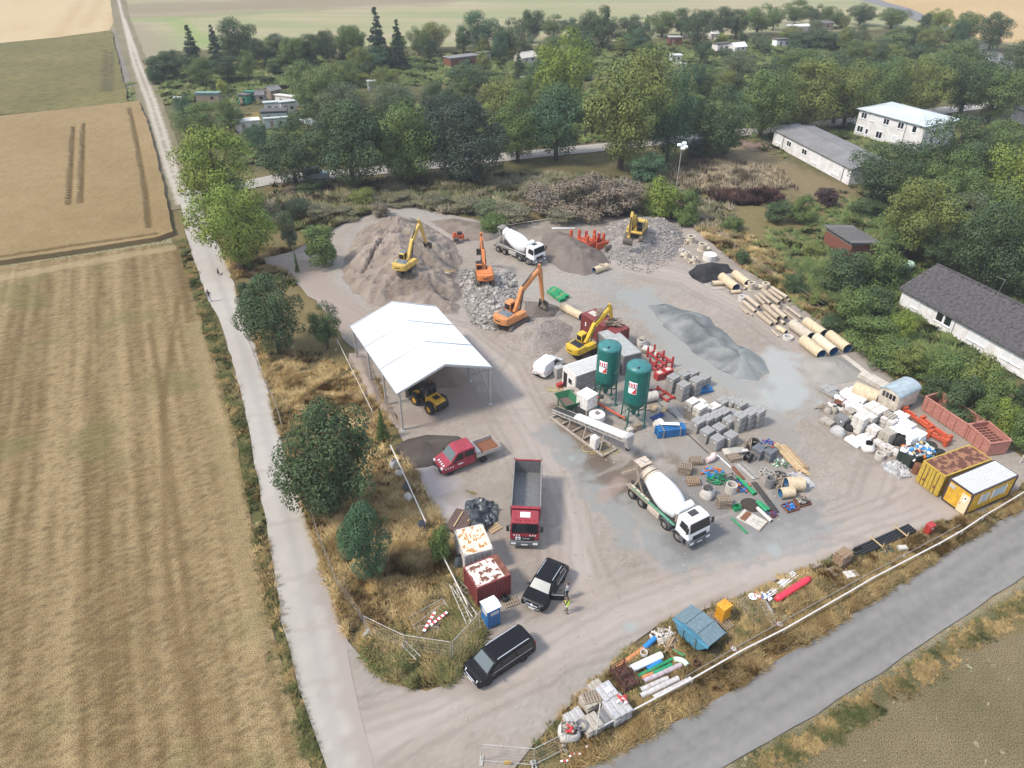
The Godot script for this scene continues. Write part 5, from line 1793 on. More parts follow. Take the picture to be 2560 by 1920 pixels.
func truck_cab(o:Node3D,back:float,paint:String,lower:String,signs:bool)->void:
	var W:=2.44
	var b:=MB.new()
	shell(b,[V(back,1.0),V(back,2.75),V(back+.15,2.92),V(2.9,2.95),V(3.2,2.82),V(3.42,1.85),V(3.46,1.05),V(2.9,1.0)],W,1.9,.07,.10)
	lit(b,"cab",paint,o)
	b=MB.new()
	cross_pane(b,V(3.21,2.76),V(3.42,1.9),2.1,2.24,.03)
	lit(b,"windscreen","glass",o)
	b=MB.new()
	b.bbox(W(3.36,.78,0),W(.5,.55,2.46),.08)
	b.box(W(2.6,.7,1.1),W(.5,.6,.22))
	b.box(W(2.6,.7,-1.1),W(.5,.6,.22))
	lit(b,"bumper","grey_plastic",o)
	bx(o,"grille","black",W(3.46,1.28,0),W(.08,.4,1.5))
	bx(o,"number_plate","plate",W(3.62,.72,0),W(.02,.12,.55))
	bx(o,"roof_hatch","plate" if signs else "dark_steel",W(2.35,2.96,0),W(.62,.06,.85))
	for s in [-1,1]:
		b=MB.new()
		side_pane(b,[V(2.2,1.95),V(3.2,1.8),V(3.08,2.6),V(2.3,2.62)],W,1.9,.07,s,.015)
		lit(b,"side_window","glass",o)
		b=MB.new()
		b.bbox(W(3.35,2.3,s*1.42),W(.14,.62,.24),.04)
		b.beam(W(3.25,2.6,s*1.15),W(3.35,2.6,s*1.42),.04,.04)
		b.beam(W(3.25,2.0,s*1.18),W(3.35,2.0,s*1.42),.04,.04)
		lit(b,"mirror","black",o)
		bx(o,"headlight","lamp",W(3.58,.82,s*.92),W(.1,.2,.42))
		b=MB.new()
		var arch:=PackedVector2Array()
		for i in 9:
			var t:=PI*i/8.0
			arch.append(V(2.1+cos(t)*.72,.55+sin(t)*.66))
		for i in 9:
			var t:=PI*(8-i)/8.0
			arch.append(V(2.1+cos(t)*.6,.55+sin(t)*.56))
		b.prism(arch,s*.82,s*1.24)
		lit(b,"mudguard","grey_plastic",o)
	if signs:
		b=MB.new()
		for s in [-1,1]:
			for i in 3:
				b.box(W(3.47,1.66,s*(.45+i*.22)),W(.04,.1,.11))
		lit(b,"warning_stripes","plate",o)
		bx(o,"sign","plate",W(3.52,1.36,.55),W(.02,.34,.44))
		b=MB.new()
		b.prism(PackedVector2Array([V(-.11,-.09),V(.11,-.09),V(0,.12)]),-.006,.006)
		var e:=lit(b,"emblem","deep_blue",o)
		e.position=W(3.536,1.36,.55)
		e.rotation.y=PI/2
		bx(o,"front_lettering","chrome",W(3.51,1.33,-.12),W(.02,.06,.6))
		for i in 5:
			bx(o,"roof_lamp","tail_red",W(3.0,2.98,-.7+i*.35),W(.08,.08,.12))

func words(parent:Node3D,text:String,at:Vector3,turn:float,size:float,m:String,thick:=.01)->MeshInstance3D:
	var t:=TextMesh.new()
	var f:=SystemFont.new()
	f.font_names=PackedStringArray(["Droid Sans"])
	f.font_weight=700
	t.font=f
	t.text=text
	t.font_size=32
	t.pixel_size=size/32.0
	t.depth=thick
	t.material=M[m]
	var o:=MeshInstance3D.new()
	o.name="lettering"
	o.mesh=t
	o.position=at
	o.rotation.y=turn
	parent.add_child(o,true)
	return o

func mixer(p:Vector2,turn:float,_l:float,text:String,dusty:bool):
	var back:=W(cos(turn),0,-sin(turn))
	var o:=thing("mixer_truck",text,"truck",v3(p),turn)
	var side:=W(-sin(turn),0,-cos(turn))
	o.position+=side*1.1+back*1.0
	var frame:="mixer_frame" if dusty else "dull_steel"
	mat("mixer_frame",.33,.29,.24,.9,0,grime,.5)
	mat("rail_green",.10,.34,.24,.6,0,grime,.4)
	mat("drum_dusty",.56,.50,.44,.8,0,grime,.3)
	truck_cab(o,1.75,"white_paint","grey_plastic",false)
	var b:=MB.new()
	b.box(W(-1.4,1.0,.42),W(7.2,.3,.12))
	b.box(W(-1.4,1.0,-.42),W(7.2,.3,.12))
	b.box(W(-1.4,1.2,0),W(6.0,.1,1.6))
	lit(b,"chassis","dark_steel",o)
	var axis:=W(-.955,.297,0)
	var bs:=Basis(W(.297,.955,0),axis,W(0,0,1))
	bs=Basis(axis.cross(W(0,0,1)),axis,W(0,0,1))
	var at:=Transform3D(bs,W(1.0,1.75,0))
	b=MB.new()
	b.lathe([V(.02,-.02),V(.7,.0),V(.82,.12),V(1.12,.95),V(1.2,1.5),V(1.2,2.2),V(1.12,2.8),V(.86,4.0)],28,at,true)
	lit(b,"drum","white_paint",o)
	b=MB.new()
	b.lathe([V(.87,4.0),V(.9,4.02),V(.9,4.14),V(.84,4.16),V(.66,4.75),V(.7,4.78),V(.7,4.86),V(.5,4.86),V(.45,4.3),V(.02,4.2)],28,at)
	lit(b,"drum_mouth","drum_dusty" if dusty else "white_paint",o)
	b=MB.new()
	b.lathe([V(.80,4.26),V(.83,4.26),V(.83,4.34),V(.78,4.36)],28,at)
	lit(b,"drum_ring","dark_steel",o)
	b=MB.new()
	b.cyl(W(1.25,2.72,-.85),W(1.25,2.72,.85),.36,.36,18)
	lit(b,"water_tank","white_paint",o)
	b=MB.new()
	b.box(W(1.2,1.6,.6),W(.2,1.4,.14))
	b.box(W(1.2,1.6,-.6),W(.2,1.4,.14))
	b.box(W(1.25,2.2,0),W(.5,.4,.7))
	lit(b,"front_bearing",frame,o)
	b=MB.new()
	for s in [-1,1]:
		b.beam(W(-4.3,1.1,s*.85),W(-3.6,2.5,s*.9),.14,.18)
		b.beam(W(-3.6,2.5,s*.9),W(-4.3,3.3,s*.75),.12,.16)
		b.beam(W(-2.9,1.1,s*.8),W(-3.6,2.5,s*.9),.12,.14)
	b.beam(W(-4.3,3.3,-.75),W(-4.3,3.3,.75),.12,.12)
	lit(b,"rear_frame",frame,o)
	b=MB.new()
	b.hexa([W(-4.6,3.15,-.35),W(-3.95,3.15,-.35),W(-4.85,3.75,-.65),W(-3.8,3.7,-.65),W(-4.6,3.15,.35),W(-3.95,3.15,.35),W(-4.85,3.75,.65),W(-3.8,3.7,.65)])
	lit(b,"hopper","drum_dusty" if dusty else "dull_steel",o)
	b=MB.new()
	var arc:=[]
	for q in [[W(-4.7,2.6,0),W(-5.9,1.5,1.0)]]:
		var a:Vector3=q[0]
		var e:Vector3=q[1]
		var sd:=(e-a).cross(Vector3.UP).normalized()*.26
		b.hexa([a-sd,a+sd,a-sd+W(0,.05,0),a+sd+W(0,.05,0),e-sd,e+sd,e-sd+W(0,.05,0),e+sd+W(0,.05,0)])
		for s in [-1,1]:
			b.beam(a+sd*s+W(0,.12,0),e+sd*s+W(0,.12,0),.04,.26)
	lit(b,"chute",frame,o)
	b=MB.new()
	for s in [-.2,.2]:
		b.tube([W(-4.6,1.2,-.9+s),W(-4.5,4.1,-.75+s)],.025,5)
	for i in 9:
		b.tube([W(-4.59,1.4+i*.3,-1.1),W(-4.59,1.4+i*.3,-.6)],.02,5)
	b.tube([W(-4.5,4.1,-.95),W(-3.8,4.2,-.9),W(-3.7,4.2,.3),W(-4.4,4.15,.4)],.025,5)
	lit(b,"ladder","dull_steel",o)
	for s in [-1,1]:
		bx(o,"side_rail","rail_green" if dusty else "galvanised",W(-1.2,1.42,s*1.16),W(5.6,.1,.22))
		b=MB.new()
		b.box(W(-3.3,1.18,s*1.05),W(3.0,.06,.5))
		b.box(W(-4.75,1.02,s*1.05),W(.06,.34,.5))
		lit(b,"mudguard",frame,o)
		b=MB.new()
		for i in 4:
			b.bbox(W(-3.9+i*.62,1.53,s*1.12),W(.55,.13,.2),.04)
		lit(b,"spare_chute","drum_dusty" if dusty else "dull_steel",o)
		for x in [2.1,.45,-2.75,-4.1]:
			wheel(o,W(x,.5,s*1.04),.5,.32,"dull_steel")
		bx(o,"fuel_tank","drum_dusty" if dusty else "galvanised",W(-1.05,.85,s*1.0),W(1.5,.55,.5))
		b=MB.new()
		var arch:=PackedVector2Array()
		for i in 9:
			var t:=PI*i/8.0
			arch.append(V(.45+cos(t)*.68,.52+sin(t)*.64))
		for i in 9:
			var t:=PI*(8-i)/8.0
			arch.append(V(.45+cos(t)*.6,.52+sin(t)*.56))
		b.prism(arch,s*.82,s*1.22)
		lit(b,"mudguard","grey_plastic",o)
		if s>0 or not dusty:
			continue
		for x in [-.6,.5]:
			b=MB.new()
			b.tube([W(x-.4,1.5,s*1.25),W(x-.4,1.6,s*2.0),W(x+.4,1.6,s*2.0),W(x+.4,1.5,s*1.25)],.03,5)
			b.tube([W(x-.4,1.55,s*1.6),W(x+.4,1.55,s*1.6)],.025,5)
			lit(b,"guard_rail","galvanised",o)

func small_van(p:Vector2,turn:float,_l:float,text:String):
	var o:=thing("small_van",text,"van",by_wheels(p,turn,_l,.0,.8)[0],turn)
	var W:=1.75
	var b:=MB.new()
	shell(b,[V(-2.05,.3),V(-2.1,.9),V(-2.0,1.65),V(-1.8,1.82),V(.2,1.8),V(.6,1.68),V(1.3,1.08),V(1.95,.85),V(2.08,.55),V(2.0,.28)],W,1.0,.16,.1)
	lit(b,"body","white_paint",o)
	b=MB.new()
	cross_pane(b,V(.65,1.64),V(1.26,1.12),1.3,1.5)
	lit(b,"windscreen","glass",o)
	for s in [-1,1]:
		b=MB.new()
		side_pane(b,[V(.0,1.05),V(1.0,1.08),V(.55,1.52),V(.05,1.58)],W,1.0,.16,s)
		lit(b,"side_window","glass",o)
		b=MB.new()
		for i in 3:
			b.box(W(-1.5+i*.25,.7,s*(W/2+.004)),W(.12,.1,.01))
		b.box(W(.3,.7,s*(W/2+.004)),W(.8,.07,.01))
		lit(b,"red_stripes","bright_red",o)
		bx(o,"tail_light","tail_red",W(-2.06,1.0,s*.76),W(.08,.35,.1))
		bx(o,"mirror","black",W(.95,1.08,s*.96),W(.14,.15,.18))
		for x in [1.3,-1.3]:
			wheel(o,W(x,.3,s*.76),.3,.2,"dark_steel")
	b=MB.new()
	for i in 4:
		b.box(W(-2.105,.72,-.5+i*.33),W(.015,.09,.12))
	lit(b,"rear_stripes","bright_red",o)
	b=MB.new()
	b.box(W(-2.1,.5,0),W(.03,.11,.5))
	b.box(W(-2.08,.36,0),W(.08,.1,1.4))
	lit(b,"rear_bumper","black",o)

func wheel_loader():
	var k=by_wheels(V(-9.53,-63.87),2.365,2.26,-.05,-.95)
	var o:=thing("wheel_loader","yellow and black wheel loader standing under the white tent","loader",k[0],k[1])
	mat("loader_yellow",.62,.36,.03,.4,0,grime,.3)
	var b:=MB.new()
	b.bhexa([W(-2.2,.75,-.75),W(-.2,.75,-.75),W(-2.1,1.55,-.65),W(-.2,1.8,-.65),W(-2.2,.75,.75),W(-.2,.75,.75),W(-2.1,1.55,.65),W(-.2,1.8,.65)],.08)
	lit(b,"bonnet","loader_yellow",o)
	b=MB.new()
	b.bbox(W(-2.2,1.0,0),W(.3,.75,1.6),.06)
	b.bbox(W(-1.3,1.72,0),W(.7,.06,.7),.02)
	b.box(W(-.9,.75,0),W(2.4,.3,1.0))
	b.box(W(.9,.8,0),W(1.3,.4,.8))
	lit(b,"frame","black",o)
	b=MB.new()
	shell(b,[V(-.6,1.2),V(-.65,2.6),V(-.5,2.68),V(.55,2.66),V(.75,1.9),V(.65,1.2)],1.35,1.7,.08,.06)
	lit(b,"cab","glass",o)
	bx(o,"cab_roof","black",W(-.02,2.72,0),W(1.3,.1,1.3))
	for s in [-1,1]:
		b=MB.new()
		b.prism(PackedVector2Array([V(.8,1.5),V(1.0,1.75),V(1.7,1.4),V(2.4,.75),V(2.3,.55),V(1.5,1.1)]),s*.42,s*.56)
		lit(b,"lift_arm","loader_yellow",o)
		b=MB.new()
		b.beam(W(.9,1.6,s*.3),W(2.3,1.1,s*.3),.1,.1)
		lit(b,"hydraulic_ram","dark_steel",o)
		for x in [1.15,-1.25]:
			wheel(o,W(x,.65,s*.95),.65,.5,"loader_yellow")
			bx(o,"mudguard","black",W(x,1.36,s*.95),W(.9,.05,.5))
	b=MB.new()
	bucket(b,W(2.35,.25,0),.75,2.2)
	lit(b,"bucket","dark_steel",o)
	b=MB.new()
	b.cyl(W(.1,2.77,.3),W(.1,2.95,.3),.07,.06,8)
	lit(b,"beacon","orange",o)

func bucket(b:MB,at:Vector3,r:float,w:float):
	var pts:=[]
	for i in 8:
		var t:=PI*(.5+i/7.0)
		pts.append(V(cos(t)*r*.75+r*.4,r+sin(t)*r))
	for i in 7:
		var p:Vector2=pts[i]
		var q:Vector2=pts[i+1]
		var o:=(q-p).orthogonal().normalized()*.04
		b.hexa([at+W(p.x,p.y,-w/2),at+W(q.x,q.y,-w/2),at+W(p.x+o.x,p.y+o.y,-w/2),at+W(q.x+o.x,q.y+o.y,-w/2),at+W(p.x,p.y,w/2),at+W(q.x,q.y,w/2),at+W(p.x+o.x,p.y+o.y,w/2),at+W(q.x+o.x,q.y+o.y,w/2)])
	var outline:=PackedVector2Array()
	for p in pts:
		outline.append(V(at.x,at.y)+p)
	for s in [-1,1]:
		b.prism(outline,at.z+s*w/2,at.z+s*(w/2-.04))
	for i in 5:
		b.box(at+W(r*.5,.03,lerpf(-w*.42,w*.42,i/4.0)),W(.28,.06,.1))

func lane_vehicles():
	mat("silver",.42,.46,.48,.3)
	mat("dark_car",.03,.035,.04,.25)
	lane_car(V(-37.06,-136.47),.295,4.8,"pale silver van parked in the lane under the trees","parked_van","van","silver",4.9,1.95,2.2)
	lane_car(V(39.07,-159.84),-2.771,4.9,"black car parked in the lane beside a leafy tree","parked_car","car","dark_car",4.2,1.8,1.5)
	lane_car(V(53.27,-178.43),.571,3.85,"dark car parked beyond the lane, its roof glinting","parked_car","car","dark_car",4.0,1.75,1.5)

func lane_car(p:Vector2,turn:float,_l:float,text:String,called:String,cat:String,paint:String,L:float,W:float,H:float):
	var o:=thing(called,text,cat,v3(p,.03),turn)
	var b:=MB.new()
	shell(b,[V(-L/2,.3),V(-L/2,H*.55),V(-L*.42,H*.95),V(-L*.3,H),V(L*.08,H),V(L*.26,H*.62),V(L*.46,H*.52),V(L/2,H*.36),V(L/2,.3)],W,H*.58,.18,.08)
	lit(b,"body",paint,o)
	b=MB.new()
	cross_pane(b,V(L*.09,H*.96),V(L*.25,H*.65),W*.75,W*.85)
	lit(b,"windscreen","glass",o)
	for s in [-1,1]:
		b=MB.new()
		side_pane(b,[V(-L*.3,H*.62),V(L*.2,H*.62),V(L*.08,H*.9),V(-L*.28,H*.9)],W,H*.58,.18,s)
		lit(b,"side_window","glass",o)
		for x in [L*.31,-L*.3]:
			wheel(o,W(x,.32,s*W*.43),.32,.2,"dark_steel")

# ---------------------------------------------------------------- diggers
func limb(b:MB,line:Array,depths:Array,w:float)->void:
	var up:=PackedVector2Array()
	var down:=PackedVector2Array()
	for i in line.size():
		var d:Vector2=(line[mini(i+1,line.size()-1)]-line[maxi(i-1,0)]).normalized()
		var o:Vector2=V(-d.y,d.x)*depths[i]/2
		up.append(line[i]+o)
		down.append(line[i]-o)
	down.reverse()
	b.prism(up+down,-w/2,w/2)

func digger(text:String,at:Vector3,turn:float,tracks_turn:float,paint:String,dark:String,cab_side:int,knee:Vector2,tip:Vector2,wrist:Vector2,scoop:float,wheeled:=false,roof:="black")->Node3D:
	var o:=thing("digger",text,"digger",at,turn)
	var b:=MB.new()
	var under:=Node3D.new()
	under.name="undercarriage"
	under.rotation.y=tracks_turn-turn
	o.add_child(under,true)
	if wheeled:
		b.bbox(W(0,.75,0),W(3.4,.5,1.1),.08)
		b.bbox(W(2.0,.45,0),W(.3,.6,2.3),.05)
		lit(b,"axle_frame","dark_steel",under)
		for x in [-1.35,1.35]:
			for s in [-1,1]:
				var c:=MB.new()
				c.lathe([V(.28,-.22),V(.46,-.22),V(.5,-.15),V(.5,.15),V(.46,.22),V(.28,.22),V(.02,.12)],18,Transform3D(Basis(Vector3.RIGHT,s*PI/2),W(x,.5,s*1.0)))
				lit(c,"wheel","rubber",under)
	else:
		b.bbox(W(0,.65,0),W(1.8,.4,1.7),.06)
		b.cyl(W(0,.8,0),W(0,1.05,0),.6,.6,18)
		lit(b,"track_frame","dark_steel",under)
		for s in [-1,1]:
			b=MB.new()
			var loop:=PackedVector2Array()
			for i in 9:
				var t:=-PI/2+PI*i/8.0
				loop.append(V(1.55+cos(t)*.42,.44+sin(t)*.42))
			for i in 9:
				var t:=PI/2+PI*i/8.0
				loop.append(V(-1.55+cos(t)*.42,.44+sin(t)*.42))
			b.prism(loop,s*.85,s*1.4)
			for i in 22:
				var x:=-1.6+i*.152
				b.box(W(x,.875,s*1.125),W(.09,.05,.56))
				b.box(W(x,.005,s*1.125),W(.09,.05,.56))
			for i in 6:
				var t:=-PI/2+PI*(i+.5)/6.0
				for e in [-1,1]:
					b.box(W(e*(1.55+cos(t)*.43),.44+sin(t)*.43,s*1.125),W(.08,.08,.56))
			lit(b,"track","track_steel",under)
	b=MB.new()
	b.bbox(W(-.3,1.2,0),W(3.6,.3,2.5),.06)
	b.bbox(W(.2,1.6,-cab_side*.85),W(2.2,.6,.8),.08)
	lit(b,"platform",paint,o)
	b=MB.new()
	b.bhexa([W(-2.0,1.3,-1.25),W(-.6,1.3,-1.25),W(-2.0,2.0,-1.2),W(-.6,2.15,-1.2),W(-2.0,1.3,1.25),W(-.6,1.3,1.25),W(-2.0,2.0,1.2),W(-.6,2.15,1.2)],.08)
	lit(b,"engine_housing",paint,o)
	b=MB.new()
	b.bhexa([W(-1.75,2.02,-.95),W(-.68,2.12,-.95),W(-1.72,2.12,-.9),W(-.7,2.22,-.9),W(-1.75,2.02,.95),W(-.68,2.12,.95),W(-1.72,2.12,.9),W(-.7,2.22,.9)],.03)
	b.box(W(-1.2,2.2,.4),W(.5,.06,.05))
	b.cyl(W(-1.0,2.15,-.5),W(-1.0,2.45,-.5),.06,.06,8)
	lit(b,"engine_cover",dark,o)
	b=MB.new()
	var rings:=[]
	for st in [[1.15,.0],[1.2,.06],[1.95,.06],[2.02,.0]]:
		var ring:=PackedVector3Array()
		for i in 13:
			var t:=PI/2+PI*i/12.0
			ring.append(W(-1.95+cos(t)*(.62+st[1]),st[0],sin(t)*(1.2+st[1])))
		rings.append(ring)
	b.loft(rings)
	lit(b,"counterweight",paint,o)
	bx(o,"name_plate","black",W(-2.64,1.6,0),W(.02,.16,.8))
	b=MB.new()
	for s in [-1,1]:
		b.tube([W(-.6,2.1,s*1.1),W(-.6,2.5,s*1.1),W(-1.8,2.4,s*1.1),W(-1.8,2.0,s*1.1)],.02,4)
	lit(b,"hand_rail","dark_steel",o)
	var cz:=cab_side*.78
	b=MB.new()
	b.xf=Transform3D(Basis(),W(.65,0,cz))
	shell(b,[V(-.75,1.3),V(-.75,2.75),V(-.6,2.88),V(.35,2.86),V(.72,2.2),V(.72,1.3)],1.0,1.9,.03,.05)
	lit(b,"cab",paint,o)
	b=MB.new()
	b.xf=Transform3D(Basis(),W(.65,0,cz))
	for s in [-1,1]:
		side_pane(b,[V(-.62,1.85),V(.6,1.85),V(.6,2.2),V(.28,2.74),V(-.62,2.74)],1.0,1.9,.03,s)
	cross_pane(b,V(.38,2.8),V(.72,2.2),.84,.88)
	b.box(W(.725,1.85,0),W(.03,.66,.84))
	b.box(W(-.755,2.3,0),W(.03,.7,.8))
	lit(b,"cab_glass","glass",o)
	b=MB.new()
	b.xf=Transform3D(Basis(),W(.65,0,cz))
	b.bbox(W(-.15,2.91,0),W(1.0,.07,.96),.03)
	lit(b,"cab_roof",roof,o)
	var foot:=V(.35,1.7)
	b=MB.new()
	limb(b,[foot,foot.lerp(knee,.5)+(knee-foot).orthogonal().normalized()*.1,knee,knee.lerp(tip,.5),tip],[.4,.6,.68,.55,.32],.46)
	lit(b,"boom",paint,o)
	b=MB.new()
	var along:=(wrist-tip).normalized()
	limb(b,[tip-along*.75,tip,tip.lerp(wrist,.5),wrist],[.28,.55,.4,.24],.34)
	lit(b,"arm",paint,o)
	b=MB.new()
	for s in [-.34,.34]:
		var lo:=W(.9,1.35,s)
		var hi:=W(knee.x,knee.y,s)
		b.cyl(lo,lo.lerp(hi,.6),.10,.10,8)
		b.cyl(lo.lerp(hi,.6),hi,.055,.055,8)
	var k3:=W(knee.x,knee.y+.45,0)
	var h3:=W(tip.x-along.x*.75,tip.y-along.y*.75,0)
	b.cyl(k3,k3.lerp(h3,.55),.10,.10,8)
	b.cyl(k3.lerp(h3,.55),h3,.055,.055,8)
	var side:=along.orthogonal()*.38
	if side.x<0:
		side=-side
	b.cyl(W(tip.x+side.x,tip.y+side.y,0),W(wrist.x+side.x*.7-along.x*.5,wrist.y+side.y*.7-along.y*.5,0),.085,.06,8)
	lit(b,"hydraulic_ram","dark_steel",o)
	b=MB.new()
	bucket(b,W(-.3,-1.1,0),.55,1.35)
	b.box(W(-.05,-.08,0),W(.5,.24,.5))
	var k:=lit(b,"bucket","bucket_steel",o)
	k.position=W(wrist.x,wrist.y,0)
	k.rotation=W(0,PI,-scoop)
	return o

func build_diggers():
	mat("track_steel",.16,.14,.125,.85,.1,grime,.7)
	mat("bucket_steel",.13,.115,.10,.7,.3,grime,.7)
	mat("hood_grey",.16,.19,.22,.6,0,grime,.5)
	mat("digger_yellow",.60,.43,.10,.5,0,grime,.3)
	mat("strong_yellow",.66,.46,.03,.45,0,grime,.3)
	mat("digger_orange",.66,.22,.06,.45,0,grime,.3)
	mat("sun_orange",.62,.27,.10,.5,0,grime,.3)
	var p:Vector2=V(-14.4,-91.72)
	var dug:=digger("yellow digger with grey engine cover digging at the big earth heap",v3(p,maxf(1.4,heaps["earth_heap"].height(p)-.1)),k_turn(V(-13.08,-94.52),1.123,5.81),k_turn(V(-14.51,-93.02),1.644,5.08),"digger_yellow","hood_grey",-1,V(2.0,4.2),V(4.4,6.3),V(6.0,2.4),.3,false,"hood_grey")
	p=V(-3.9,-92.55)
	var far_one:=digger("bright orange digger seen from behind on the broken concrete",v3(p,1.0),k_turn(V(-4.45,-97.19),1.696,10.42),k_turn(V(-4.2,-94.05),1.696,5.52),"digger_orange","digger_orange",-1,V(2.2,3.9),V(5.0,5.2),V(6.3,2.4),.2,false,"black")
	p=V(-.02,-81.46)
	digger("orange digger standing side-on with raised boom beside the green bundles",v3(p,.4),k_turn(V(1.41,-84.03),.809,6.67),k_turn(V(1.19,-82.45),.908,4.6),"sun_orange","hood_grey",-1,V(1.7,4.3),V(4.9,6.0),V(5.7,1.3),-.2,false,"sun_orange")
	p=V(18.8,-106.56)
	digger("yellow digger standing on top of the grey rubble heap at the far fence",v3(p,1.7),k_turn(V(17.94,-105.48),-1.967,5.93),k_turn(V(18.47,-106.6),-1.915,3.32),"digger_yellow","black",-1,V(1.9,3.9),V(3.9,4.6),V(4.6,1.6),-.1,false,"digger_yellow")
	p=V(8.42,-75.21)
	var small:=digger("yellow wheeled digger reaching over the dark red container",v3(p),k_turn(V(9.98,-76.73),.700,6.35),k_turn(V(8.43,-75.22),.507,3.31),"strong_yellow","black",-1,V(1.9,3.9),V(4.8,5.6),V(5.4,3.7),.0,true,"strong_yellow")
	small.scale=Vector3.ONE*.86
	dug.scale=Vector3.ONE*.87
	far_one.scale=Vector3.ONE*.9

# ---------------------------------------------------------------- containers; x runs along the near face from left to right, the box lies behind it
func steel_box(called:String,text:String,category:String,p:Vector2,turn:float,wide:float,deep:float,high:float,side:String,roof:String,post:String,ribs:=.28)->Node3D:
	var o:=thing(called,text,category,v3(p),turn)
	var b:=MB.new()
	for x in [-1,1]:
		for z in [0,1]:
			b.bbox(W(x*(wide/2-.08),high/2+.05,-.08-z*(deep-.16)),W(.17,high-.1,.17),.02)
	for y in [.16,high-.07]:
		b.box(W(0,y,-.06),W(wide-.3,.14,.12))
		b.box(W(0,y,-deep+.06),W(wide-.3,.14,.12))
		for x in [-1,1]:
			b.box(W(x*(wide/2-.06),y,-deep/2),W(.12,.14,deep-.3))
	lit(b,"frame",post,o)
	b=MB.new()
	for f in 2:
		corrugate(b,wide-.3,high-.36,ribs,Transform3D(Basis(Vector3.UP,PI*f),W(0,high/2+.04,-.05 if f==0 else-deep+.05)))
		corrugate(b,deep-.3,high-.36,ribs,Transform3D(Basis(Vector3.UP,PI/2+PI*f),W(wide/2-.05 if f==0 else-wide/2+.05,high/2+.04,-deep/2)))
	lit(b,"wall",side,o)
	bx(o,"roof",roof,W(0,high-.03,-deep/2),W(wide-.1,.05,deep-.1))
	return o

func corrugate(b:MB,w:float,h:float,pitch:float,where:Transform3D)->void:
	var old:=b.xf
	b.xf=where
	if pitch<=0:
		b.quad(W(-w/2,-h/2,0),W(w/2,-h/2,0),W(w/2,h/2,0),W(-w/2,h/2,0))
		b.xf=old
		return
	var n:=maxi(1,int(w/pitch))
	var q:=w/n
	for i in n:
		var x:=-w/2+i*q
		var pts:=[V(x,0),V(x+q*.28,0),V(x+q*.45,-.05),V(x+q*.82,-.05),V(x+q,0)]
		for k in 4:
			var a:Vector2=pts[k]
			var c:Vector2=pts[k+1]
			b.quad(W(a.x,-h/2,a.y),W(c.x,-h/2,c.y),W(c.x,h/2,c.y),W(a.x,h/2,a.y))
	b.xf=old

func ribbed_roof(o:Node3D,wide:float,deep:float,y:float,count:int,m:String,along_x:=false):
	var b:=MB.new()
	for i in count:
		var t:=(i+.5)/count-.5
		if along_x:
			b.box(W(0,y,-deep/2+t*(deep-.3)),W(wide-.24,.06,(deep-.3)/count*.5))
		else:
			b.box(W(t*(wide-.3),y,-deep/2),W((wide-.3)/count*.5,.06,deep-.24))
	lit(b,"roof_ribs",m,o)

func patch_texture(seed_:int,base:Color,over:Color,cover:float)->ImageTexture:
	var fn:=FastNoiseLite.new()
	fn.seed=seed_
	fn.frequency=.02
	fn.fractal_octaves=5
	fn.fractal_gain=.6
	var im:=fn.get_seamless_image(256,256)
	im.convert(Image.FORMAT_RGB8)
	for y in 256:
		for x in 256:
			var t:=smoothstep(cover-.06,cover+.06,im.get_pixel(x,y).r)
			var k:=.85+.3*fposmod(sin(x*12.9898+y*78.233)*43758.5453,1.0)
			var c:=base.lerp(over,t)*(k*.3+.7)
			im.set_pixel(x,y,c)
	return ImageTexture.create_from_image(im)

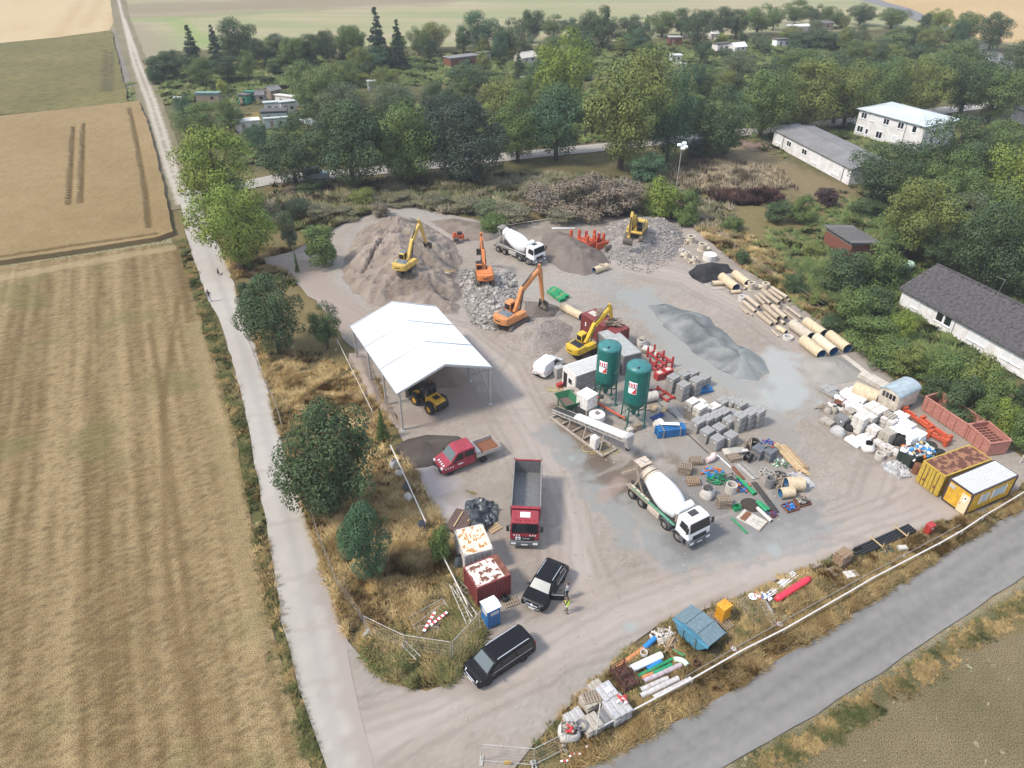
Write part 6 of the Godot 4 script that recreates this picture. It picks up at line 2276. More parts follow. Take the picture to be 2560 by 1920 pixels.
func build_containers():
	mat("office_yellow",.66,.40,.035,.55,0,grime,.2)
	mat("old_yellow",.50,.36,.05,.7,0,grime,.35)
	mat("brown_frame",.05,.035,.04,.7)
	mat("peach",.78,.56,.36,.6)
	mat("rust_roof",1,1,1,.95,0,patch_texture(4,Color(.36,.22,.17),Color(.56,.40,.30),.56),.22)
	mat("peeling_roof",1,1,1,.9,0,patch_texture(9,Color(.40,.25,.20),Color(.83,.78,.74),.42),.28)
	mat("brown_roof",1,1,1,.9,0,patch_texture(15,Color(.40,.24,.19),Color(.48,.31,.25),.5),.3)
	mat("cream_roof",1,1,1,.9,0,patch_texture(21,Color(.84,.80,.72),Color(.66,.47,.27),.60),.3)
	mat("container_white",.58,.57,.55,.7,0,grime,.35)
	mat("grey_panel",.36,.36,.37,.8,0,grime,.2)
	mat("tin_grey",.42,.46,.49,.6,0,grime,.2)
	mat("shutter",.40,.45,.48,.6)
	var q=[V(40.04,-49.31),-1.118,2.67]
	var o:=steel_box("office_container","bright yellow office container with white ribbed roof at the yard corner","container",box_spot(q),q_turn(q),2.44,6.06,2.6,"office_yellow","shutter","brown_frame",.0)
	ribbed_roof(o,2.44,6.06,2.61,11,"white")
	var b:=MB.new()
	b.box(W(.72,1.12,-.02),W(.82,2.0,.08))
	var d:=lit(b,"door","peach",o)
	bx(d,"handle","black",W(.45,1.05,.05),W(.04,.14,.06))
	b=MB.new()
	b.box(W(.72,1.75,.026),W(.3,.3,.01))
	b.box(W(.70,1.42,.026),W(.24,.16,.01))
	lit(b,"notice","clean_white",d)
	b=MB.new()
	b.cyl(W(.72,1.76,.031),W(.72,1.76,.036),.1,.1,12)
	lit(b,"notice_mark","black",d)
	bx(o,"window","pale_concrete",W(-.7,2.05,-.01),W(.6,.36,.06))
	for w in [[-2.9,.8],[-1.2,.75]]:
		pass
	for w in [[-1.9,.9],[-3.9,1.7]]:
		b=MB.new()
		b.box(W(1.2,1.5,w[0]),W(.06,.95,w[1]))
		var f:=lit(b,"window","shutter",o)
		b=MB.new()
		for e in [-1,1]:
			b.box(W(1.215,1.5,w[0]+e*(w[1]/2+.05)),W(.07,1.1,.07))
		lit(b,"window_frame","clean_white",f)
	q=[V(38.76,-51.77),-1.156,2.22]
	o=steel_box("rusty_container","old yellow steel container with brown rusty roof beside the office container","container",box_spot(q),q_turn(q),2.44,6.06,2.59,"old_yellow","rust_roof","old_yellow",.6)
	for x in [-.56,.56]:
		b=MB.new()
		b.box(W(x,1.32,.0),W(1.08,2.2,.06))
		d=lit(b,"door","old_yellow",o)
		b=MB.new()
		for e in [-.2,.2]:
			b.tube([W(x+e,.2,.06),W(x+e,2.45,.06)],.03,5)
		lit(b,"locking_bar","brown_frame",d)
		bx(d,"door_mark","rust",W(x+.05,.85,.036),W(.22,.28,.01))
	q=[V(-1.26,-38.39),.499,2.94]
	o=steel_box("red_container","dark red steel container with white paint peeling off its rusty roof","container",box_spot(q),q_turn(q),2.99,2.44,2.35,"container_red","peeling_roof","container_red",.2)
	bx(o,"bare_roof_strip","brown_roof",W(1.22,2.352,-1.25),W(.5,.012,2.2))
	q=[V(-2.55,-41.27),.340,2.25]
	o=steel_box("white_container","white steel container with rust-stained cream roof behind the red one","container",box_spot(q),q_turn(q),2.44,2.99,2.45,"container_white","cream_roof","container_white",.3)
	b=MB.new()
	for i in 6:
		b.box(W(-.75+i*.3,2.46,-1.5),W(.12,.03,1.7))
	lit(b,"roof_ribs","cream_roof",o)
	for x in [-1,1]:
		for z in [-.09,-2.9]:
			b=MB.new()
			b.cyl(W(x*1.13,2.45,z),W(x*1.13,2.475,z),.05,.05,8)
			lit(b,"lifting_hole","black",o)
	q=[V(10.32,-78.11),-.926,5.91]
	o=steel_box("long_red_container","long dark red container piled with timber, under the yellow digger arm","container",box_spot(q),q_turn(q),6.06,2.44,2.59,"container_red","container_red","container_red",.28)
	for x in [-2.1,1.9]:
		bx(o,"marking","clean_white",W(x,1.5,.0),W(.16,.55,.02))
	long_box=o
	q=[V(13.68,-71.17),.417,2.46]
	o=steel_box("grey_container","grey container with pale ribbed roof behind the two silos","container",box_spot(q),q_turn(q),2.44,6.06,2.5,"dark_concrete","tin_grey","dull_steel",.3)
	ribbed_roof(o,2.44,6.06,2.51,16,"tin_grey")
	q=[V(6.23,-67.46),-1.026,2.62]
	o=steel_box("site_hut","white site hut with ribbed roof and open door beside the silos","hut",box_spot(q),q_turn(q),2.44,6.06,2.65,"grey_panel","shutter","white",.0)
	ribbed_roof(o,2.44,6.06,2.66,13,"white")
	bx(o,"end_wall","white",W(0,1.3,-.01),W(2.14,2.3,.06))
	bx(o,"doorway","black",W(-.62,1.15,.01),W(.7,1.9,.06))
	b=MB.new()
	b.box(W(.35,1.5,.0),W(.85,.85,.1))
	var f:=lit(b,"window","clean_white",o)
	bx(f,"pane","glass",W(.35,1.5,.03),W(.68,.68,.08))
	var tp:Vector2=V(-1.22,-36.39)
	var tq=[V(-1.2,-35.99),.535,1.15]
	o=thing("portable_toilet","blue portable toilet with white roof in front of the red container","toilet",v3(box_spot(tq)),q_turn(tq))
	bx(o,"cabin","blue",W(0,1.05,-.56),W(1.1,1.95,1.1))
	b=MB.new()
	for i in 2:
		var s:=1 if i else-1
		b.hexa([W(-.6,2.02,-.56+s*.6),W(.6,2.02,-.56+s*.6),W(-.6,2.1,-.56+s*.6),W(.6,2.1,-.56+s*.6),W(-.6,2.02,-.56),W(.6,2.02,-.56),W(-.6,2.26,-.56),W(.6,2.26,-.56)])
	lit(b,"roof","clean_white",o)
	bx(o,"base","dark_steel",W(0,.05,-.56),W(1.16,.1,1.16))
	for k in [[W(.05,1.6,.0),W(.7,.34,.03)],[W(-.56,1.6,-.5),W(.03,.42,.7)]]:
		b=MB.new()
		b.box(k[0],k[1])
		var w:=lit(b,"sign","bag_white",o)
		b=MB.new()
		if k[1].x>.1:
			for i in 3:
				b.box(k[0]+W(0,.08-i*.08,.017),W(.5-.08*i,.035,.008))
		else:
			for i in 3:
				b.box(k[0]+W(-.017,.1-i*.08,0),W(.008,.035,.5-.08*i))
		lit(b,"sign_lettering","shutter",w)
	q=[V(39.99,-64.2),-1.014,1.93]
	o=thing("site_wagon","cream site wagon with rounded pale blue roof and four dark windows","wagon",v3(box_spot(q)),q_turn(q))
	mat("wagon_cream",.58,.54,.48,.7,0,grime,.2)
	mat("wagon_roof",.36,.46,.53,.5,0,grime,.2)
	var wide:=2.3
	var deep:=3.6
	b=MB.new()
	var arch:=PackedVector2Array([V(-wide/2,.5),V(wide/2,.5),V(wide/2,2.15)])
	for i in 11:
		var t:=PI*i/10.0
		arch.append(V(cos(t)*wide/2,2.15+sin(t)*.6))
	arch.append(V(-wide/2,2.15))
	b.prism(arch,-deep,.0)
	lit(b,"body","wagon_cream",o)
	b=MB.new()
	var ring0:=PackedVector2Array()
	for i in 13:
		var t:=PI*i/12.0
		ring0.append(V(cos(t)*(wide/2+.06),2.17+sin(t)*.66))
	for i in 13:
		var t:=PI*(12-i)/12.0
		ring0.append(V(cos(t)*(wide/2+.02),2.15+sin(t)*.61))
	b.prism(ring0,-deep-.12,.1)
	lit(b,"roof","wagon_roof",o)
	for i in 4:
		bx(o,"window","glass",W(-.62+i*.4,1.95,.01),W(.3,.62,.04))
	bx(o,"chassis","dark_steel",W(0,.4,-deep/2),W(1.6,.2,deep-.4))
	for z in [-.8,-2.9]:
		for s in [-1,1]:
			var wn:=wheel(o,W(s*.95,.32,z),.32,.18,"dark_steel")
			wn.rotation.y=PI/2

var long_box:Node3D

func box_spot(q:Array)->Vector2:
	return q[0]

func q_turn(q:Array)->float:
	return q[1]

# ---------------------------------------------------------------- mixing plant and silos
func silo(text:String,p:Vector2,face:float,ladder:bool):
	var o:=thing("silo",text,"silo",v3(p),face)
	var r:=1.24
	var b:=MB.new()
	b.lathe([V(.3,1.7),V(r*.72,2.35),V(r,3.05),V(r,6.95)],32,Transform3D(),false)
	b.lathe([V(.02,1.65),V(.3,1.7)],32,Transform3D())
	lit(b,"tank","teal",o)
	b=MB.new()
	b.lathe([V(r+.015,6.9),V(r+.015,6.98),V(r*.93,7.16),V(r*.55,7.36),V(.02,7.44)],32,Transform3D(),true)
	lit(b,"lid","silo_lid",o)
	b=MB.new()
	b.cyl(W(-.35,7.25,.75),W(-.35,7.38,.75),.11,.11,10)
	lit(b,"vent","black",o)
	b=MB.new()
	b.cyl(W(0,1.1,0),W(0,1.8,0),.22,.32,14)
	lit(b,"outlet","teal",o)
	for i in 4:
		var t:=PI/4+i*PI/2
		var d:=W(cos(t),0,sin(t))
		b=MB.new()
		b.beam(d*1.25*1.1,d*1.18+W(0,3.2,0),.12,.12)
		b.box(d*1.38+W(0,.03,0),W(.4,.06,.4))
		lit(b,"leg","leg_green",o)
		var e:=W(cos(t+PI/2),0,sin(t+PI/2))
		b=MB.new()
		b.beam(d*1.34+W(0,.5,0),e*1.2+W(0,2.2,0),.05,.05)
		b.beam(d*1.26+W(0,2.2,0),e*1.26+W(0,2.2,0),.08,.08)
		lit(b,"brace","leg_green",o)
	var ax:=-.72
	b=MB.new()
	bent(b,r+.012,ax-.36,ax+.36,4.35,5.75,func(u,v):return true)
	var pan:=lit(b,"sign","clean_white",o)
	b=MB.new()
	bent(b,r+.02,ax-.33,ax+.33,4.40,5.70,func(u,v):return v<.52 and u>.92-1.5*(.52-v)*0-(.52-v)*1.0 and u>.15+v*1.1)
	bent(b,r+.02,ax-.33,ax+.33,4.40,5.70,func(u,v):return v>.6 and v<.92 and fposmod(u*3.2+v*.6,1.0)>.35)
	lit(b,"sign_mark","bright_red",pan)
	b=MB.new()
	bent(b,r+.021,ax-.33,ax+.33,4.40,5.70,func(u,v):return v>.50 and v<.56)
	lit(b,"sign_line","dark_steel",pan)
	if ladder:
		b=MB.new()
		var t:=.9
		for s in [-.2,.2]:
			var d:=W(sin(.55+s*.75),0,cos(.55+s*.75))*(r+.12)
			b.tube([d+W(0,.8,0),d+W(0,7.1,0)],.025,5)
		for i in 21:
			var y:=.9+i*.3
			b.tube([W(sin(.4),0,cos(.4))*(r+.12)+W(0,y,0),W(sin(.7),0,cos(.7))*(r+.12)+W(0,y,0)],.018,4)
		lit(b,"ladder","teal",o)
	else:
		for s in [.0,.06,.12]:
			b=MB.new()
			bent(b,r+.015,.45+s*2.0,.50+s*2.0,4.3+s*3.0,4.45+s*3.0,func(u,v):return true)
			lit(b,"paint_chip","clean_white",o)

func bent(b:MB,r:float,a0:float,a1:float,y0:float,y1:float,rule:Callable)->void:
	var nu:=18
	var nv:=26
	for i in nu:
		for k in nv:
			if not rule.call((i+.5)/nu,(k+.5)/nv):
				continue
			var s:=lerpf(a0,a1,float(i)/nu)
			var t:=lerpf(a0,a1,float(i+1)/nu)
			var y:=lerpf(y0,y1,float(k)/nv)
			var z:=lerpf(y0,y1,float(k+1)/nv)
			b.face([W(sin(s)*r,y,cos(s)*r),W(sin(t)*r,y,cos(t)*r),W(sin(t)*r,z,cos(t)*r),W(sin(s)*r,z,cos(s)*r)],W(0,y,0))

func build_plant():
	mat("silo_lid",.035,.20,.215,.4,0,grime,.2)
	mat("leg_green",.012,.095,.075,.5)
	mat("frame_beige",.42,.38,.34,.9,0,grime,.5)
	mat("sand_brown",.17,.115,.10,1.0,0,grit,.8)
	mat("belt_cover",.80,.81,.83,.5,0,grime,.15)
	silo("teal silo with red and white sign, the rear one beside the site hut",V(10.12,-65.61),.15,false)
	silo("teal silo with ladder and red and white sign, the front one",V(12.65,-61.84),.2,true)
	var a:Vector2=V(4.57,-63.1)
	var far_end:Vector2=V(10.99,-54.95)
	var turn:=atan2(-(far_end.y-a.y),far_end.x-a.x)
	var ln:=a.distance_to(far_end)
	var o:=thing("conveyor","long rising conveyor with white cover on a beige ground frame","conveyor",v3(a),turn)
	var lo:=W(0,.8,0)
	var hi:=W(ln,3.4,0)
	var b:=MB.new()
	for s in [-.4,.4]:
		b.beam(lo+W(0,0,s),hi+W(0,0,s),.08,.14)
		b.beam(lo+W(0,-.35,s),hi+W(0,-.35,s),.08,.1)
		for i in 14:
			var t:=i/14.0
			b.beam(lo.lerp(hi,t)+W(0,0,s),lo.lerp(hi,t+1.0/14.0)+W(0,-.35,s),.04,.04)
	lit(b,"truss","galvanised",o)
	b=MB.new()
	b.beam(lo+W(0,.02,0),hi+W(0,.02,0),.7,.05)
	lit(b,"belt","dark_steel",o)
	b=MB.new()
	var ca:=lo.lerp(hi,.33)
	for i in 6:
		var t0:=PI*i/6.0
		var t1:=PI*(i+1)/6.0
		var o0:=W(0,sin(t0)*.32+.08,cos(t0)*.48)
		var o1:=W(0,sin(t1)*.32+.08,cos(t1)*.48)
		b.hexa([ca+o0,hi+o0,ca+o0*1.03,hi+o0*1.03,ca+o1,hi+o1,ca+o1*1.03,hi+o1*1.03])
	lit(b,"cover","belt_cover",o)
	b=MB.new()
	b.bbox(hi+W(.1,.05,0),W(.5,.7,1.05),.05)
	b.hexa([hi+W(-.1,-1.1,-.2),hi+W(.4,-1.1,-.2),hi+W(-.15,-.2,-.42),hi+W(.45,-.2,-.42),hi+W(-.1,-1.1,.2),hi+W(.4,-1.1,.2),hi+W(-.15,-.2,.42),hi+W(.45,-.2,.42)])
	lit(b,"chute","galvanised",o)
	b=MB.new()
	b.cyl(hi+W(.15,-1.4,0),hi+W(.15,-1.05,0),.22,.22,12)
	lit(b,"chute_sleeve","rubber",o)
	b=MB.new()
	for x in [.28,.5,.74]:
		for s in [-.5,.5]:
			var t:=lo.lerp(hi,x)+W(0,-.3,s*.8)
			b.beam(W(t.x,.1,s*1.6),t,.09,.09)
	lit(b,"support","frame_beige",o)
	b=MB.new()
	for s in [-.9,.9]:
		b.beam(W(.2,.2,s),W(ln*.8,.2,s),.18,.2)
	for i in 6:
		b.beam(W(.4+i*ln*.152,.22,-.9),W(.4+i*ln*.152,.22,.9),.16,.16)
	lit(b,"ground_frame","frame_beige",o)
	bx(o,"control_cabinet","white",W(ln*.66,1.0,.75),W(.8,1.3,.6))
	var hp:Vector2=V(5.84,-63.36)
	o=thing("feed_hopper","open green feed hopper holding brown sand beside the conveyor foot","hopper",v3(hp),turn-.25)
	b=MB.new()
	var bot:=[W(-.7,.9,-.35),W(.7,.9,-.35),W(.7,.9,.35),W(-.7,.9,.35)]
	var tp:=[W(-1.3,2.0,-.95),W(1.3,2.0,-.95),W(1.3,2.0,.95),W(-1.3,2.0,.95)]
	for i in 4:
		var k:=(i+1)%4
		var inn:=W(0,.06,0)
		b.hexa([bot[i],bot[k],tp[i],tp[k],bot[i]*W(.93,1,.9)+inn,bot[k]*W(.93,1,.9)+inn,tp[i]*W(.96,1,.95)+inn*.1,tp[k]*W(.96,1,.95)+inn*.1])
	b.box(W(0,.88,0),W(1.4,.06,.7))
	lit(b,"hopper","hopper_green",o)
	b=MB.new()
	b.hexa([W(-.75,1.0,-.4),W(.75,1.0,-.4),W(-.95,1.35,-.62),W(.95,1.45,-.62),W(-.75,1.0,.4),W(.75,1.0,.4),W(-.95,1.4,.62),W(.95,1.5,.62)])
	lit(b,"sand","sand_brown",o)
	b=MB.new()
	for x in [-.9,.9]:
		for z in [-.6,.6]:
			b.beam(W(x,0,z),W(x,1.5,z),.1,.1)
	lit(b,"stand","hopper_green",o)
	var cp:Vector2=V(7.82,-62.88)
	o=thing("mixer_housing","white cube-shaped mixer housing between green hopper and silos","machine",v3(cp),.75)
	bx(o,"housing","white",W(0,2.1,0),W(1.55,1.5,1.55))
	b=MB.new()
	b.bbox(W(0,2.9,0),W(1.66,.1,1.66),.03)
	b.box(W(0,2.955,0),W(1.2,.02,1.2))
	lit(b,"lid","white",o)
	b=MB.new()
	for x in [-.65,.65]:
		for z in [-.65,.65]:
			b.beam(W(x,0,z),W(x,1.4,z),.12,.12)
	lit(b,"stand","frame_beige",o)
	pan("round-lidded pan mixer with beige rim behind the green hopper",V(6.43,-65.46),.95,"frame_beige")
	pan("round white pan mixer between the conveyor and the silos",V(8.82,-61.43),.85,"white")
	for s in [[V(8.65,-65.32),V(9.6,-64.41),"short orange screw conveyor under the rear silo",.5,1.4],[V(8.82,-63.67),V(11.98,-61.61),"long orange screw conveyor between the two silos",1.3,.5]]:
		var c:Vector2=(s[0]+s[1])/2
		o=thing("screw_conveyor",s[2],"conveyor",v3(c))
		b=MB.new()
		var p0:=v3(s[0]-c,s[3])
		var p1:=v3(s[1]-c,s[4])
		b.cyl(p0,p1,.12,.12,12)
		lit(b,"tube","orange_red",o)
		b=MB.new()
		b.bbox(p1,W(.4,.35,.35),.05)
		b.beam(p0.lerp(p1,.3),W(p0.lerp(p1,.3).x,0,p0.lerp(p1,.3).z),.06,.06)
		lit(b,"motor","dark_steel",o)
	for s in [[V(8.91,-57.28),1.1,"hose_yellow","yellow hose looped on the ground under the conveyor"],[V(4.68,-67.72),.55,"hose_yellow","small coil of yellow hose beside the site hut"],[V(14.96,-66.66),.6,"rubber","coil of black cable hung on the concrete block by the front silo"]]:
		mat("hose_yellow",.50,.42,.16,.7)
		b=MB.new()
		var pts:=[]
		for i in 46:
			var t:=i*.33
			var rad:float=s[1]*(1.0+.25*sin(i*.71)+.12*sin(i*1.9))
			pts.append(W(cos(t)*rad*1.2+sin(i*.13)*.5*s[1],.03+.02*(i%3),sin(t)*rad*.7))
		b.tube(pts,.028,5)
		o=top(lit(b,"hose",s[2],null),"hose")
		label(o,s[3],"hose")
		o.position=v3(s[0],.02)
		if s[2]=="rubber":
			o.position.y=.5
	o=thing("cylinder_block","cream drum lying under a coil of black cable by the front silo","drum",v3(V(15.03,-65.68)),.4)
	b=MB.new()
	b.cyl(W(-.8,.55,0),W(.8,.55,0),.55,.55,20)
	lit(b,"drum","pale_concrete",o)
	for s in [[V(12.92,-60.57),"wooden crate standing in front of the silo legs","old_wood",W(.75,.75,.5)],[V(12.11,-60.02),"grey battered box beside the wooden crate","pale_concrete",W(.6,.6,.5)],[V(5.31,-70.27),"grey cabinet standing between the white van and the site hut","galvanised",W(1.0,1.4,.7)],[V(5.43,-68.3),"red compressor beside the site hut door","red",W(.9,.5,.5)]]:
		o=thing("crate" if "crate" in s[1] else "box" if "box" in s[1] else "cabinet" if "cabinet" in s[1] else "compressor",s[1],"crate" if "crate" in s[1] else "box" if "box" in s[1] else "cabinet" if "cabinet" in s[1] else "machine",v3(s[0]),.5)
		b=MB.new()
		var z:Vector3=s[3]
		b.bbox(W(0,z.y/2,0),z,.03)
		lit(b,"body",s[2],o)
		b=MB.new()
		for e in [-1,1]:
			b.box(W(0,z.y*(.5+e*.42),z.z/2+.012),W(z.x,z.y*.12,.03))
			b.box(W(e*z.x*.44,z.y/2,z.z/2+.014),W(z.x*.1,z.y*.7,.03))
		lit(b,"edging",s[2],o)

func pan(text:String,p:Vector2,r:float,m:String):
	var o:=thing("pan_mixer",text,"machine",v3(p),.3)
	var b:=MB.new()
	b.lathe([V(r*.8,.6),V(r,.8),V(r,1.3),V(r*.97,1.36),V(r*.4,1.4),V(.02,1.42)],24,Transform3D())
	lit(b,"pan",m,o)
	b=MB.new()
	b.cyl(W(0,1.4,0),W(0,1.6,0),.25,.2,12)
	lit(b,"motor","dull_steel",o)
	b=MB.new()
	for i in 4:
		var t:=i*PI/2
		b.beam(W(cos(t)*r*.8,0,sin(t)*r*.8),W(cos(t)*r*.75,.7,sin(t)*r*.75),.1,.1)
	lit(b,"stand",m,o)

# ---------------------------------------------------------------- stacks of blocks, slabs and pallets
var shared:={}

func box_mesh(size:Vector3,m:String,ch:=.015)->ArrayMesh:
	var key:="%s %s"%[size,m]
	if not shared.has(key):
		var b:=MB.new()
		b.bbox(Vector3.ZERO,size,minf(ch,minf(size.x,minf(size.y,size.z))*.2))
		shared[key]=b.mesh(M[m])
	return shared[key]

func pallet(o:Node3D,y:=.0,w:=1.2,d:=.9,m:="old_wood",boards:=6):
	for i in boards:
		piece(o,"board",box_mesh(W(w/boards*.58,.025,d),m,.004),W((i+.5)*w/boards-w/2,y+.135,0))
	for z in [-1,0,1]:
		piece(o,"bearer",box_mesh(W(w,.1,.09),m,.004),W(0,y+.07,z*(d/2-.05)))

func pallet_stack(text:String,at:Vector3,turn:float,count:int,skew:=.12,m:="old_wood"):
	var g:=RandomNumberGenerator.new()
	g.seed=hash(text)
	for i in count:
		var o:=thing("wooden_pallet",(text if count==1 else "%s from the ground in the %s"%[nth(i),text]),"pallet",at+W(g.randf_range(-.05,.05),i*.15,g.randf_range(-.05,.05)),turn+g.randf_range(-skew,skew),"wooden pallets")
		pallet(o,.0,1.2,.85,m)

func pile_blocks(o:Node3D,across:int,deep:int,courses:int,size:Vector3,m:String,called:="block",base:=.1):
	var s:=W(size.x/across,(size.y-base)/courses,size.z/deep)
	for k in courses:
		for i in across:
			for j in deep:
				piece(o,called,box_mesh(s*W(.965,.965,.975),m),W((i+.5)*s.x-size.x/2,base+(k+.5)*s.y,(j+.5)*s.z-size.z/2)+W(.006*((i+k)%3-1),0,.008*((j+k*2+i)%3-1)))
	for z in [-1,0,1]:
		piece(o,"bearer",box_mesh(W(size.x,base*.95,.1),"old_wood"),W(0,base/2,z*(size.z/2-.06)))

func block_stack(where:String,p:Vector2,turn:float,tiers:int,tier_h:float,m:String,across:=3,deep:=4,courses:=3,w:=1.0,d:=1.25):
	for i in tiers:
		var level:String="single" if tiers==1 else ["bottom","middle","top"][i] if tiers==3 else ["lower","upper"][i]
		var o:=thing("block_pallet","%s pallet of %s concrete blocks %s"%[level,"pale" if m=="white_block" else "grey",where],"block pallet",v3(p,i*tier_h),turn+.03*((i*7)%3-1),"pallets of concrete blocks")
		pile_blocks(o,across,deep,courses,W(w,tier_h-.005,d),m)
		if i==tiers-1 and m!="white_block":
			piece(o,"paper_label",box_mesh(W(.16,.1,.01),"clean_white"),W(.2,tier_h*.6,d/2+.02))

func simple(called:String,text:String,category:String,at:Vector3,turn:float,parts:Array,group:="")->Node3D:
	var o:=thing(called,text,category,at,turn,group)
	for p in parts:
		piece(o,p[0],box_mesh(p[3],p[1],.02),p[2])
	return o

func build_stock():
	mat("white_block",.66,.66,.65,.9,0,grime,.5)
	mat("pale_slab",.62,.62,.62,.9,0,grime,.4)
	mat("tan_slab",.40,.38,.34,.95,0,grime,.6)
	mat("dark_earth",.055,.042,.033,1.0,0,grit,.8)
	mat("brown_board",.115,.075,.065,.8,0,grime,.4)
	mat("brown_rust",.10,.045,.035,.9,0,grime,.8)
	mat("hot_red",.66,.03,.06,.35)
	mat("cabinet_orange",.70,.34,.02,.5,0,grime,.15)
	mat("lilac",.48,.42,.49,.5,0,grime,.3)
	mat("pipe_grey",.56,.57,.60,.5,0,grime,.3)
	mat("slate_block",.15,.17,.205,.9,0,grime,.5)
	mat("wrap",.45,.47,.50,.3,0,grime,.5)
	var bt:float=[V(22.55,-60.94),-.895,1.82][1]
	for q in [[V(17.74,-67.62),3,"at the silo end of the rear group"],[V(18.59,-66.18),3,"next along, in front of the rear group"],[V(19.37,-69.29),2,"second in the back row of the rear group"],[V(20.13,-67.06),3,"in the middle of the rear group"],[V(20.34,-69.64),2,"farthest back in the rear group"],[V(21.44,-68.64),2,"at the road end of the rear group"]]:
		block_stack(q[2],q[0],bt,q[1],.67,"block_grey",5,2,3)
	for q in [[V(23.29,-62.82),1,"behind the front field, left of the tall pair"],[V(22.16,-62.28),2,"in the back row beside the white packs"],[V(21.17,-61.64),2,"second row, behind the ridged stacks"],[V(20.25,-61.11),2,"second row, nearest the white packs"],[V(19.11,-60.54),2,"at the corner nearest the blue formwork"],
		[V(22.4,-60.83),2,"in the middle of the field"],[V(23.36,-60.65),3,"third from the road end of the field"],[V(24.47,-61.18),3,"second from the road end of the field"],[V(25.49,-61.55),3,"at the road end of the field"],[V(22.84,-65.06),1,"with a loose block on top behind the white packs"],[V(23.83,-65.12),1,"second of the low three behind the white packs"],[V(24.6,-64.6),1,"third of the low three behind the white packs"]]:
		block_stack(q[2],q[0],bt,q[1],.67,"block_grey",2,2,2)
	for q in [[V(19.71,-58.9),"left in the row of ridged stacks"],[V(21.03,-59.51),"right behind the row of ridged stacks"],[V(20.44,-57.69),"front left, ridged"],[V(21.94,-58.28),"front right, ridged"]]:
		block_stack(q[1],q[0],bt,2,.68,"block_grey",7,1,3)
	for q in [[V(19.28,-64.18),2],[V(19.9,-63.16),2],[V(20.26,-64.8),1],[V(20.73,-63.83),1],[V(21.63,-64.11),1]]:
		block_stack(["left of the white group","front of the white group","back of the white group","centre of the white group","right of the white group"][white_n],q[0],bt,q[1],.6,"white_block",2,1,3,.95,1.35)
		white_n+=1
	var o:Node3D
	simple("leaning_pallet","grey pallet leaning against the white block packs","pallet",v3(V(18.46,-62.32)),bt,[["board","old_wood",W(-.4,.5,0),W(.1,1.0,.1)],["board","old_wood",W(-.15,.5,0),W(.1,1.0,.1)],["board","old_wood",W(.1,.5,0),W(.1,1.0,.1)],["board","old_wood",W(.35,.5,0),W(.1,1.0,.1)],["bearer","old_wood",W(0,.25,-.08),W(1.0,.1,.06)],["bearer","old_wood",W(0,.8,-.08),W(1.0,.1,.06)]])
	for q in [[V(24.31,-56.36),2,"slate-blue pallet with striped top, front of the dark pair"],[V(25.23,-56.09),2,"slate-blue pallet behind right in the dark pair"]]:
		for i in q[1]:
			o=thing("dark_block_pallet",["lower ","upper "][i]+q[2],"block pallet",v3(q[0],i*.6),bt,"dark block pallets")
			pile_blocks(o,5,1,3,W(1.05,.59,1.2),"slate_block")
	for q in [[V(16.29,-59.34),.195,3.22,3.0,"big bundle of blue formwork girders under a white board",1.0,1.1],[V(20.99,-67.28),.293,2.51,2.6,"flat bundle of blue girders between the block stacks",.45,.8]]:
		o=thing("girder_bundle",q[4],"girder bundle",v3(q[0]),q[1])
		var n:=int(q[5]/.2)
		for k in n:
			for j in 4:
				piece(o,"girder",box_mesh(W(q[3],.15,.2),"blue"),W(.03*((k*3+j)%3),.12+k*.2,-q[6]*.8+j*.28))
		for x in [-.3,.3]:
			piece(o,"strap",box_mesh(W(.1,q[5]+.06,q[6]+.12),"dull_steel"),W(x*q[3],q[5]/2+.04,-q[6]*.42))
	simple("white_board","white slotted board lying on the blue formwork bundle","board",v3(V(16.14,-60.04),1.2),-.05,[["panel","clean_white",Vector3.ZERO,W(1.9,.05,.42)],["slot","dark_steel",W(-.75,.03,0),W(.06,.02,.22)],["slot","dark_steel",W(-.58,.03,0),W(.06,.02,.22)],["slot","dark_steel",W(-.41,.03,0),W(.06,.02,.22)],["slot","dark_steel",W(-.24,.03,0),W(.06,.02,.22)],["slot","dark_steel",W(.26,.03,0),W(.06,.02,.22)],["slot","dark_steel",W(.43,.03,0),W(.06,.02,.22)],["slot","dark_steel",W(.6,.03,0),W(.06,.02,.22)],["slot","dark_steel",W(.77,.03,0),W(.06,.02,.22)]])
	sack("white sheet bunched against the blue formwork bundle",V(15.33,-60.84),W(1.5,1.0,.9),"bag_white")
	for q in [[V(17.54,-62.99),-1.302,3.18,"grey steel props lying beside the formwork bundle","galvanised",5],[V(16.64,-63.76),-1.064,4.65,"long dark bar lying from the drum to the formwork bundle","dark_steel",1],[V(18.69,-58.29),-1.132,3.58,"long dark bar lying along the ridged stacks","dark_steel",1],[V(15.44,-62.68),.571,1.59,"blue hoses and tubes piled behind the formwork bundle","deep_blue",6]]:
		bars(q[2],q[0],q[1],q[3],q[4],q[5])
	simple("board_pile","flat boards lying on the ground behind the front silo","boards",v3(V(14.76,-64.63)),.2,[["board","old_wood",W(0,.06,0),W(1.6,.08,.5)],["board","old_wood",W(.1,.1,.55),W(1.5,.08,.4)]])
	simple("beam_pair","two short yellow timber beams behind the formwork bundle","beams",v3(V(15.61,-63.88)),-.5,[["beam","fresh_wood",W(-.4,.12,0),W(.45,.2,1.0)],["beam","fresh_wood",W(.6,.12,-.3),W(.45,.2,1.0)]])
	frame("red steel shoring frame standing behind the silos",V(17.36,-73.54),-1.010,3.2,"red",1.4)
	frame("red steel shoring frame lying nearer the silos",V(16.41,-72.04),-.755,1.74,"red",.9)
	frame("low red frame lying beside the rear block stacks",V(16.61,-66.77),-.954,2.51,"red",.3)
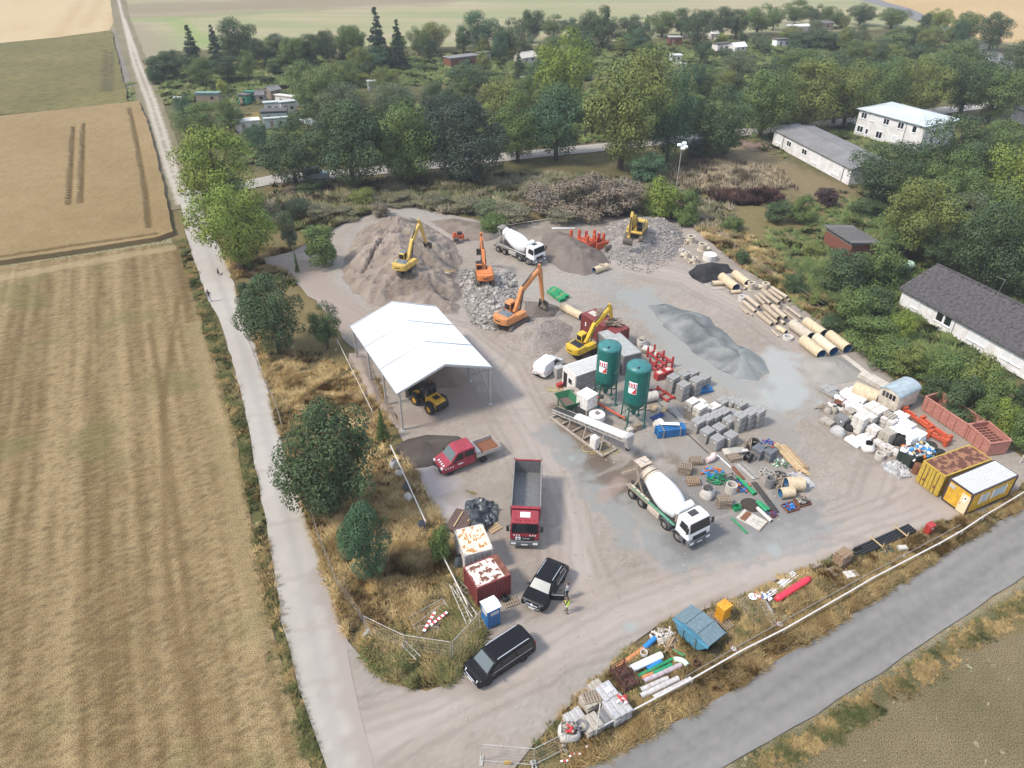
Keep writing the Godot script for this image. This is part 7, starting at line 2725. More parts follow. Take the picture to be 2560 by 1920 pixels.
	for q in [[V(16.72,-70.02),"red steel box, front of the pair beside the shoring frames"],[V(17.81,-70.73),"red steel box, rear of the pair beside the shoring frames"]]:
		simple("steel_box",q[1],"box",v3(q[0]),.45,[["box","red",W(0,.45,0),W(1.0,.85,.8)],["lid","pale_concrete",W(0,.89,0),W(.6,.05,.5)],["rim","red",W(0,.86,0),W(1.06,.06,.86)]])
	simple("plate_stack","stack of steel plates behind the grey container","plates",v3(V(16.27,-75.76)),-.5,[["plate","dull_steel",W(0,.2,0),W(1.4,.08,1.2)],["plate","old_wood",W(0,.35,0),W(1.35,.14,1.15)],["plate","pale_concrete",W(.02,.5,0),W(1.3,.1,1.1)],["plate","bag_white",W(-.1,.6,0),W(1.0,.08,.8)]])
	sack("open white bulk bag of rubble behind the grey container",V(15.75,-77.45),W(1.2,.9,1.2),"bag_white",true)
	sack("small pale bulk bag beside the red shoring frames",V(17.29,-74.87),W(.9,.7,.9),"bag_white",true)
	var lb:=long_box.position
	var lt:=long_box.rotation.y
	var dir:=W(cos(lt),0,-sin(lt))
	var back:=W(-sin(lt),0,-cos(lt))
	pallet_stack("pile at the far end of the long red container",lb+dir*-1.2+back*1.7+W(0,2.6,0),lt+.3,5,.2)
	simple("roof_boards","loose boards on the far end of the long red container","boards",lb+dir*-2.0+back*1.2+W(0,2.62,0),lt,[["board","pale_concrete",W(0,.03,0),W(1.3,.05,.9)],["board","old_wood",W(3.0,.03,-.6),W(1.0,.05,.8)]])
	bars2("heap of split timber on the long red container under the digger bucket",lb+dir*1.6+back*1.3+W(0,2.62,0),lt+.9,"old_wood",22,2.2)
	for q in [[V(6.34,-90.5),-.981,5.29,"upper bundle of bright green girders"],[V(5.89,-89.71),-1.037,4.45,"lower bundle of bright green girders"]]:
		o=thing("girder_bundle",q[3]+" beside the side-on orange digger","girder bundle",v3(q[0]),q[1])
		for k in 3:
			for j in 5:
				piece(o,"girder",box_mesh(W(3.2,.13,.15),"green"),W(.04*((k+j*2)%3),.12+k*.18,j*.2-.4))
		for x in [-.9,.9]:
			piece(o,"strap",box_mesh(W(.1,.56,1.02),"fresh_wood"),W(x,.3,0))
	orange_frames()
	right_stock()
	middle_stock()
	south_stock()

var white_n:=0

func bars(length:float,p:Vector2,turn:float,text:String,m:String,n:int):
	var o:=thing("steel_bars" if n>1 else "steel_bar",text,"bars",v3(p),turn)
	for i in n:
		var b:=MB.new()
		b.cyl(W(-length/2,.06+.05*(i%2),(i-n/2.0)*.12),W(length/2,.06+.05*(i%3),(i-n/2.0)*.12+.05*(i%3-1)),.05,.05,7)
		lit(b,"bar",m,o)

func bars2(text:String,at:Vector3,turn:float,m:String,n:int,length:float):
	var o:=thing("timber_heap",text,"timber",at,turn)
	var g:=RandomNumberGenerator.new()
	g.seed=hash(text)
	for i in n:
		var t:=g.randf_range(-.6,.6)
		var l:=length*g.randf_range(.5,1.0)
		var mid:=W(g.randf_range(-.4,.4),.08+.035*i*g.randf_range(.5,1.0),g.randf_range(-.5,.5))
		var d:=W(cos(t),g.randf_range(-.08,.12),sin(t))*l/2
		var b:=MB.new()
		b.beam(mid-d,mid+d,g.randf_range(.06,.18),.05)
		lit(b,"board",m,o)

func frame(text:String,p:Vector2,turn:float,length:float,m:String,high:float):
	var o:=thing("shoring_frame",text,"frame",v3(p),turn)
	for z in [-.5,.5]:
		piece(o,"beam",box_mesh(W(length,.2,.18),m),W(0,high*.5,z))
	for x in [-.5,.0,.5]:
		piece(o,"crossbeam",box_mesh(W(.16,.16,1.0),m),W(x*length*.85,high*.5,0))
		for z in [-.5,.5]:
			piece(o,"post",box_mesh(W(.2,high,.2),m),W(x*length,high/2+.05,z))

func sack(text:String,p:Vector2,size:Vector3,m:String,open:=false,y:=.0)->Node3D:
	var o:=thing("bulk_bag" if open else "sack",text,"bag",v3(p,y),fposmod(p.x*2.3,3.0))
	var b:=MB.new()
	var rings:=[]
	var sd:=float(hash(text)%100)
	for k in 8:
		var t:=k/7.0
		var ring:=PackedVector3Array()
		for i in 18:
			var a:=TAU*i/18.0
			var q:=V(cos(a),sin(a))
			var sq:=1.0/maxf(absf(q.x),absf(q.y))
			q*=lerpf(1.0,sq,.6)*(.5+.04*sin(t*PI)-(.1*t*t if open else .24*t*t))
			q*=1.0+.22*noise.get_noise_3d(q.x*9.0+sd,t*7.0,q.y*9.0)
			ring.append(W(q.x*size.x,t*size.y*(1.0+.3*noise.get_noise_3d(q.x*6.0,q.y*6.0,sd)),q.y*size.z))
		rings.append(ring)
	b.loft(rings)
	lit(b,"bag",m,o)
	if open:
		b=MB.new()
		for i in 14:
			var a:=i*2.4
			var r:=.3*sqrt(i/14.0)
			b.bbox(W(cos(a)*r*size.x,size.y+.02,sin(a)*r*size.z),W(.24,.2,.2),.05)
		lit(b,"contents","dark_steel" if size.y>.95 else "tan_slab",o)
		for i in 4:
			var a:=PI/4+i*PI/2
			b=MB.new()
			b.tube([W(cos(a)*.36*size.x,size.y*.8,sin(a)*.36*size.z),W(cos(a)*.5*size.x,size.y*1.15,sin(a)*.5*size.z),W(cos(a)*.56*size.x,size.y*.75,sin(a)*.5*size.z)],.03,4)
			lit(b,"strap",m,o)
	return o

func crumple(text:String,outline:Array,h:float,m:String,f:=1.6)->MeshInstance3D:
	var poly:=ragged(outline,.5,.25)
	var s:=sheet_for(poly,.12)
	for k in s.nz:
		for i in s.nx:
			var p:=s.at(i,k)
			var n:=1.0-absf(noise.get_noise_2d(p.x*f*3.0,p.y*f*3.0))*2.4
			s.h[k*s.nx+i]=.05+h*clampf(n,0,1)*(.55+.5*noise.get_noise_2d(p.x*2.0,p.y*2.0))
			s.col[k*s.nx+i]=Color.WHITE
	var o:=s.emit(poly,.02,.1).done("plastic_sheet",M[m])
	top(o,"plastic_sheet")
	return label(o,text,"sheet")

func orange_frames():
	for i in 4:
		var a:Vector2=[V(9.04,-108.31),V(10.3,-108.33),V(11.35,-107.9),V(12.66,-108.38)][i]
		var e:Vector2=[V(11.39,-106.14),V(12.5,-106.6),V(13.26,-107.05),V(13.98,-107.06)][i]
		var o:=thing("trench_support","%s from left of the orange trench supports by the rubble heap"%NTH[i],"trench support",v3((a+e)/2),atan2(-(e.y-a.y),e.x-a.x),"orange trench supports")
		var l:=a.distance_to(e)
		piece(o,"spindle",box_mesh(W(l,.3,.3),"orange_red"),W(0,.8,0))
		for s in [-1,1]:
			piece(o,"end_post",box_mesh(W(.35,2.0,.4),"orange_red" if i!=2 else "red"),W(s*l/2,1.0,0))
			piece(o,"foot",box_mesh(W(.5,.4,.9),"orange_red"),W(s*l/2,.22,0))
	for q in [[V(12.06,-105.57),.802,1.82,"orange trench plate, left of two at the foot of the supports"],[V(13.67,-105.7),.552,2.11,"orange trench plate, right of two at the foot of the supports"]]:
		simple("trench_plate",q[3],"plate",v3(q[0]),q[1],[["plate","orange_red",W(0,.55,0),W(q[2],1.1,.16)],["rail","orange_red",W(-q[2]/2,.6,.02),W(.16,1.2,.26)],["rail","orange_red",W(q[2]/2,.6,.02),W(.16,1.2,.26)]])
	var o:=simple("attachment","orange machine attachment lying on the bank behind the diggers","attachment",v3(V(-8.53,-108.03),.5),.3,[["frame","orange_red",W(0,.4,0),W(1.7,.7,.9)],["arm","orange_red",W(-.6,.9,.2),W(.3,.6,.4)],["motor","black",W(.2,.9,0),W(.7,.4,.6)],["jaw","bucket_steel",W(-.5,.2,.7),W(.8,.6,.5)]])
	o=thing("digger_scoop","spare rusty digger scoop lying in front of the orange trench plates","scoop",v3(V(14.48,-104.54)),2.2)
	var b:=MB.new()
	bucket(b,W(0,.05,0),.5,1.1)
	lit(b,"scoop","bucket_steel",o)
	o=thing("breaker","grey hydraulic breaker lying beside the cream pipe junction","breaker",v3(V(14.14,-102.04)),k_turn(V(14.12,-101.98),-1.390,4.33))
	b=MB.new()
	b.bbox(W(-.6,.25,0),W(1.3,.4,.4),.05)
	b.cyl(W(.0,.25,0),W(1.5,.15,0),.1,.07,8)
	lit(b,"breaker","dull_steel",o)
	bars([V(8.15,-113.55),-.045,3.75][2],[V(8.15,-113.55),-.045,3.75][0],.0,"white pipes lying along the far fence","clean_white",3)
	simple("slat_heap","yellow slats lying on the broken concrete by the earth heap","slats",v3(V(-9.07,-95.81),.7),.9,[["slat","pale_yellow",W(0,.1,0),W(1.6,.06,.14)],["slat","pale_yellow",W(.2,.12,.4),W(1.5,.06,.14)],["slat","pale_yellow",W(-.2,.16,-.3),W(.14,.06,1.2)],["slat","bag_white",W(-.6,.16,.2),W(.2,.06,.9)]])

func right_stock():
	var t:float=[V(36.7,-61.24),-.999,1.34][1]
	var k:=0
	for q in [[V(36.88,-61.81)],[V(37.8,-62.65)],[V(38.59,-63.13)]]:
		for i in 2:
			var o:=thing("block_pack","%s pack of white blocks, %s of the three in front of the wagon"%[["lower","upper"][i],["left","middle","right"][k]],"block pack",v3(q[0],i*.72),t,"white block packs")
			pile_blocks(o,2,1,4,W(1.9,.71,.85),"white_block" if i else "pale_slab")
		k+=1
	k=0
	for q in [[V(37.05,-66.99),"rear left"],[V(37.77,-67.24),"rear right"],[V(37.44,-65.83),"front left"],[V(38.13,-66.01),"front right"],[V(36.46,-64.8),"nearest the viewer"],[V(37.11,-64.21),"low one beside the block packs"]]:
		var o:=thing("wrapped_pack","%s of the white wrapped packs beside the large cream pipe"%q[1],"wrapped pack",v3(q[0]),t+.1,"white wrapped packs")
		for i in 4:
			var b:=MB.new()
			b.cyl(W(-.45+i*.3,.35,-.6),W(-.45+i*.3,.35,.6),.2,.2,12)
			b.bbox(W(-.45+i*.3,.17,0),W(.26,.34,1.16),.02)
			lit(b,"roll","clean_white",o)
	var rows:=[
		[V(35.68,-60.58),1.25,1.0,1.9,8,"white_block","tall grey-white block stack in front of the white packs"],
		[V(39.16,-61.42),1.35,1.2,1.0,7,"pale_slab","stack of pale slabs with tan stones on top"],
		[V(40.86,-62.52),1.2,1.4,.7,4,"clean_white","flat white slab stack next to the wagon door side"],
		[V(40.76,-61),1.5,1.4,.75,5,"clean_white","flat white slab stack in the middle of the right row"],
		[V(39.65,-60.29),1.3,1.1,.6,4,"clean_white","small white slab stack behind the large white one"],
		[V(40.08,-58.75),1.5,1.5,1.1,6,"clean_white","large white slab stack beside the waste skip"],
		[V(41.1,-59.04),1.2,1.3,1.0,5,"clean_white","white slab stack between the large one and the orange beams"],
		[V(36.99,-59.85),1.2,1.1,1.0,6,"pale_slab","uneven stack of pale edging stones"],
		[V(37.8,-58.72),1.2,1.1,1.5,2,"tan_slab","tall tan-grey stone stack in the front row"],
		[V(36.61,-59.44),.9,1.2,.5,3,"white_block","low white slab stack below the uneven edging stones"],
		[V(34.65,-58.61),1.6,1.1,.3,2,"clean_white","low white slabs spread at the edge of the gravel"],
		[V(35.7,-58.97),1.1,.9,.45,3,"clean_white","small white slab stack on the gravel's edge"],
		[V(37.03,-57.95),1.5,.6,.55,3,"pale_slab","row of white kerbs behind the concrete rings"],
		[V(37.75,-57.06),1.6,.7,.55,3,"pale_slab","row of white kerbs beside the waste skip corner"],
		[V(34.98,-67.62),1.3,1.1,.5,2,"block_grey","grey block pallet at the top left of the slab yard"],
		[V(35.96,-67.96),.9,.5,.35,2,"block_grey","short row of grey blocks behind the curved kerbs"],
		[V(33.03,-61.89),1.3,.9,.35,3,"tan_slab","low pallet of grey kerbs with white ends"],
		[V(35.6,-62.06),.8,.8,.55,4,"tan_slab","small grey slab stack behind the dark wrapped one"],
		[V(35.96,-63.38),1.0,1.1,.7,5,"tan_slab","grey stack of curved stones below the white wrapped packs"],
		[V(35.83,-66.14),1.2,.6,.35,2,"clean_white","low white blocks beside the grey curved kerbs"],
		[V(36.91,-66.75),.8,.5,.3,2,"slate_block","dark little slab stack beside the white wrapped packs"],
	]
	for q in rows:
		var o:=thing("slab_stack",q[6],"slab stack",v3(q[0]),t+.06*(hash(q[6])%3-1),"stacks of slabs and kerbs")
		var g:=RandomNumberGenerator.new()
		g.seed=hash(q[6])
		var s:=W(q[1],q[3]/q[4],q[2])
		for i in q[4]:
			for j in 2:
				piece(o,"slab",box_mesh(W(s.x*.49,s.y*.93,s.z),q[5],.02),W((j-.5)*s.x*.5+g.randf_range(-.04,.04),(i+.5)*s.y+.05,g.randf_range(-.06,.06)))
		piece(o,"bearer",box_mesh(W(s.x,.06,s.z*.8),"old_wood"),W(0,.03,0))
	var o:=simple("stone_rows","tan stones laid on the stack of pale slabs","stones",v3(V(39.36,-61.92),1.06),t,[["stone","tan_slab",W(-.4,.1,0),W(.25,.2,1.0)],["stone","tan_slab",W(-.1,.1,.05),W(.25,.2,1.0)],["stone","tan_slab",W(.2,.1,-.04),W(.25,.2,1.0)],["stone","tan_slab",W(.48,.1,.0),W(.22,.2,1.0)]])
	o=simple("wrapped_stack","dark grey film-wrapped stack at the front of the slab yard","wrapped stack",v3(V(34.44,-61.75)),t,[["pack","dark_concrete",W(0,.5,0),W(1.25,.8,1.0)],["cover","dark_concrete",W(0,.94,0),W(1.15,.08,.9)],["paper_label","clean_white",W(.25,.7,.51),W(.2,.12,.01)],["bearer","old_wood",W(0,.06,0),W(1.2,.1,.9)]])
	o=thing("kerb_pallet","pallet of grey curved kerbs in a row, top left of the slab yard","kerb pallet",v3(V(35.27,-67.06)),t)
	for i in 6:
		for j in 2:
			var b:=MB.new()
			b.cyl(W(-.55+i*.2,.3,-.5+j*.6),W(-.5+i*.2,.36,-.02+j*.6),.16,.16,8)
			lit(b,"kerb","block_grey",o)
	pallet(o,.0,1.3,1.1)
	for q in [[V(33.77,-63.79),W(.8,.7,.7),"tan_slab","grey bag, left one at the front of the slab yard"],[V(34.41,-63.89),W(.8,.75,.7),"tan_slab","grey bag, right one at the front of the slab yard"],[V(35.12,-64.32),W(1.2,.5,.9),"bag_white","white torn sheet behind the two grey bags"],[V(34.68,-65.1),W(.9,.35,.7),"bag_white","white scraps beside the rusty basket"],[V(33.59,-60.2),W(1.5,.7,1.1),"wrap","half-open film pack at the edge of the gravel"],[V(35.71,-57.77),W(1.6,.7,1.3),"bag_white","crumpled white bags beside the concrete rings"],[V(35,-60.85),W(.9,.7,.9),"rubber","black plastic bundle beside the half-open film pack"],[V(39.1,-58.72),W(1.5,1.1,1.3),"rubber","black bulky bundle in front of the large white slabs"]]:
		sack(q[3],q[0],q[1],q[2])
	o=thing("wire_basket","rusty wire basket among the grey slabs","basket",v3(V(35.78,-65.28)),t)
	for i in 7:
		for s in [-1,1]:
			piece(o,"bar",box_mesh(W(.04,.5,.04),"rust"),W(-.6+i*.2,.3,s*.4))
	for s in [-1,1]:
		piece(o,"rail",box_mesh(W(1.3,.06,.06),"rust"),W(0,.56,s*.4))
	piece(o,"bottom",box_mesh(W(1.3,.3,.8),"rust"),W(0,.16,0))
	bars2("dark split logs at the left end of the slab yard",v3(V(33.55,-64.47)),.6,"old_wood",8,1.4)
	for q in [[V(36.25,-56.26),"front concrete ring standing beside the kerbs"],[V(37.26,-56.89),"rear concrete ring standing beside the kerbs"]]:
		ring_thing(q[1],v3(q[0]),.46,.6,.13,"pale_concrete")
	bars([V(40.33,-72.99),-1.263,4.69][2],[V(40.33,-72.99),-1.263,4.69][0],[V(40.33,-72.99),-1.263,4.69][1],"pale planks laid end to end along the east edge","pale_concrete",6)
	o=thing("beam_bundle","long bundle of grey concrete beams behind the large cream pipe","beam bundle",v3(V(40.99,-68.91)),[V(40.86,-68.83),-1.023,2.41][1])
	for i in 4:
		for j in 3:
			piece(o,"beam",box_mesh(W(4.4,.16,.2),"pale_concrete"),W(.05*((i+j)%3),.15+j*.2,i*.24-.4))
	bars([V(41.88,-70.07),-1.081,2.39][2],[V(41.88,-70.07),-1.081,2.39][0],[V(41.88,-70.07),-1.081,2.39][1],"grey bars lying behind the bundle of concrete beams","pale_concrete",5)
	skips()

func skips():
	mat("skip_pink",.44,.20,.165,.75,0,grime,.4)
	mat("skip_green",.025,.04,.03,.8,0,grime,.5)
	mat("skip_rust",.17,.075,.06,.95,0,grime,.6)
	open_skip("long open pink-rusty roll-off skip beside the orange beams",[V(45.11,-61.99),-1.177,5.38],2.3,1.6,"skip_pink",6.9,false)
	open_skip("short pink-rusty skip with inner grid at the end of the skip row",[V(46.54,-58.14),-1.376,3.18],2.3,1.6,"skip_pink",3.6,true)
	open_skip("dark green skip heaped with blue and white waste",[V(38.08,-55.35),-1.283,1.62],3.4,1.3,"skip_green",2.2,false)
	var q:=[V(38.08,-55.35),-1.283,1.62]
	var o:=thing("waste_heap","heap of blue, white and orange waste filling the green skip","waste",v3(q[0],.95),q[1])
	var g:=RandomNumberGenerator.new()
	g.seed=99
	var tones:=["pipe_blue","clean_white","orange","foil","bag_white","tank_green","pale_yellow","tin_grey","pipe_blue","black","pale_concrete"]
	for i in 110:
		var s:=W(g.randf_range(.12,.5),g.randf_range(.08,.25),g.randf_range(.12,.4))
		var c:=piece(o,"scrap",box_mesh(s.snapped(Vector3.ONE*.06)+Vector3.ONE*.05,tones[g.randi()%tones.size()],.05),W(g.randf_range(-.9,.9),g.randf_range(.1,.55),-g.randf_range(.2,3.1)),g.randf()*TAU)
		c.rotation.x=g.randf_range(-.4,.4)
	ring_thing("big black tyre leaning by the rear edge of the green skip",v3(V(42.1,-58.03)),.55,.4,.25,"rubber")
	ring_thing("black tyre between the green skip and the rusty container",v3(V(42.52,-56.95)),.5,.35,.25,"rubber")
	sack("white bowl-shaped sheet on the waste heap",V(38.15,-55.83),W(.9,.3,.7),"clean_white",false,1.4)
	for k in [[V(42.52,-62.09),-1.200,3.43,"long orange hydraulic beam nearest the wagon"],[V(43.62,-60.43),-1.217,3.49,"long orange hydraulic beam nearest the pink skip"],[V(43.25,-58.98),-1.007,1.76,"short orange beam at the end of the pair"]]:
		o=thing("orange_beam",k[3],"beam",v3(k[0]),k[1])
		piece(o,"beam",box_mesh(W(k[2],.3,.35),"orange_red"),W(0,.45,0))
		for s in [-1,1]:
			piece(o,"end_plate",box_mesh(W(.3,.9,.6),"orange_red"),W(s*k[2]/2,.45,0))
			var b:=MB.new()
			b.cyl(W(s*k[2]*.1,.7,0),W(s*k[2]*.4,.7,0),.1,.1,8)
			lit(b,"spindle","orange_red",o)
	crumple("grey torn netting on the ground beside the rusty container",[V(35.91,-55.12),V(37.14,-55.65),V(38.51,-55.15),V(38.22,-53.46),V(36.85,-53.12),V(36.01,-54.27)],.5,"wrap")
	var r:Node3D=thing("rust_drum","rusty drum and red canister in front of the rusty container","drum",v3(V(38.9,-54.14)),.3)
	var c:=MB.new()
	c.cyl(W(0,0,0),W(0,1.0,0),.4,.4,14)
	lit(c,"drum","rust",r)
	piece(r,"canister",box_mesh(W(.35,.45,.3),"bright_red"),W(-.1,.22,.75))

func open_skip(text:String,q:Array,deep:float,high:float,m:String,length:float,grid:bool):
	var o:=thing("skip",text,"skip",v3(q[0]),q[1])
	var l:float=q[2]
	var inside:="skip_rust" if m!="skip_green" else "skip_green"
	for z in [.0,-deep]:
		piece(o,"side",box_mesh(W(l,high,.08),m),W(0,high/2+.1,z))
		piece(o,"rim",box_mesh(W(l+.1,.14,.16),m),W(0,high+.1,z))
		for i in int(l/.9):
			piece(o,"rib",box_mesh(W(.1,high,.1),m),W(-l/2+.45+i*.9,high/2+.1,z+(.08 if z==.0 else-.08)))
	for x in [-1,1]:
		piece(o,"end",box_mesh(W(.08,high,deep),m),W(x*l/2,high/2+.1,-deep/2))
		piece(o,"rim",box_mesh(W(.16,.14,deep-.1),m),W(x*l/2,high+.102,-deep/2))
	piece(o,"floor",box_mesh(W(l-.1,.1,deep-.1),inside),W(0,.2,-deep/2))
	if grid:
		for i in 8:
			piece(o,"grid_bar",box_mesh(W(.09,.12,deep-.2),m),W(-l/2+(i+.5)*l/8,high*.75,-deep/2))
		for i in 5:
			piece(o,"grid_bar",box_mesh(W(l-.2,.1,.09),inside),W(0,high*.72,-(i+.5)*deep/5))

func ring_thing(text:String,at:Vector3,r:float,h:float,wall:float,m:String)->Node3D:
	var o:=thing("concrete_ring" if m!="rubber" else "tyre_ring",text,"ring" if m!="rubber" else "tyre",at,.0)
	var b:=MB.new()
	b.pipe(Vector3.ZERO,W(0,h,0),r,wall,20)
	lit(b,"ring",m,o)
	return o

func middle_stock():
	var old:=[[V(16.59,-53.97),-.35,6,"leaning pallet stack behind the mixer cab"],[V(17.99,-55.31),.1,4,"pallet stack behind the leaning one"],[V(17.13,-52.38),.1,3,"low pallet stack in front of the leaning one"],[V(19.27,-49.35),.05,7,"tall pallet stack beside the bulk bag"],[V(21.82,-55.86),.2,3,"pallet stack with orange timber by the cable drum"]]
	for q in old:
		pallet_stack(q[3],v3(q[0]),q[1],q[2],.12,"old_wood" if q[3]!="low pallet stack in front of the leaning one" else "wood")
	sack("open bulk bag full of dark scrap beside the tall pallet stack",V(18.05,-50.61),W(1.15,1.0,1.15),"bag_white",true)
	ring_thing("round concrete shaft ring beside the tall pallet stack",v3(V(20.4,-51.29)),.52,.9,.09,"pale_concrete")
	ring_thing("dark grey concrete pipe standing on end by the cream half pipes",v3(V(24.17,-51.98)),.42,1.1,.06,"dark_concrete")
	var o:=thing("pipe_bend","pale pink pipe bend lying behind the pallets","pipe",v3(V(19.54,-55.92)),.2)
	mat("pale_pink",.62,.46,.44,.6)
	var b:=MB.new()
	var pts:=[]
	for i in 7:
		var t:=PI*.5*i/6.0
		pts.append(W(-.6+sin(t)*.9,.3+(1-cos(t))*.25,.4-(1.0-cos(t))*.5))
	b.tube(pts,.3,14)
	lit(b,"bend","pale_pink",o)
	for q in [[V(20.69,-55.57),-1.137,2.41,"long white beam lying slanting beside the pale pipe bend","clean_white",1],[V(22.43,-53.99),-1.139,2.47,"two pale steel channels lying in parallel","galvanised",3],[V(22.92,-54.12),-1.165,2.36,"steel rails lying right of the pale channels","steel",3],[V(23.31,-50.47),-1.337,4.17,"dark steel sections running down the middle of the scrap field","dark_steel",5],[V(21.64,-53.8),-1.281,1.98,"brown rods lying left of the pale channels","rust",4],[V(20.04,-46.78),-1.130,2.05,"single green pipe lying alone at the front of the scrap field","green",2]]:
		bars(q[2],q[0],q[1],q[3],q[4],q[5])
	for q in [[V(22.03,-51.96),-1.088,2.51,.17,"green","long green plastic pipe in the middle, upper one"],[V(22.15,-51.52),-1.202,1.66,.18,"green","green plastic pipe lying against the long upper one"],[V(22.71,-49.12),-1.128,1.36,.2,"green","short thick green plastic pipe beside the white pipe"],[V(22.97,-49.16),-1.038,1.16,.16,"green","short green plastic pipe behind the thick one"],[V(22.64,-48.13),-1.117,1.84,.17,"bag_white","white plastic pipe at the front of the scrap field"]]:
		pipe_thing(q[5],v3(q[0]),q[1],q[2],q[3],.03,q[4],"black")
	fittings("heap of blue pipe fittings beside the pallets",V(19.3,-53.79),["pipe_blue","deep_blue","pipe_blue","orange"],26,1.1)
	fittings("heap of green pipe fittings in front of the blue ones",V(19.44,-52.85),["green","green","hopper_green"],34,1.1)
	fittings("heap of blue and orange fittings beside the shaft ring",V(21.6,-51.96),["pipe_blue","orange","deep_blue","rust"],26,.9)
	fittings("dark blue scaffold couplings heaped on the slate-blue blocks",V(25.2,-56.86),["deep_blue","orange_red","deep_blue","dull_steel"],26,.55,1.2)
	fittings("green and grey clamps lying beside the timber",V(26.26,-55.19),["hopper_green","tank_green","dull_steel"],16,.7)
	fittings("purple and dark offcuts at the end of the green pipes",V(23.3,-48.26),["maroon","dark_steel","deep_blue"],14,.5)
	fittings("dark steel couplings piled beside the cream half pipes",V(25.62,-53.6),["dark_steel","dull_steel"],20,.6)
	for q in [[V(25.28,-49.12),"tray of blue clamps beside the tray of grey ones",["deep_blue","pipe_blue","maroon"]],[V(26.6,-49.83),"tray of grey and brass clamps at the road side",["dull_steel","tan_slab","dark_steel"]]]:
		o=thing("parts_tray",q[1],"tray",v3(q[0]),.35)
		piece(o,"bottom",box_mesh(W(1.25,.06,1.0),"dark_steel"),W(0,.05,0))
		for s in [-1,1]:
			piece(o,"side",box_mesh(W(1.25,.25,.05),"rust"),W(0,.14,s*.5))
			piece(o,"side",box_mesh(W(.05,.25,.9),"rust"),W(s*.6,.14,0))
		fittings(q[1].replace("tray of ","loose ").split(" beside")[0].split(" at")[0]+" filling their tray",q[0],q[2],30,.42,.12)
	var k:=0
	for q in [[V(23.97,-53.84)],[V(24.52,-54.16)],[V(24.39,-53.5)],[V(24.92,-53.77)],[V(24.26,-54.28)]]:
		o=thing("hollow_block","%s hollow concrete block lying beside the steel rails"%nth(k),"block",v3(q[0]),.4+.1*k,"hollow concrete blocks")
		k+=1
		b=MB.new()
		for s in [-1,1]:
			b.bbox(W(0,.12,s*.19),W(.5,.24,.08),.01)
			b.bbox(W(s*.21,.12,0),W(.08,.24,.3),.01)
		lit(b,"block","concrete",o)
	o=thing("timber_stack","long stack of fresh yellow boards at the edge of the yard","timber",v3([V(27.46,-56.1),-1.289,4.73][0]),[V(27.46,-56.1),-1.289,4.73][1])
	var g:=RandomNumberGenerator.new()
	g.seed=5
	for i in 22:
		var l:float=[V(27.46,-56.1),-1.289,4.73][2]*g.randf_range(.6,1.0)
		piece(o,"board",box_mesh(W(snappedf(l,.4),.06,[.16,.22,.3][i%3]),"fresh_wood" if i%4 else "wood"),W(g.randf_range(-.3,.5),.08+.065*int(i/5.0),-.5+(i%5)*.25),g.randf_range(-.03,.05))
	o=thing("cable_drum","black cable drum between the timber pallets and slate-blue blocks","cable drum",v3(V(23.13,-55.69)),.7)
	b=MB.new()
	for s in [-1,1]:
		b.cyl(W(0,.5,s*.22),W(0,.5,s*.28),.5,.5,20)
	b.cyl(W(0,.5,-.22),W(0,.5,.22),.28,.28,16)
	lit(b,"drum","black",o)
	o=thing("cable_drum","grey wooden cable drum leaning behind the slate-blue blocks","cable drum",v3(V(23.57,-57.63)),1.3)
	b=MB.new()
	for s in [-1,1]:
		b.cyl(W(0,.6,s*.2),W(0,.6,s*.27),.6,.6,18)
	b.cyl(W(0,.6,-.2),W(0,.6,.2),.25,.25,14)
	lit(b,"drum","old_wood",o)
	ring_thing("black tyre behind the slate-blue blocks",v3(V(24.52,-58.5)),.5,.3,.22,"rubber")
	simple("panel_stack","stack of grey panels behind the orange-topped pallets","panels",v3(V(21.86,-56.9)),.15,[["panel","pale_concrete",W(0,.2,0),W(1.8,.25,.9)],["panel","concrete",W(.5,.38,.1),W(1.6,.08,.8)],["panel","bag_white",W(1.2,.46,.3),W(.6,.05,.4)]])
	bars2("brown timber heap below the orange-topped pallets",v3(V(25.1,-52.41)),.7,"old_wood",16,1.9)
	crumple("grey netting heap behind the cream half pipes",[V(26.4,-53.7),V(27.6,-53.88),V(28.36,-52.7),V(28.54,-51.87),V(27.55,-51.61),V(27.06,-52.51)],.45,"wrap")
	o=thing("earth_pit","brown earth pile beside the short green pipes","earth pile",v3(V(21.79,-49.47)))
	b=MB.new()
	b.lathe([V(.95,.0),V(.8,.16),V(.45,.3),V(.02,.36)],18,Transform3D(),true)
	lit(b,"earth","dark_earth",o)
	simple("formwork_sheet","pale formwork sheet with rusty hoops lying at the front of the scrap field","sheet",v3(V(21.4,-47.56)),-.75,[["panel","pale_concrete",W(0,.06,0),W(2.3,.08,1.5)],["rib","rust",W(-.6,.13,0),W(.5,.06,1.3)],["hoop","galvanised",W(.4,.14,-.2),W(1.0,.06,.1)],["hoop","galvanised",W(.4,.14,.15),W(1.0,.06,.1)],["strip","old_wood",W(1.15,.12,.1),W(.1,.08,1.5)]])
	simple("grating","steel grating lying beside the brown earth pile","grating",v3(V(21.02,-49.23)),.5,[["bar","dull_steel",W(-.4,.05,0),W(.06,.05,.9)],["bar","dull_steel",W(-.2,.05,0),W(.06,.05,.9)],["bar","dull_steel",W(0,.05,0),W(.06,.05,.9)],["bar","dull_steel",W(.2,.05,0),W(.06,.05,.9)],["bar","dull_steel",W(.4,.05,0),W(.06,.05,.9)],["frame","dull_steel",W(0,.05,.48),W(.9,.06,.06)],["frame","dull_steel",W(0,.05,-.48),W(.9,.06,.06)]])
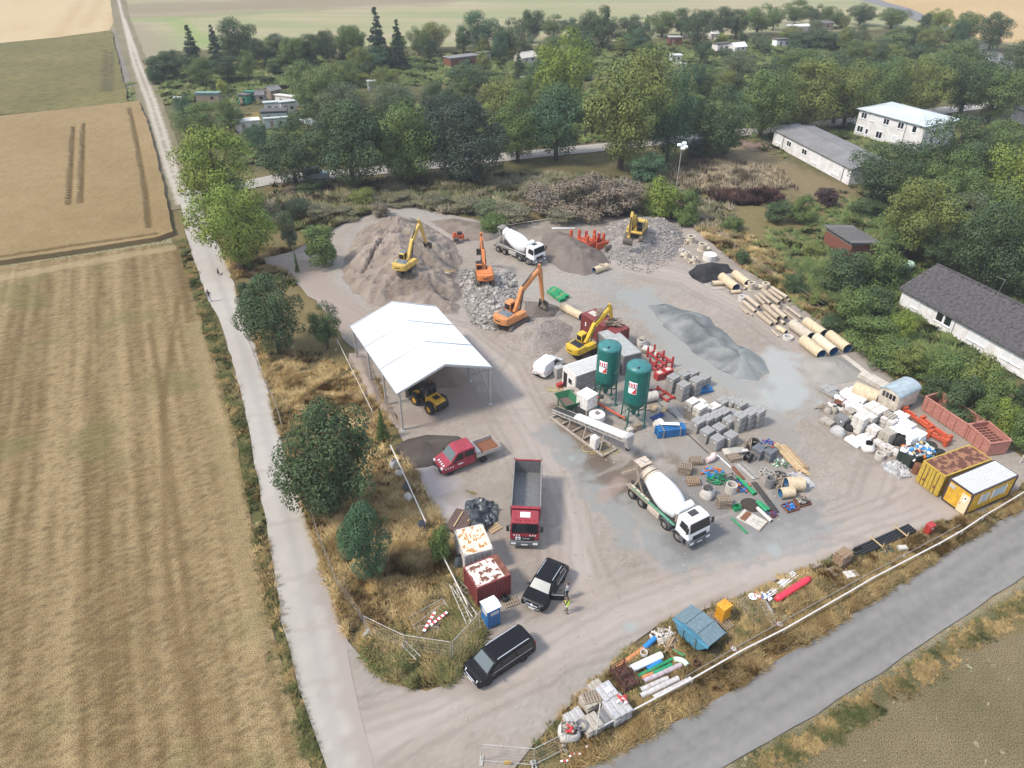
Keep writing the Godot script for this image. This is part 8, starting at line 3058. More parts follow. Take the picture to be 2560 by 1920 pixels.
	simple("green_bucket","green crate beside the steel grating","crate",v3(V(20.37,-48.91)),.3,[["bottom","green",W(0,.05,0),W(.6,.06,.5)],["side","green",W(0,.25,.25),W(.6,.45,.04)],["side","green",W(0,.25,-.25),W(.6,.45,.04)],["side","green",W(.3,.25,0),W(.04,.45,.46)],["side","green",W(-.3,.25,0),W(.04,.45,.46)]])
	simple("mesh_box","dark wire container among the green fittings","container",v3(V(20.67,-52.78)),.4,[["bottom","dark_steel",W(0,.08,0),W(1.2,.06,.9)],["side","dark_steel",W(0,.4,.45),W(1.2,.06,.05)],["side","dark_steel",W(0,.4,-.45),W(1.2,.06,.05)],["side","dark_steel",W(.6,.4,0),W(.05,.06,.9)],["side","dark_steel",W(-.6,.4,0),W(.05,.06,.9)],["post","dark_steel",W(.6,.25,.45),W(.06,.5,.06)],["post","dark_steel",W(-.6,.25,.45),W(.06,.5,.06)],["post","dark_steel",W(.6,.25,-.45),W(.06,.5,.06)],["post","dark_steel",W(-.6,.25,-.45),W(.06,.5,.06)]])
	crumple("shiny dark plastic sheeting over goods behind the white container",[V(-4.07,-49.49),V(-2.5,-49.66),V(-1.33,-49.22),V(-1.19,-47.6),V(-1.48,-46.6),V(-2.26,-45.76),V(-3.4,-46.44),V(-4.21,-48.15)],1.0,"foil",1.1)
	sack("bundle under dark plastic, rear one behind the white container",V(-3.18,-47.29),W(1.3,1.1,1.2),"foil")
	sack("bundle under dark plastic, front one behind the white container",V(-2.78,-46.17),W(1.2,1.15,1.2),"foil")
	simple("brown_board","brown board with a timber strut lying behind the white container","board",v3(V(-4.44,-46.85)),-.35,[["panel","brown_board",W(0,.25,0),W(1.9,.4,2.6)],["strut","fresh_wood",W(-.2,.52,0),W(.12,.1,2.0)],["strut","fresh_wood",W(.7,.5,-.5),W(.12,.1,.9)]])
	pallet_stack("wooden pallet half under the plastic sheeting",v3(V(-1.42,-46.32)),.7,1,.0,"fresh_wood")
	pallet_stack("flat wooden pallet lying beside the red container",v3(V(.04,-38.32)),.45,1)
	sack("black bag lying on the pallet beside the red container",V(-.41,-38.53),W(.6,.4,.6),"rubber",false,.1)
	sack("long black bag leaning on the side of the white container",V(-4.19,-41.98),W(.6,1.3,1.0),"foil")

func fittings(text:String,p:Vector2,tones:Array,n:int,spread:float,y:=.0):
	var o:=thing("fittings",text,"pipe fittings",v3(p,y),.0)
	var g:=RandomNumberGenerator.new()
	g.seed=hash(text)
	for i in n:
		var m:String=tones[g.randi()%tones.size()]
		var l:float=[.2,.35,.6][g.randi()%3]
		var key:="fit%s%.2f"%[m,l]
		if not shared.has(key):
			var b:=MB.new()
			b.cyl(W(-l/2,0,0),W(l/2,0,0),.075,.075,9)
			b.cyl(W(-l/2,0,0),W(-l/2+.1,0,0),.1,.1,9)
			if l<.5:
				b.cyl(W(l*.3,0,0),W(l*.3,.12,.12),.075,.085,9)
			shared[key]=b.mesh(M[m])
		var a:=g.randf()*TAU
		var r:=spread*sqrt(g.randf())
		var c:=piece(o,"fitting",shared[key],W(cos(a)*r,.1+.3*(1.0-r/spread)*g.randf(),sin(a)*r*.8),g.randf()*TAU)
		c.rotation.x=g.randf_range(-.5,.5)

func south_stock():
	pallet_stack("tall pallet stack by the black pipes",v3(V(27.5,-42.63)),.5,9,.18,"wood")
	for q in [[V(26.06,-39.93),.35,"flat pallet lying in the grass nearest the red roll"],[V(35.31,-45.16),.6,"flat pallet lying in the grass beyond the black pipes"],[V(18.44,-38.37),.55,"flat pallet right of the orange cabinet, rear one"],[V(18.76,-37.51),.1,"flat pallet right of the orange cabinet, middle one"],[V(19.24,-36.54),.3,"flat pallet right of the orange cabinet, front one"],[V(16.56,-38.29),.5,"flat pallet behind the orange cabinet"],[V(26.75,-41.71),.4,"broken grey pallet board in the grass"],[V(5.57,-29.64),.25,"pallet lying on the wrapped slab stack"]]:
		var y:=.85 if "wrapped slab" in q[2] else .0
		var o:=thing("wooden_pallet",q[2],"pallet",v3(q[0],y),q[1],"wooden pallets")
		pallet(o,.0,1.25,.9)
	var q:=[V(31.95,-44.97),.453,6.99]
	var o:=thing("black_pipe_bundle","bundle of long black plastic pipes on timber stakes","pipe bundle",v3(q[0]),q[1])
	for i in 8:
		var b:=MB.new()
		b.pipe(W(-q[2]/2+.5*(i%3),.12+.2*int(i/4.0),-.35+.23*(i%4)),W(q[2]/2,.12+.2*int(i/4.0),-.35+.23*(i%4)),.11,.02,10)
		lit(b,"pipe","black",o)
	for x in [-.12,.3]:
		piece(o,"stake",box_mesh(W(.1,.1,1.3),"fresh_wood"),W(x*q[2],.46,0))
		for z in [-.6,.6]:
			piece(o,"stake",box_mesh(W(.08,.8,.08),"fresh_wood"),W(x*q[2]+.08,.4,z))
	simple("red_trolley","red panel trolley standing by the fence at the far right","trolley",v3(V(36.36,-46.13)),.5,[["panel","red",W(0,.6,0),W(.7,.9,.5)],["top","red",W(0,1.08,0),W(.76,.06,.56)],["label_plate","clean_white",W(-.05,.8,.26),W(.2,.15,.02)],["leg","dark_steel",W(-.3,.1,.2),W(.06,.2,.06)],["leg","dark_steel",W(.3,.1,.2),W(.06,.2,.06)],["leg","dark_steel",W(.3,.1,-.2),W(.06,.2,.06)],["leg","dark_steel",W(-.3,.1,-.2),W(.06,.2,.06)]])
	fittings("dark engine parts lying in the weeds below the black pipes",V(32.05,-43.97),["dark_steel","dull_steel","hopper_green"],22,.6)
	crumple("torn white film caught on the fence rail",[V(32.33,-43.76),V(33.36,-43.56),V(33.39,-43.14),V(32.72,-43.06),V(32.24,-43.41)],.3,"bag_white")
	simple("concrete_block","grey concrete foot lying below the black pipes","block",v3(V(33.23,-44.12)),.1,[["block","concrete",W(0,.2,0),W(.8,.4,.5)],["cap","pale_concrete",W(0,.42,0),W(.7,.06,.4)]])
	simple("stone_pallet","small pallet of pale stones in the grass between fence and gravel","stones",v3(V(27.72,-41.25)),.3,[["stone","pale_slab",W(-.3,.2,0),W(.35,.3,.7)],["stone","pale_slab",W(.1,.2,.05),W(.35,.3,.7)],["stone","tan_slab",W(.5,.15,0),W(.35,.2,.7)],["board","old_wood",W(.1,.04,0),W(1.3,.06,.9)]])
	q=[V(22.58,-39.65),.575,4.04]
	o=thing("red_pipe","thick bright red film-wrapped roll lying in the grass","roll",v3(q[0]),q[1])
	var b:=MB.new()
	var prof:=[]
	for i in 13:
		prof.append(V(.27+.02*sin(i*2.1)-(.1 if i in [0,12] else .0),-q[2]/2+q[2]*i/12.0))
	prof.push_front(V(.02,-q[2]/2))
	prof.append(V(.02,q[2]/2))
	b.lathe(prof,16,Transform3D(Basis(W(0,1,0),W(1,0,0),W(0,0,-1)),W(0,.3,0)),true)
	lit(b,"roll","hot_red",o)
	for k in [[V(22.01,-40.29),.640,3.5,"bundle of white window profiles beside the red roll","clean_white",5],[V(20.96,-40),.646,1.07,"short brown boards left of the white profiles","wood",3],[V(20,-37.53),-1.367,2.82,"bundle of thin steel posts with signs lying in the grass","galvanised",6],[V(15.19,-37.08),.467,1.47,"timber pole leaning from the blue skip to the orange cabinet","fresh_wood",1]]:
		bars(k[2],k[0],k[1],k[3],k[4],k[5])
	for k in [[V(19.18,-38.92),"clean_white","round white sign lying at the head of the steel posts"],[V(19.66,-39.06),"bright_red","round red-rimmed sign lying at the head of the steel posts"],[V(20.55,-36.3),"maroon","round purple sign lying at the foot of the steel posts"],[V(16.51,-34.11),"maroon","faded round sign lying by the fence below the blue skip"]]:
		o=thing("road_sign",k[2],"sign",v3(k[0],.18),.4)
		b=MB.new()
		b.cyl(Vector3.ZERO,W(0,.03,0),.32,.32,20)
		lit(b,"disc","clean_white",o)
		b=MB.new()
		b.pipe(W(0,.0,0),W(0,.045,0),.34,.09,20)
		lit(b,"rim",k[1],o)
	fittings("blue and white clips heaped beside the white profiles",V(20.28,-38.93),["pipe_blue","clean_white","dull_steel"],14,.4)
	q=[V(16.4,-36.82),.640,1.16]
	simple("orange_cabinet","tall plain orange cabinet standing among the pallets","cabinet",v3(V(16.24,-36.9)),q[1],[["body","cabinet_orange",W(0,.85,0),W(.9,1.55,.75)],["lid","cabinet_orange",W(0,1.66,0),W(.96,.06,.81)],["base","dark_steel",W(0,.05,0),W(.84,.1,.7)]])
	for p in [[V(15.41,-36.76),"grey slatted crate, left of two beside the orange cabinet"],[V(16.3,-36.2),"grey slatted crate, right of two beside the orange cabinet"]]:
		o=thing("slatted_crate",p[1],"crate",v3(p[0]),.5)
		for i in 6:
			piece(o,"slat",box_mesh(W(.08,.06,.9),"old_wood"),W(-.5+i*.2,.3,0))
			piece(o,"slat",box_mesh(W(.08,.3,.05),"old_wood"),W(-.5+i*.2,.15,.45))
		for s in [-1,1]:
			piece(o,"rail",box_mesh(W(1.15,.06,.08),"old_wood"),W(0,.25,s*.4))
	blue_skip()
	var t:=.55
	for k in [[V(4.44,-28.25),W(1.3,.6,1.3),5,"galvanised","stack of grey ridged panels in the corner by the gate"],[V(5.43,-27.89),W(1.3,.75,1.2),4,"tan_slab","pallet of grey paving stones under the leaning pole"],[V(6.35,-28.35),W(1.2,.6,1.1),3,"dark_concrete","film-wrapped dark pallet against the fence rail"],[V(7.26,-28.93),W(1.5,1.0,1.5),4,"wrap","large film-wrapped pallet with red and white tape"],[V(6.65,-29.99),W(1.2,1.1,1.2),3,"wrap","film-wrapped grey pallet with a white sheet on top"],[V(5.55,-29.56),W(1.3,.8,1.1),4,"tan_slab","wrapped slab stack carrying a loose pallet"],[V(5.98,-30.62),W(1.0,.7,.8),3,"tan_slab","pile of pale broken blocks behind the wrapped pallets"]]:
		o=thing("slab_stack",k[4],"slab stack",v3(k[0]),t,"stacks of slabs and kerbs")
		var size:Vector3=k[1]
		for i in k[2]:
			for j in 3:
				piece(o,"slab",box_mesh(W(size.x*.32,size.y/k[2]*.94,size.z),k[3],.03),W((j-1)*size.x*.335,.1+(i+.5)*size.y/k[2],.03*((i+j)%3-1)))
		piece(o,"bearer",box_mesh(W(size.x,.1,size.z*.9),"old_wood"),W(0,.05,0))
	simple("white_sheet","small white sheet lying on the wrapped grey pallet","sheet",v3(V(6.76,-30.04),1.22),.5,[["sheet","clean_white",Vector3.ZERO,W(.5,.03,.35)],["fold","clean_white",W(.1,.03,0),W(.3,.03,.3)]])
	fittings("scraps of red and white tape on the large film-wrapped pallet",V(7.66,-29.26),["bright_red","clean_white"],10,.25,1.1)
	sack("white bulk bag filled with grey stones in the corner by the gate",V(3.96,-27.42),W(1.4,.9,1.1),"bag_white",true)
	fittings("red and grey scraps lying on the bulk bag in the corner",V(3.98,-27.25),["bright_red","tan_slab","pale_slab"],9,.35,.95)
	o=thing("grey_funnel","grey plastic funnel standing beside the bulk bag in the corner","funnel",v3(V(4.73,-27.59)),.0)
	b=MB.new()
	b.lathe([V(.1,.0),V(.12,.5),V(.4,.95),V(.42,1.0),V(.36,.98),V(.1,.55),V(.02,.5)],20,Transform3D())
	lit(b,"funnel","dark_concrete",o)
	for k in [[V(7.92,-31.95),"rear of two rusty wire boxes of scrap by the coloured pipes"],[V(8.32,-31.23),"front of two rusty wire boxes of scrap by the coloured pipes"]]:
		o=thing("wire_box",k[1],"wire box",v3(k[0]),.5,"rusty wire boxes")
		for x in [-.6,.6]:
			for z in [-.5,.5]:
				piece(o,"post",box_mesh(W(.09,.9,.09),"brown_rust"),W(x,.45,z))
		for y in [.3,.6,.88]:
			for s in [-1,1]:
				piece(o,"rail",box_mesh(W(1.2,.06,.05),"brown_rust"),W(0,y,s*.5))
				piece(o,"rail",box_mesh(W(.05,.06,1.0),"brown_rust"),W(s*.6,y,0))
		piece(o,"floor",box_mesh(W(1.2,.06,1.0),"brown_rust"),W(0,.15,0))
		for i in 16:
			var c:=piece(o,"scrap",box_mesh(W(.3,.14,.2),"brown_rust"),W(-.4+.27*(i%4),.3+.06*(i%3),-.35+.22*int(i/4.0)),i*1.3)
			c.rotation.x=.4*((i%3)-1)
	fittings("heap of white broken pottery pieces beside the blue skip",V(11.53,-35.22),["bag_white","pale_slab","tan_slab"],46,.95)
	bars2("splintered boards lying in front of the white broken pieces",v3(V(12.02,-34.43)),1.0,"wood",12,1.4)

func blue_skip():
	mat("skip_blue",.075,.26,.42,.7,0,grime,.4)
	mat("skip_lid",.14,.22,.27,.75,0,grime,.5)
	var q:=[V(13.29,-34.67),-.896,2.39]
	var o:=thing("covered_skip","blue covered skip with three grey-blue lids in the grass","skip",v3(q[0]),q[1])
	var l:float=q[2]*.8
	var d:=1.9
	var h:=1.3
	for s in [0,1]:
		var z:float=-s*d
		var b:=MB.new()
		b.prism(PackedVector2Array([V(-l/2+.1,.1),V(l/2-.1,.1),V(l/2+.7,h),V(-l/2-.7,h)]),z-.04,z+.04)
		lit(b,"side","skip_blue",o)
		piece(o,"rim",box_mesh(W(l+1.4,.12,.12),"skip_blue"),W(0,h-.06,z+(.08 if s==0 else-.08)))
		for x in [-.3,.3]:
			piece(o,"rib",box_mesh(W(.12,h-.1,.1),"skip_lid"),W(x*l,h/2+.05,z+(.09 if s==0 else-.09)))
	for s in [-1,1]:
		var b:=MB.new()
		b.hexa([W(s*(l/2-.12),.1,-d+.05),W(s*(l/2-.04),.1,-d+.05),W(s*(l/2+.6),h-.02,-d+.05),W(s*(l/2+.68),h-.02,-d+.05),W(s*(l/2-.12),.1,-.05),W(s*(l/2-.04),.1,-.05),W(s*(l/2+.6),h-.02,-.05),W(s*(l/2+.68),h-.02,-.05)])
		lit(b,"end","skip_blue",o)
	var w:=(l+1.4)/3.0
	for i in 3:
		var x:=-l/2-.7+(i+.5)*w
		var up:=.28 if i==1 else .0
		var b:=MB.new()
		var y0:float=h+[.0,.3,.3,.0][i]
		var y1:float=h+[.0,.3,.3,.0][i+1]
		b.hexa([W(x-w/2+.02,y0+.03,-d),W(x+w/2-.02,y1+.03,-d),W(x-w/2+.02,y0+.09,-d),W(x+w/2-.02,y1+.09,-d),W(x-w/2+.02,y0+.03,0),W(x+w/2-.02,y1+.03,0),W(x-w/2+.02,y0+.09,0),W(x+w/2-.02,y1+.09,0)])
		lit(b,"lid","skip_lid",o)
	for s in [.0,-d]:
		var b:=MB.new()
		b.prism(PackedVector2Array([V(-l/2-.68,h),V(l/2+.68,h),V(l/2+.7-w,h+.3),V(-l/2-.7+w,h+.3)]),s-.03,s+.03)
		lit(b,"lid_side","skip_blue",o)

# ---------------------------------------------------------------- pipes
func pipe_thing(text:String,at:Vector3,turn:float,length:float,r:float,wall:float,m:String,inner:String,group:="")->Node3D:
	var o:=thing("pipe",text,"pipe",at,turn,group)
	var key:="pipe%.2f %.2f %s"%[length,r,m]
	if not shared.has(key):
		var b:=MB.new()
		b.pipe(W(-length/2,r,0),W(length/2,r,0),r,wall,22)
		var c:=MB.new()
		c.pipe(W(-length/2+.01,r,0),W(length/2-.01,r,0),r-wall+.002,.02,22)
		shared[key]=[b.mesh(M[m]),c.mesh(M[inner])]
	piece(o,"barrel",shared[key][0])
	piece(o,"lining",shared[key][1])
	return o

func build_pipes():
	mat("cream",.60,.51,.36,.75,0,grime,.25)
	mat("grey_cream",.50,.46,.39,.8,0,grime,.3)
	mat("pale_cream",.66,.60,.48,.7,0,grime,.25)
	mat("clay",.43,.37,.29,.85,0,grime,.4)
	mat("clay_light",.50,.44,.36,.85,0,grime,.4)
	mat("lining_blue",.03,.12,.24,.5)
	mat("clay_dark",.10,.085,.07,.9)
	for q in [[V(36.06,-76.12),-1.255,3.49,"cream","left of the three large cream pipes at the grey sand heap"],[V(37.8,-76.72),-1.265,3.34,"pale_cream","middle one of the three large cream pipes, with a white patch"],[V(39.68,-77.43),-1.257,3.39,"cream","right of the three large cream pipes at the grey sand heap"],[V(36.02,-80.08),-1.202,3.44,"grey_cream","grey-cream large pipe behind the three in front"],[V(37.91,-80.74),-1.208,3.27,"cream","rear large cream pipe beside the fence"]]:
		pipe_thing("%s"%q[4],v3(q[0]),q[1],q[2]*1.02,.66,.04,q[3],"lining_blue","large cream pipes")
	for q in [[V(30.16,-93.41),-1.246,3.53,.62,"large cream branch pipe with open blue end beside the black soil"],[V(32.18,-94.57),-1.246,3.12,.6,"large cream pipe behind the branch pipe"],[V(38.75,-66.41),-.768,2.56,.78,"very large cream pipe between the white packs and the wagon"]]:
		pipe_thing(q[4],v3(q[0]),q[1],q[2]*1.05,q[3],.045,"cream","lining_blue","large cream pipes")
	for q in [[V(28.67,-93.69),.102,1.57,.34,"short cream branch with blue end joined below the branch pipe"],[V(30.55,-91.21),.195,1.45,.26,"small cream pipe with blue end on the gravel edge"],[V(33.85,-80.81),-1.048,1.45,.32,"short cream pipe with blue end beside the white ring"],[V(25.35,-50.68),.195,1.32,.5,"smaller cream half-open pipe in the scrap field"],[V(26.34,-51.66),.063,1.6,.66,"larger cream half-open pipe in the scrap field"],[V(7.71,-84.78),-.858,3.58,.55,"cream pipe with split end lying before the long red container"]]:
		pipe_thing(q[4],v3(q[0]),q[1],q[2],q[3],.04,"cream","lining_blue","short cream pipes")
	var n:=0
	for q in [[V(31.91,-87.48),-1.268,2.98,.26,.45],[V(33.04,-88.1),-1.337,2.53,.22,.45],[V(33.81,-88.43),-1.312,2.77,.22,.45],[V(31.45,-87.02),-1.275,2.85,.24,.0],[V(34.79,-88.66),-1.242,3.28,.28,.45],[V(35.61,-89.54),-1.227,2.98,.24,.45],[V(36.29,-90.25),-1.151,3.06,.24,.45],[V(36.72,-89.84),-1.130,2.55,.24,.0],[V(33.55,-84.62),-1.291,3.42,.30,.45],[V(34.56,-84.7),-1.308,3.29,.30,.45],[V(32.54,-83.68),-1.243,3.2,.28,.0],[V(33.42,-83.98),-1.304,2.96,.24,.0],[V(34.36,-83.66),-1.275,2.45,.24,.0],[V(34.79,-87.22),-.539,1.53,.24,.0],[V(36.23,-84.68),-1.236,3.05,.15,.0],[V(36.77,-85.29),-1.243,3.08,.15,.25],[V(30.5,-86.38),-1.362,2.31,.14,.0],[V(30.99,-85.69),-1.281,1.96,.12,.0],[V(32.94,-80.3),-1.292,1.74,.11,.0],[V(33.68,-87.42),-1.245,2.98,.24,.0]]:
		pipe_thing("%s from left of the tan clay pipes stacked along the east fence"%nth(n),v3(q[0],q[4]),q[1],q[2],q[3],.035,"clay" if n%3 else "clay_light","clay_dark","stacked clay pipes")
		n+=1
	junction("tall cream shaft piece with side branch, rear one by the rubble heap",V(27.8,-108.27),.62,1.1,2.6)
	junction("cream shaft piece with blue bowl, right one by the rubble heap",V(28.99,-105.55),.6,1.0,.3)
	junction("cream branch piece, front left one by the rubble heap",V(26.14,-102.87),.4,.8,3.4)
	junction("cream branch piece, front right one beside the big white ring",V(26.99,-101.11),.45,.8,2.9)
	junction("cream shaft with flange behind the clay pipe stack, left one",V(33.04,-92.51),.5,1.0,3.0)
	junction("cream shaft with grey rim behind the clay pipe stack, right one",V(35.06,-92.55),.5,.9,3.2)
	pipe_thing("cream pipe junction with blue end lying below the dark sand heap",v3([V(12.68,-97.81),.630,3.34][0]),[V(12.68,-97.81),.630,3.34][1],2.5,.5,.04,"cream","lining_blue")
	ring_thing("cream branch collar on the pipe junction below the dark sand heap",v3(V(12.72,-97.89),.92),.34,.18,.06,"grey_cream")
	for i in 3:
		ring_thing("%s big white ring from the ground beside the black soil heap"%NTH[i],v3(V(29.41,-102.16),i*.3),1.0,.28,.9 if i==2 else .2,"white")
	for i in 2:
		ring_thing("%s white concrete ring from the ground at the end of the clay pipes"%NTH[i],v3(V(30.99,-89.19),i*.35),.5,.33,.16,"bag_white")
	ring_thing("single white concrete ring beside the short cream pipe",v3(V(34.15,-79.08)),.62,.4,.16,"bag_white")
	ring_thing("small white ring at the left foot of the cream shaft pieces",v3(V(25.81,-105.23)),.4,.25,.12,"bag_white")
	bars([V(28.49,-92.53),-.181,1.57][2],[V(28.49,-92.53),-.181,1.57][0],.0,"timber battens under the branch pipe","pale_concrete",3)
	for q in [[V(8.77,-33.27),.641,2.79,.17,"faded_orange","long orange plastic pipe at the edge of the gravel"],[V(10.33,-34.52),.743,1.35,.19,"pipe_blue","blue sleeve on the end of the long orange pipe"],[V(9.81,-32.84),.457,2.76,.27,"clean_white","thick white plastic pipe beside the rusty wire boxes"],[V(10.42,-32.7),.532,1.33,.14,"pipe_blue","short blue pipe between the white and green ones"],[V(10.5,-32.52),.487,3.08,.13,"green","thin green pipe beside the thick green one"],[V(10.95,-32.29),.484,1.64,.19,"green","thick green pipe with orange ends"],[V(9.78,-31.8),.390,1,.16,"faded_orange","short orange pipe on the end of the thick green one"],[V(10.9,-32.03),.441,3.22,.19,"lilac","lilac-grey plastic pipe right of the green ones"],[V(10.18,-31.14),.439,2.28,.19,"pipe_grey","grey plastic pipe, first after the lilac one"],[V(10.51,-30.88),.459,3.2,.21,"pipe_grey","grey plastic pipe, longest beside the fence"],[V(11.39,-30.8),.479,3.26,.2,"pipe_grey","grey plastic pipe lying under the fence rail"],[V(12.39,-33.8),-.618,.92,.1,"green","thin green pipe end beside the blue skip"]]:
		pipe_thing(q[5],v3(q[0]),q[1],q[2],q[3],.02,q[4],"black","coloured plastic pipes")
	var o:=thing("pipe_bend","pale green pipe bend at the end of the thick green pipe","pipe",v3(V(12.45,-33.05)),.3)
	var b:=MB.new()
	var pts:=[]
	for i in 6:
		var t:=PI*.5*i/5.0
		pts.append(W(-.5+sin(t)*.7,.25,(1-cos(t))*.7-.2))
	b.tube(pts,.2,12)
	lit(b,"bend","tank_green",o)
	ring_thing("white plastic collar standing beside the thick white pipe",v3(V(9.79,-33.61)),.27,.42,.05,"bag_white")
	ring_thing("rusty pipe socket standing by the fence below the blue skip",v3(V(13.43,-32.72)),.22,.55,.04,"brown_rust")

func junction(text:String,p:Vector2,r:float,h:float,side:float):
	var o:=thing("pipe_shaft",text,"pipe shaft",v3(p),.0,"cream pipe shafts")
	var b:=MB.new()
	b.pipe(Vector3.ZERO,W(0,h,0),r,.06,22)
	lit(b,"shaft","grey_cream",o)
	b=MB.new()
	b.pipe(W(0,h-.02,0),W(0,h+.06,0),r*1.04,.16,22)
	b.cyl(W(0,.02,0),W(0,.1,0),r*1.25,r*1.25,22)
	lit(b,"flange","pale_cream",o)
	b=MB.new()
	var d:=W(cos(side),0,sin(side))
	b.pipe(W(0,h*.42,0)+d*r*.9,W(0,h*.42,0)+d*(r+.45),.26,.04,16)
	b.pipe(W(0,h*.42,0)+d*(r+.38),W(0,h*.42,0)+d*(r+.5),.32,.1,16)
	lit(b,"branch","pale_cream",o)
	b=MB.new()
	b.cyl(W(0,h*.4,0),W(0,h*.45,0),r-.06,r-.06,20)
	lit(b,"lining","lining_blue",o)

# ---------------------------------------------------------------- fences, rails and loose things along the edges
func rail_fence(text:String,line:Array,high:float,gap:float,m:String,r:=.05,rails:=1,stay:=.0):
	var o:=thing("rail_fence",text,"fence",v3(line[0]))
	for i in line.size()-1:
		var a:Vector2=line[i]-line[0]
		var e:Vector2=line[i+1]-line[0]
		for k in rails:
			var b:=MB.new()
			b.cyl(v3(a,high-k*.45),v3(e,high-k*.45),r,r,8)
			lit(b,"rail",m,o)
		var n:=maxi(1,int(a.distance_to(e)/gap))
		for k in n+(1 if i==line.size()-2 else 0):
			var p:=a.lerp(e,float(k)/n)
			var b:=MB.new()
			b.cyl(v3(p),v3(p,high),.045,.04,7)
			if stay>0:
				var side:=(e-a).normalized().orthogonal()*stay
				b.cyl(v3(p+side),v3(p,high*.8),.03,.03,6)
			lit(b,"post",m,o)

func wire_fence(text:String,line:Array,high:float,gap:float,wires:int,m:String):
	var o:=thing("wire_fence",text,"fence",v3(line[0]))
	for i in line.size()-1:
		var a:Vector2=line[i]-line[0]
		var e:Vector2=line[i+1]-line[0]
		var n:=maxi(1,int(a.distance_to(e)/gap))
		for k in n:
			var p:=a.lerp(e,float(k)/n)
			var b:=MB.new()
			b.cyl(v3(p),v3(p,high),.035,.03,6)
			lit(b,"post",m,o)
		for k in wires:
			var b:=MB.new()
			b.cyl(v3(a,high*(k+1.0)/wires),v3(e,high*(k+1.0)/wires),.012,.012,4)
			lit(b,"wire",m,o)

func panel_fence(text:String,a:Vector2,e:Vector2,high:=2.0,lying:=false):
	var l:=a.distance_to(e)
	var o:=thing("fence_panel",text,"fence panel",v3((a+e)/2),atan2(-(e.y-a.y),e.x-a.x),"mobile fence panels")
	if lying:
		o.rotation.x=-1.45
		o.position.y=.1
	var b:=MB.new()
	b.tube([W(-l/2,.1,0),W(-l/2,high,0),W(l/2,high,0),W(l/2,.1,0),W(-l/2,.1,0)],.025,6)
	lit(b,"frame","galvanised",o)
	b=MB.new()
	for i in int(l/.4):
		b.cyl(W(-l/2+.2+i*.4,.12,0),W(-l/2+.2+i*.4,high-.02,0),.004,.004,3,false)
	for i in 5:
		b.cyl(W(-l/2,.2+i*high/5.5,0),W(l/2,.2+i*high/5.5,0),.005,.005,3,false)
	lit(b,"mesh","galvanised",o)
	if not lying:
		for s in [-1,1]:
			bx(o,"foot","concrete",W(s*l/2,.06,0),W(.25,.12,.7))

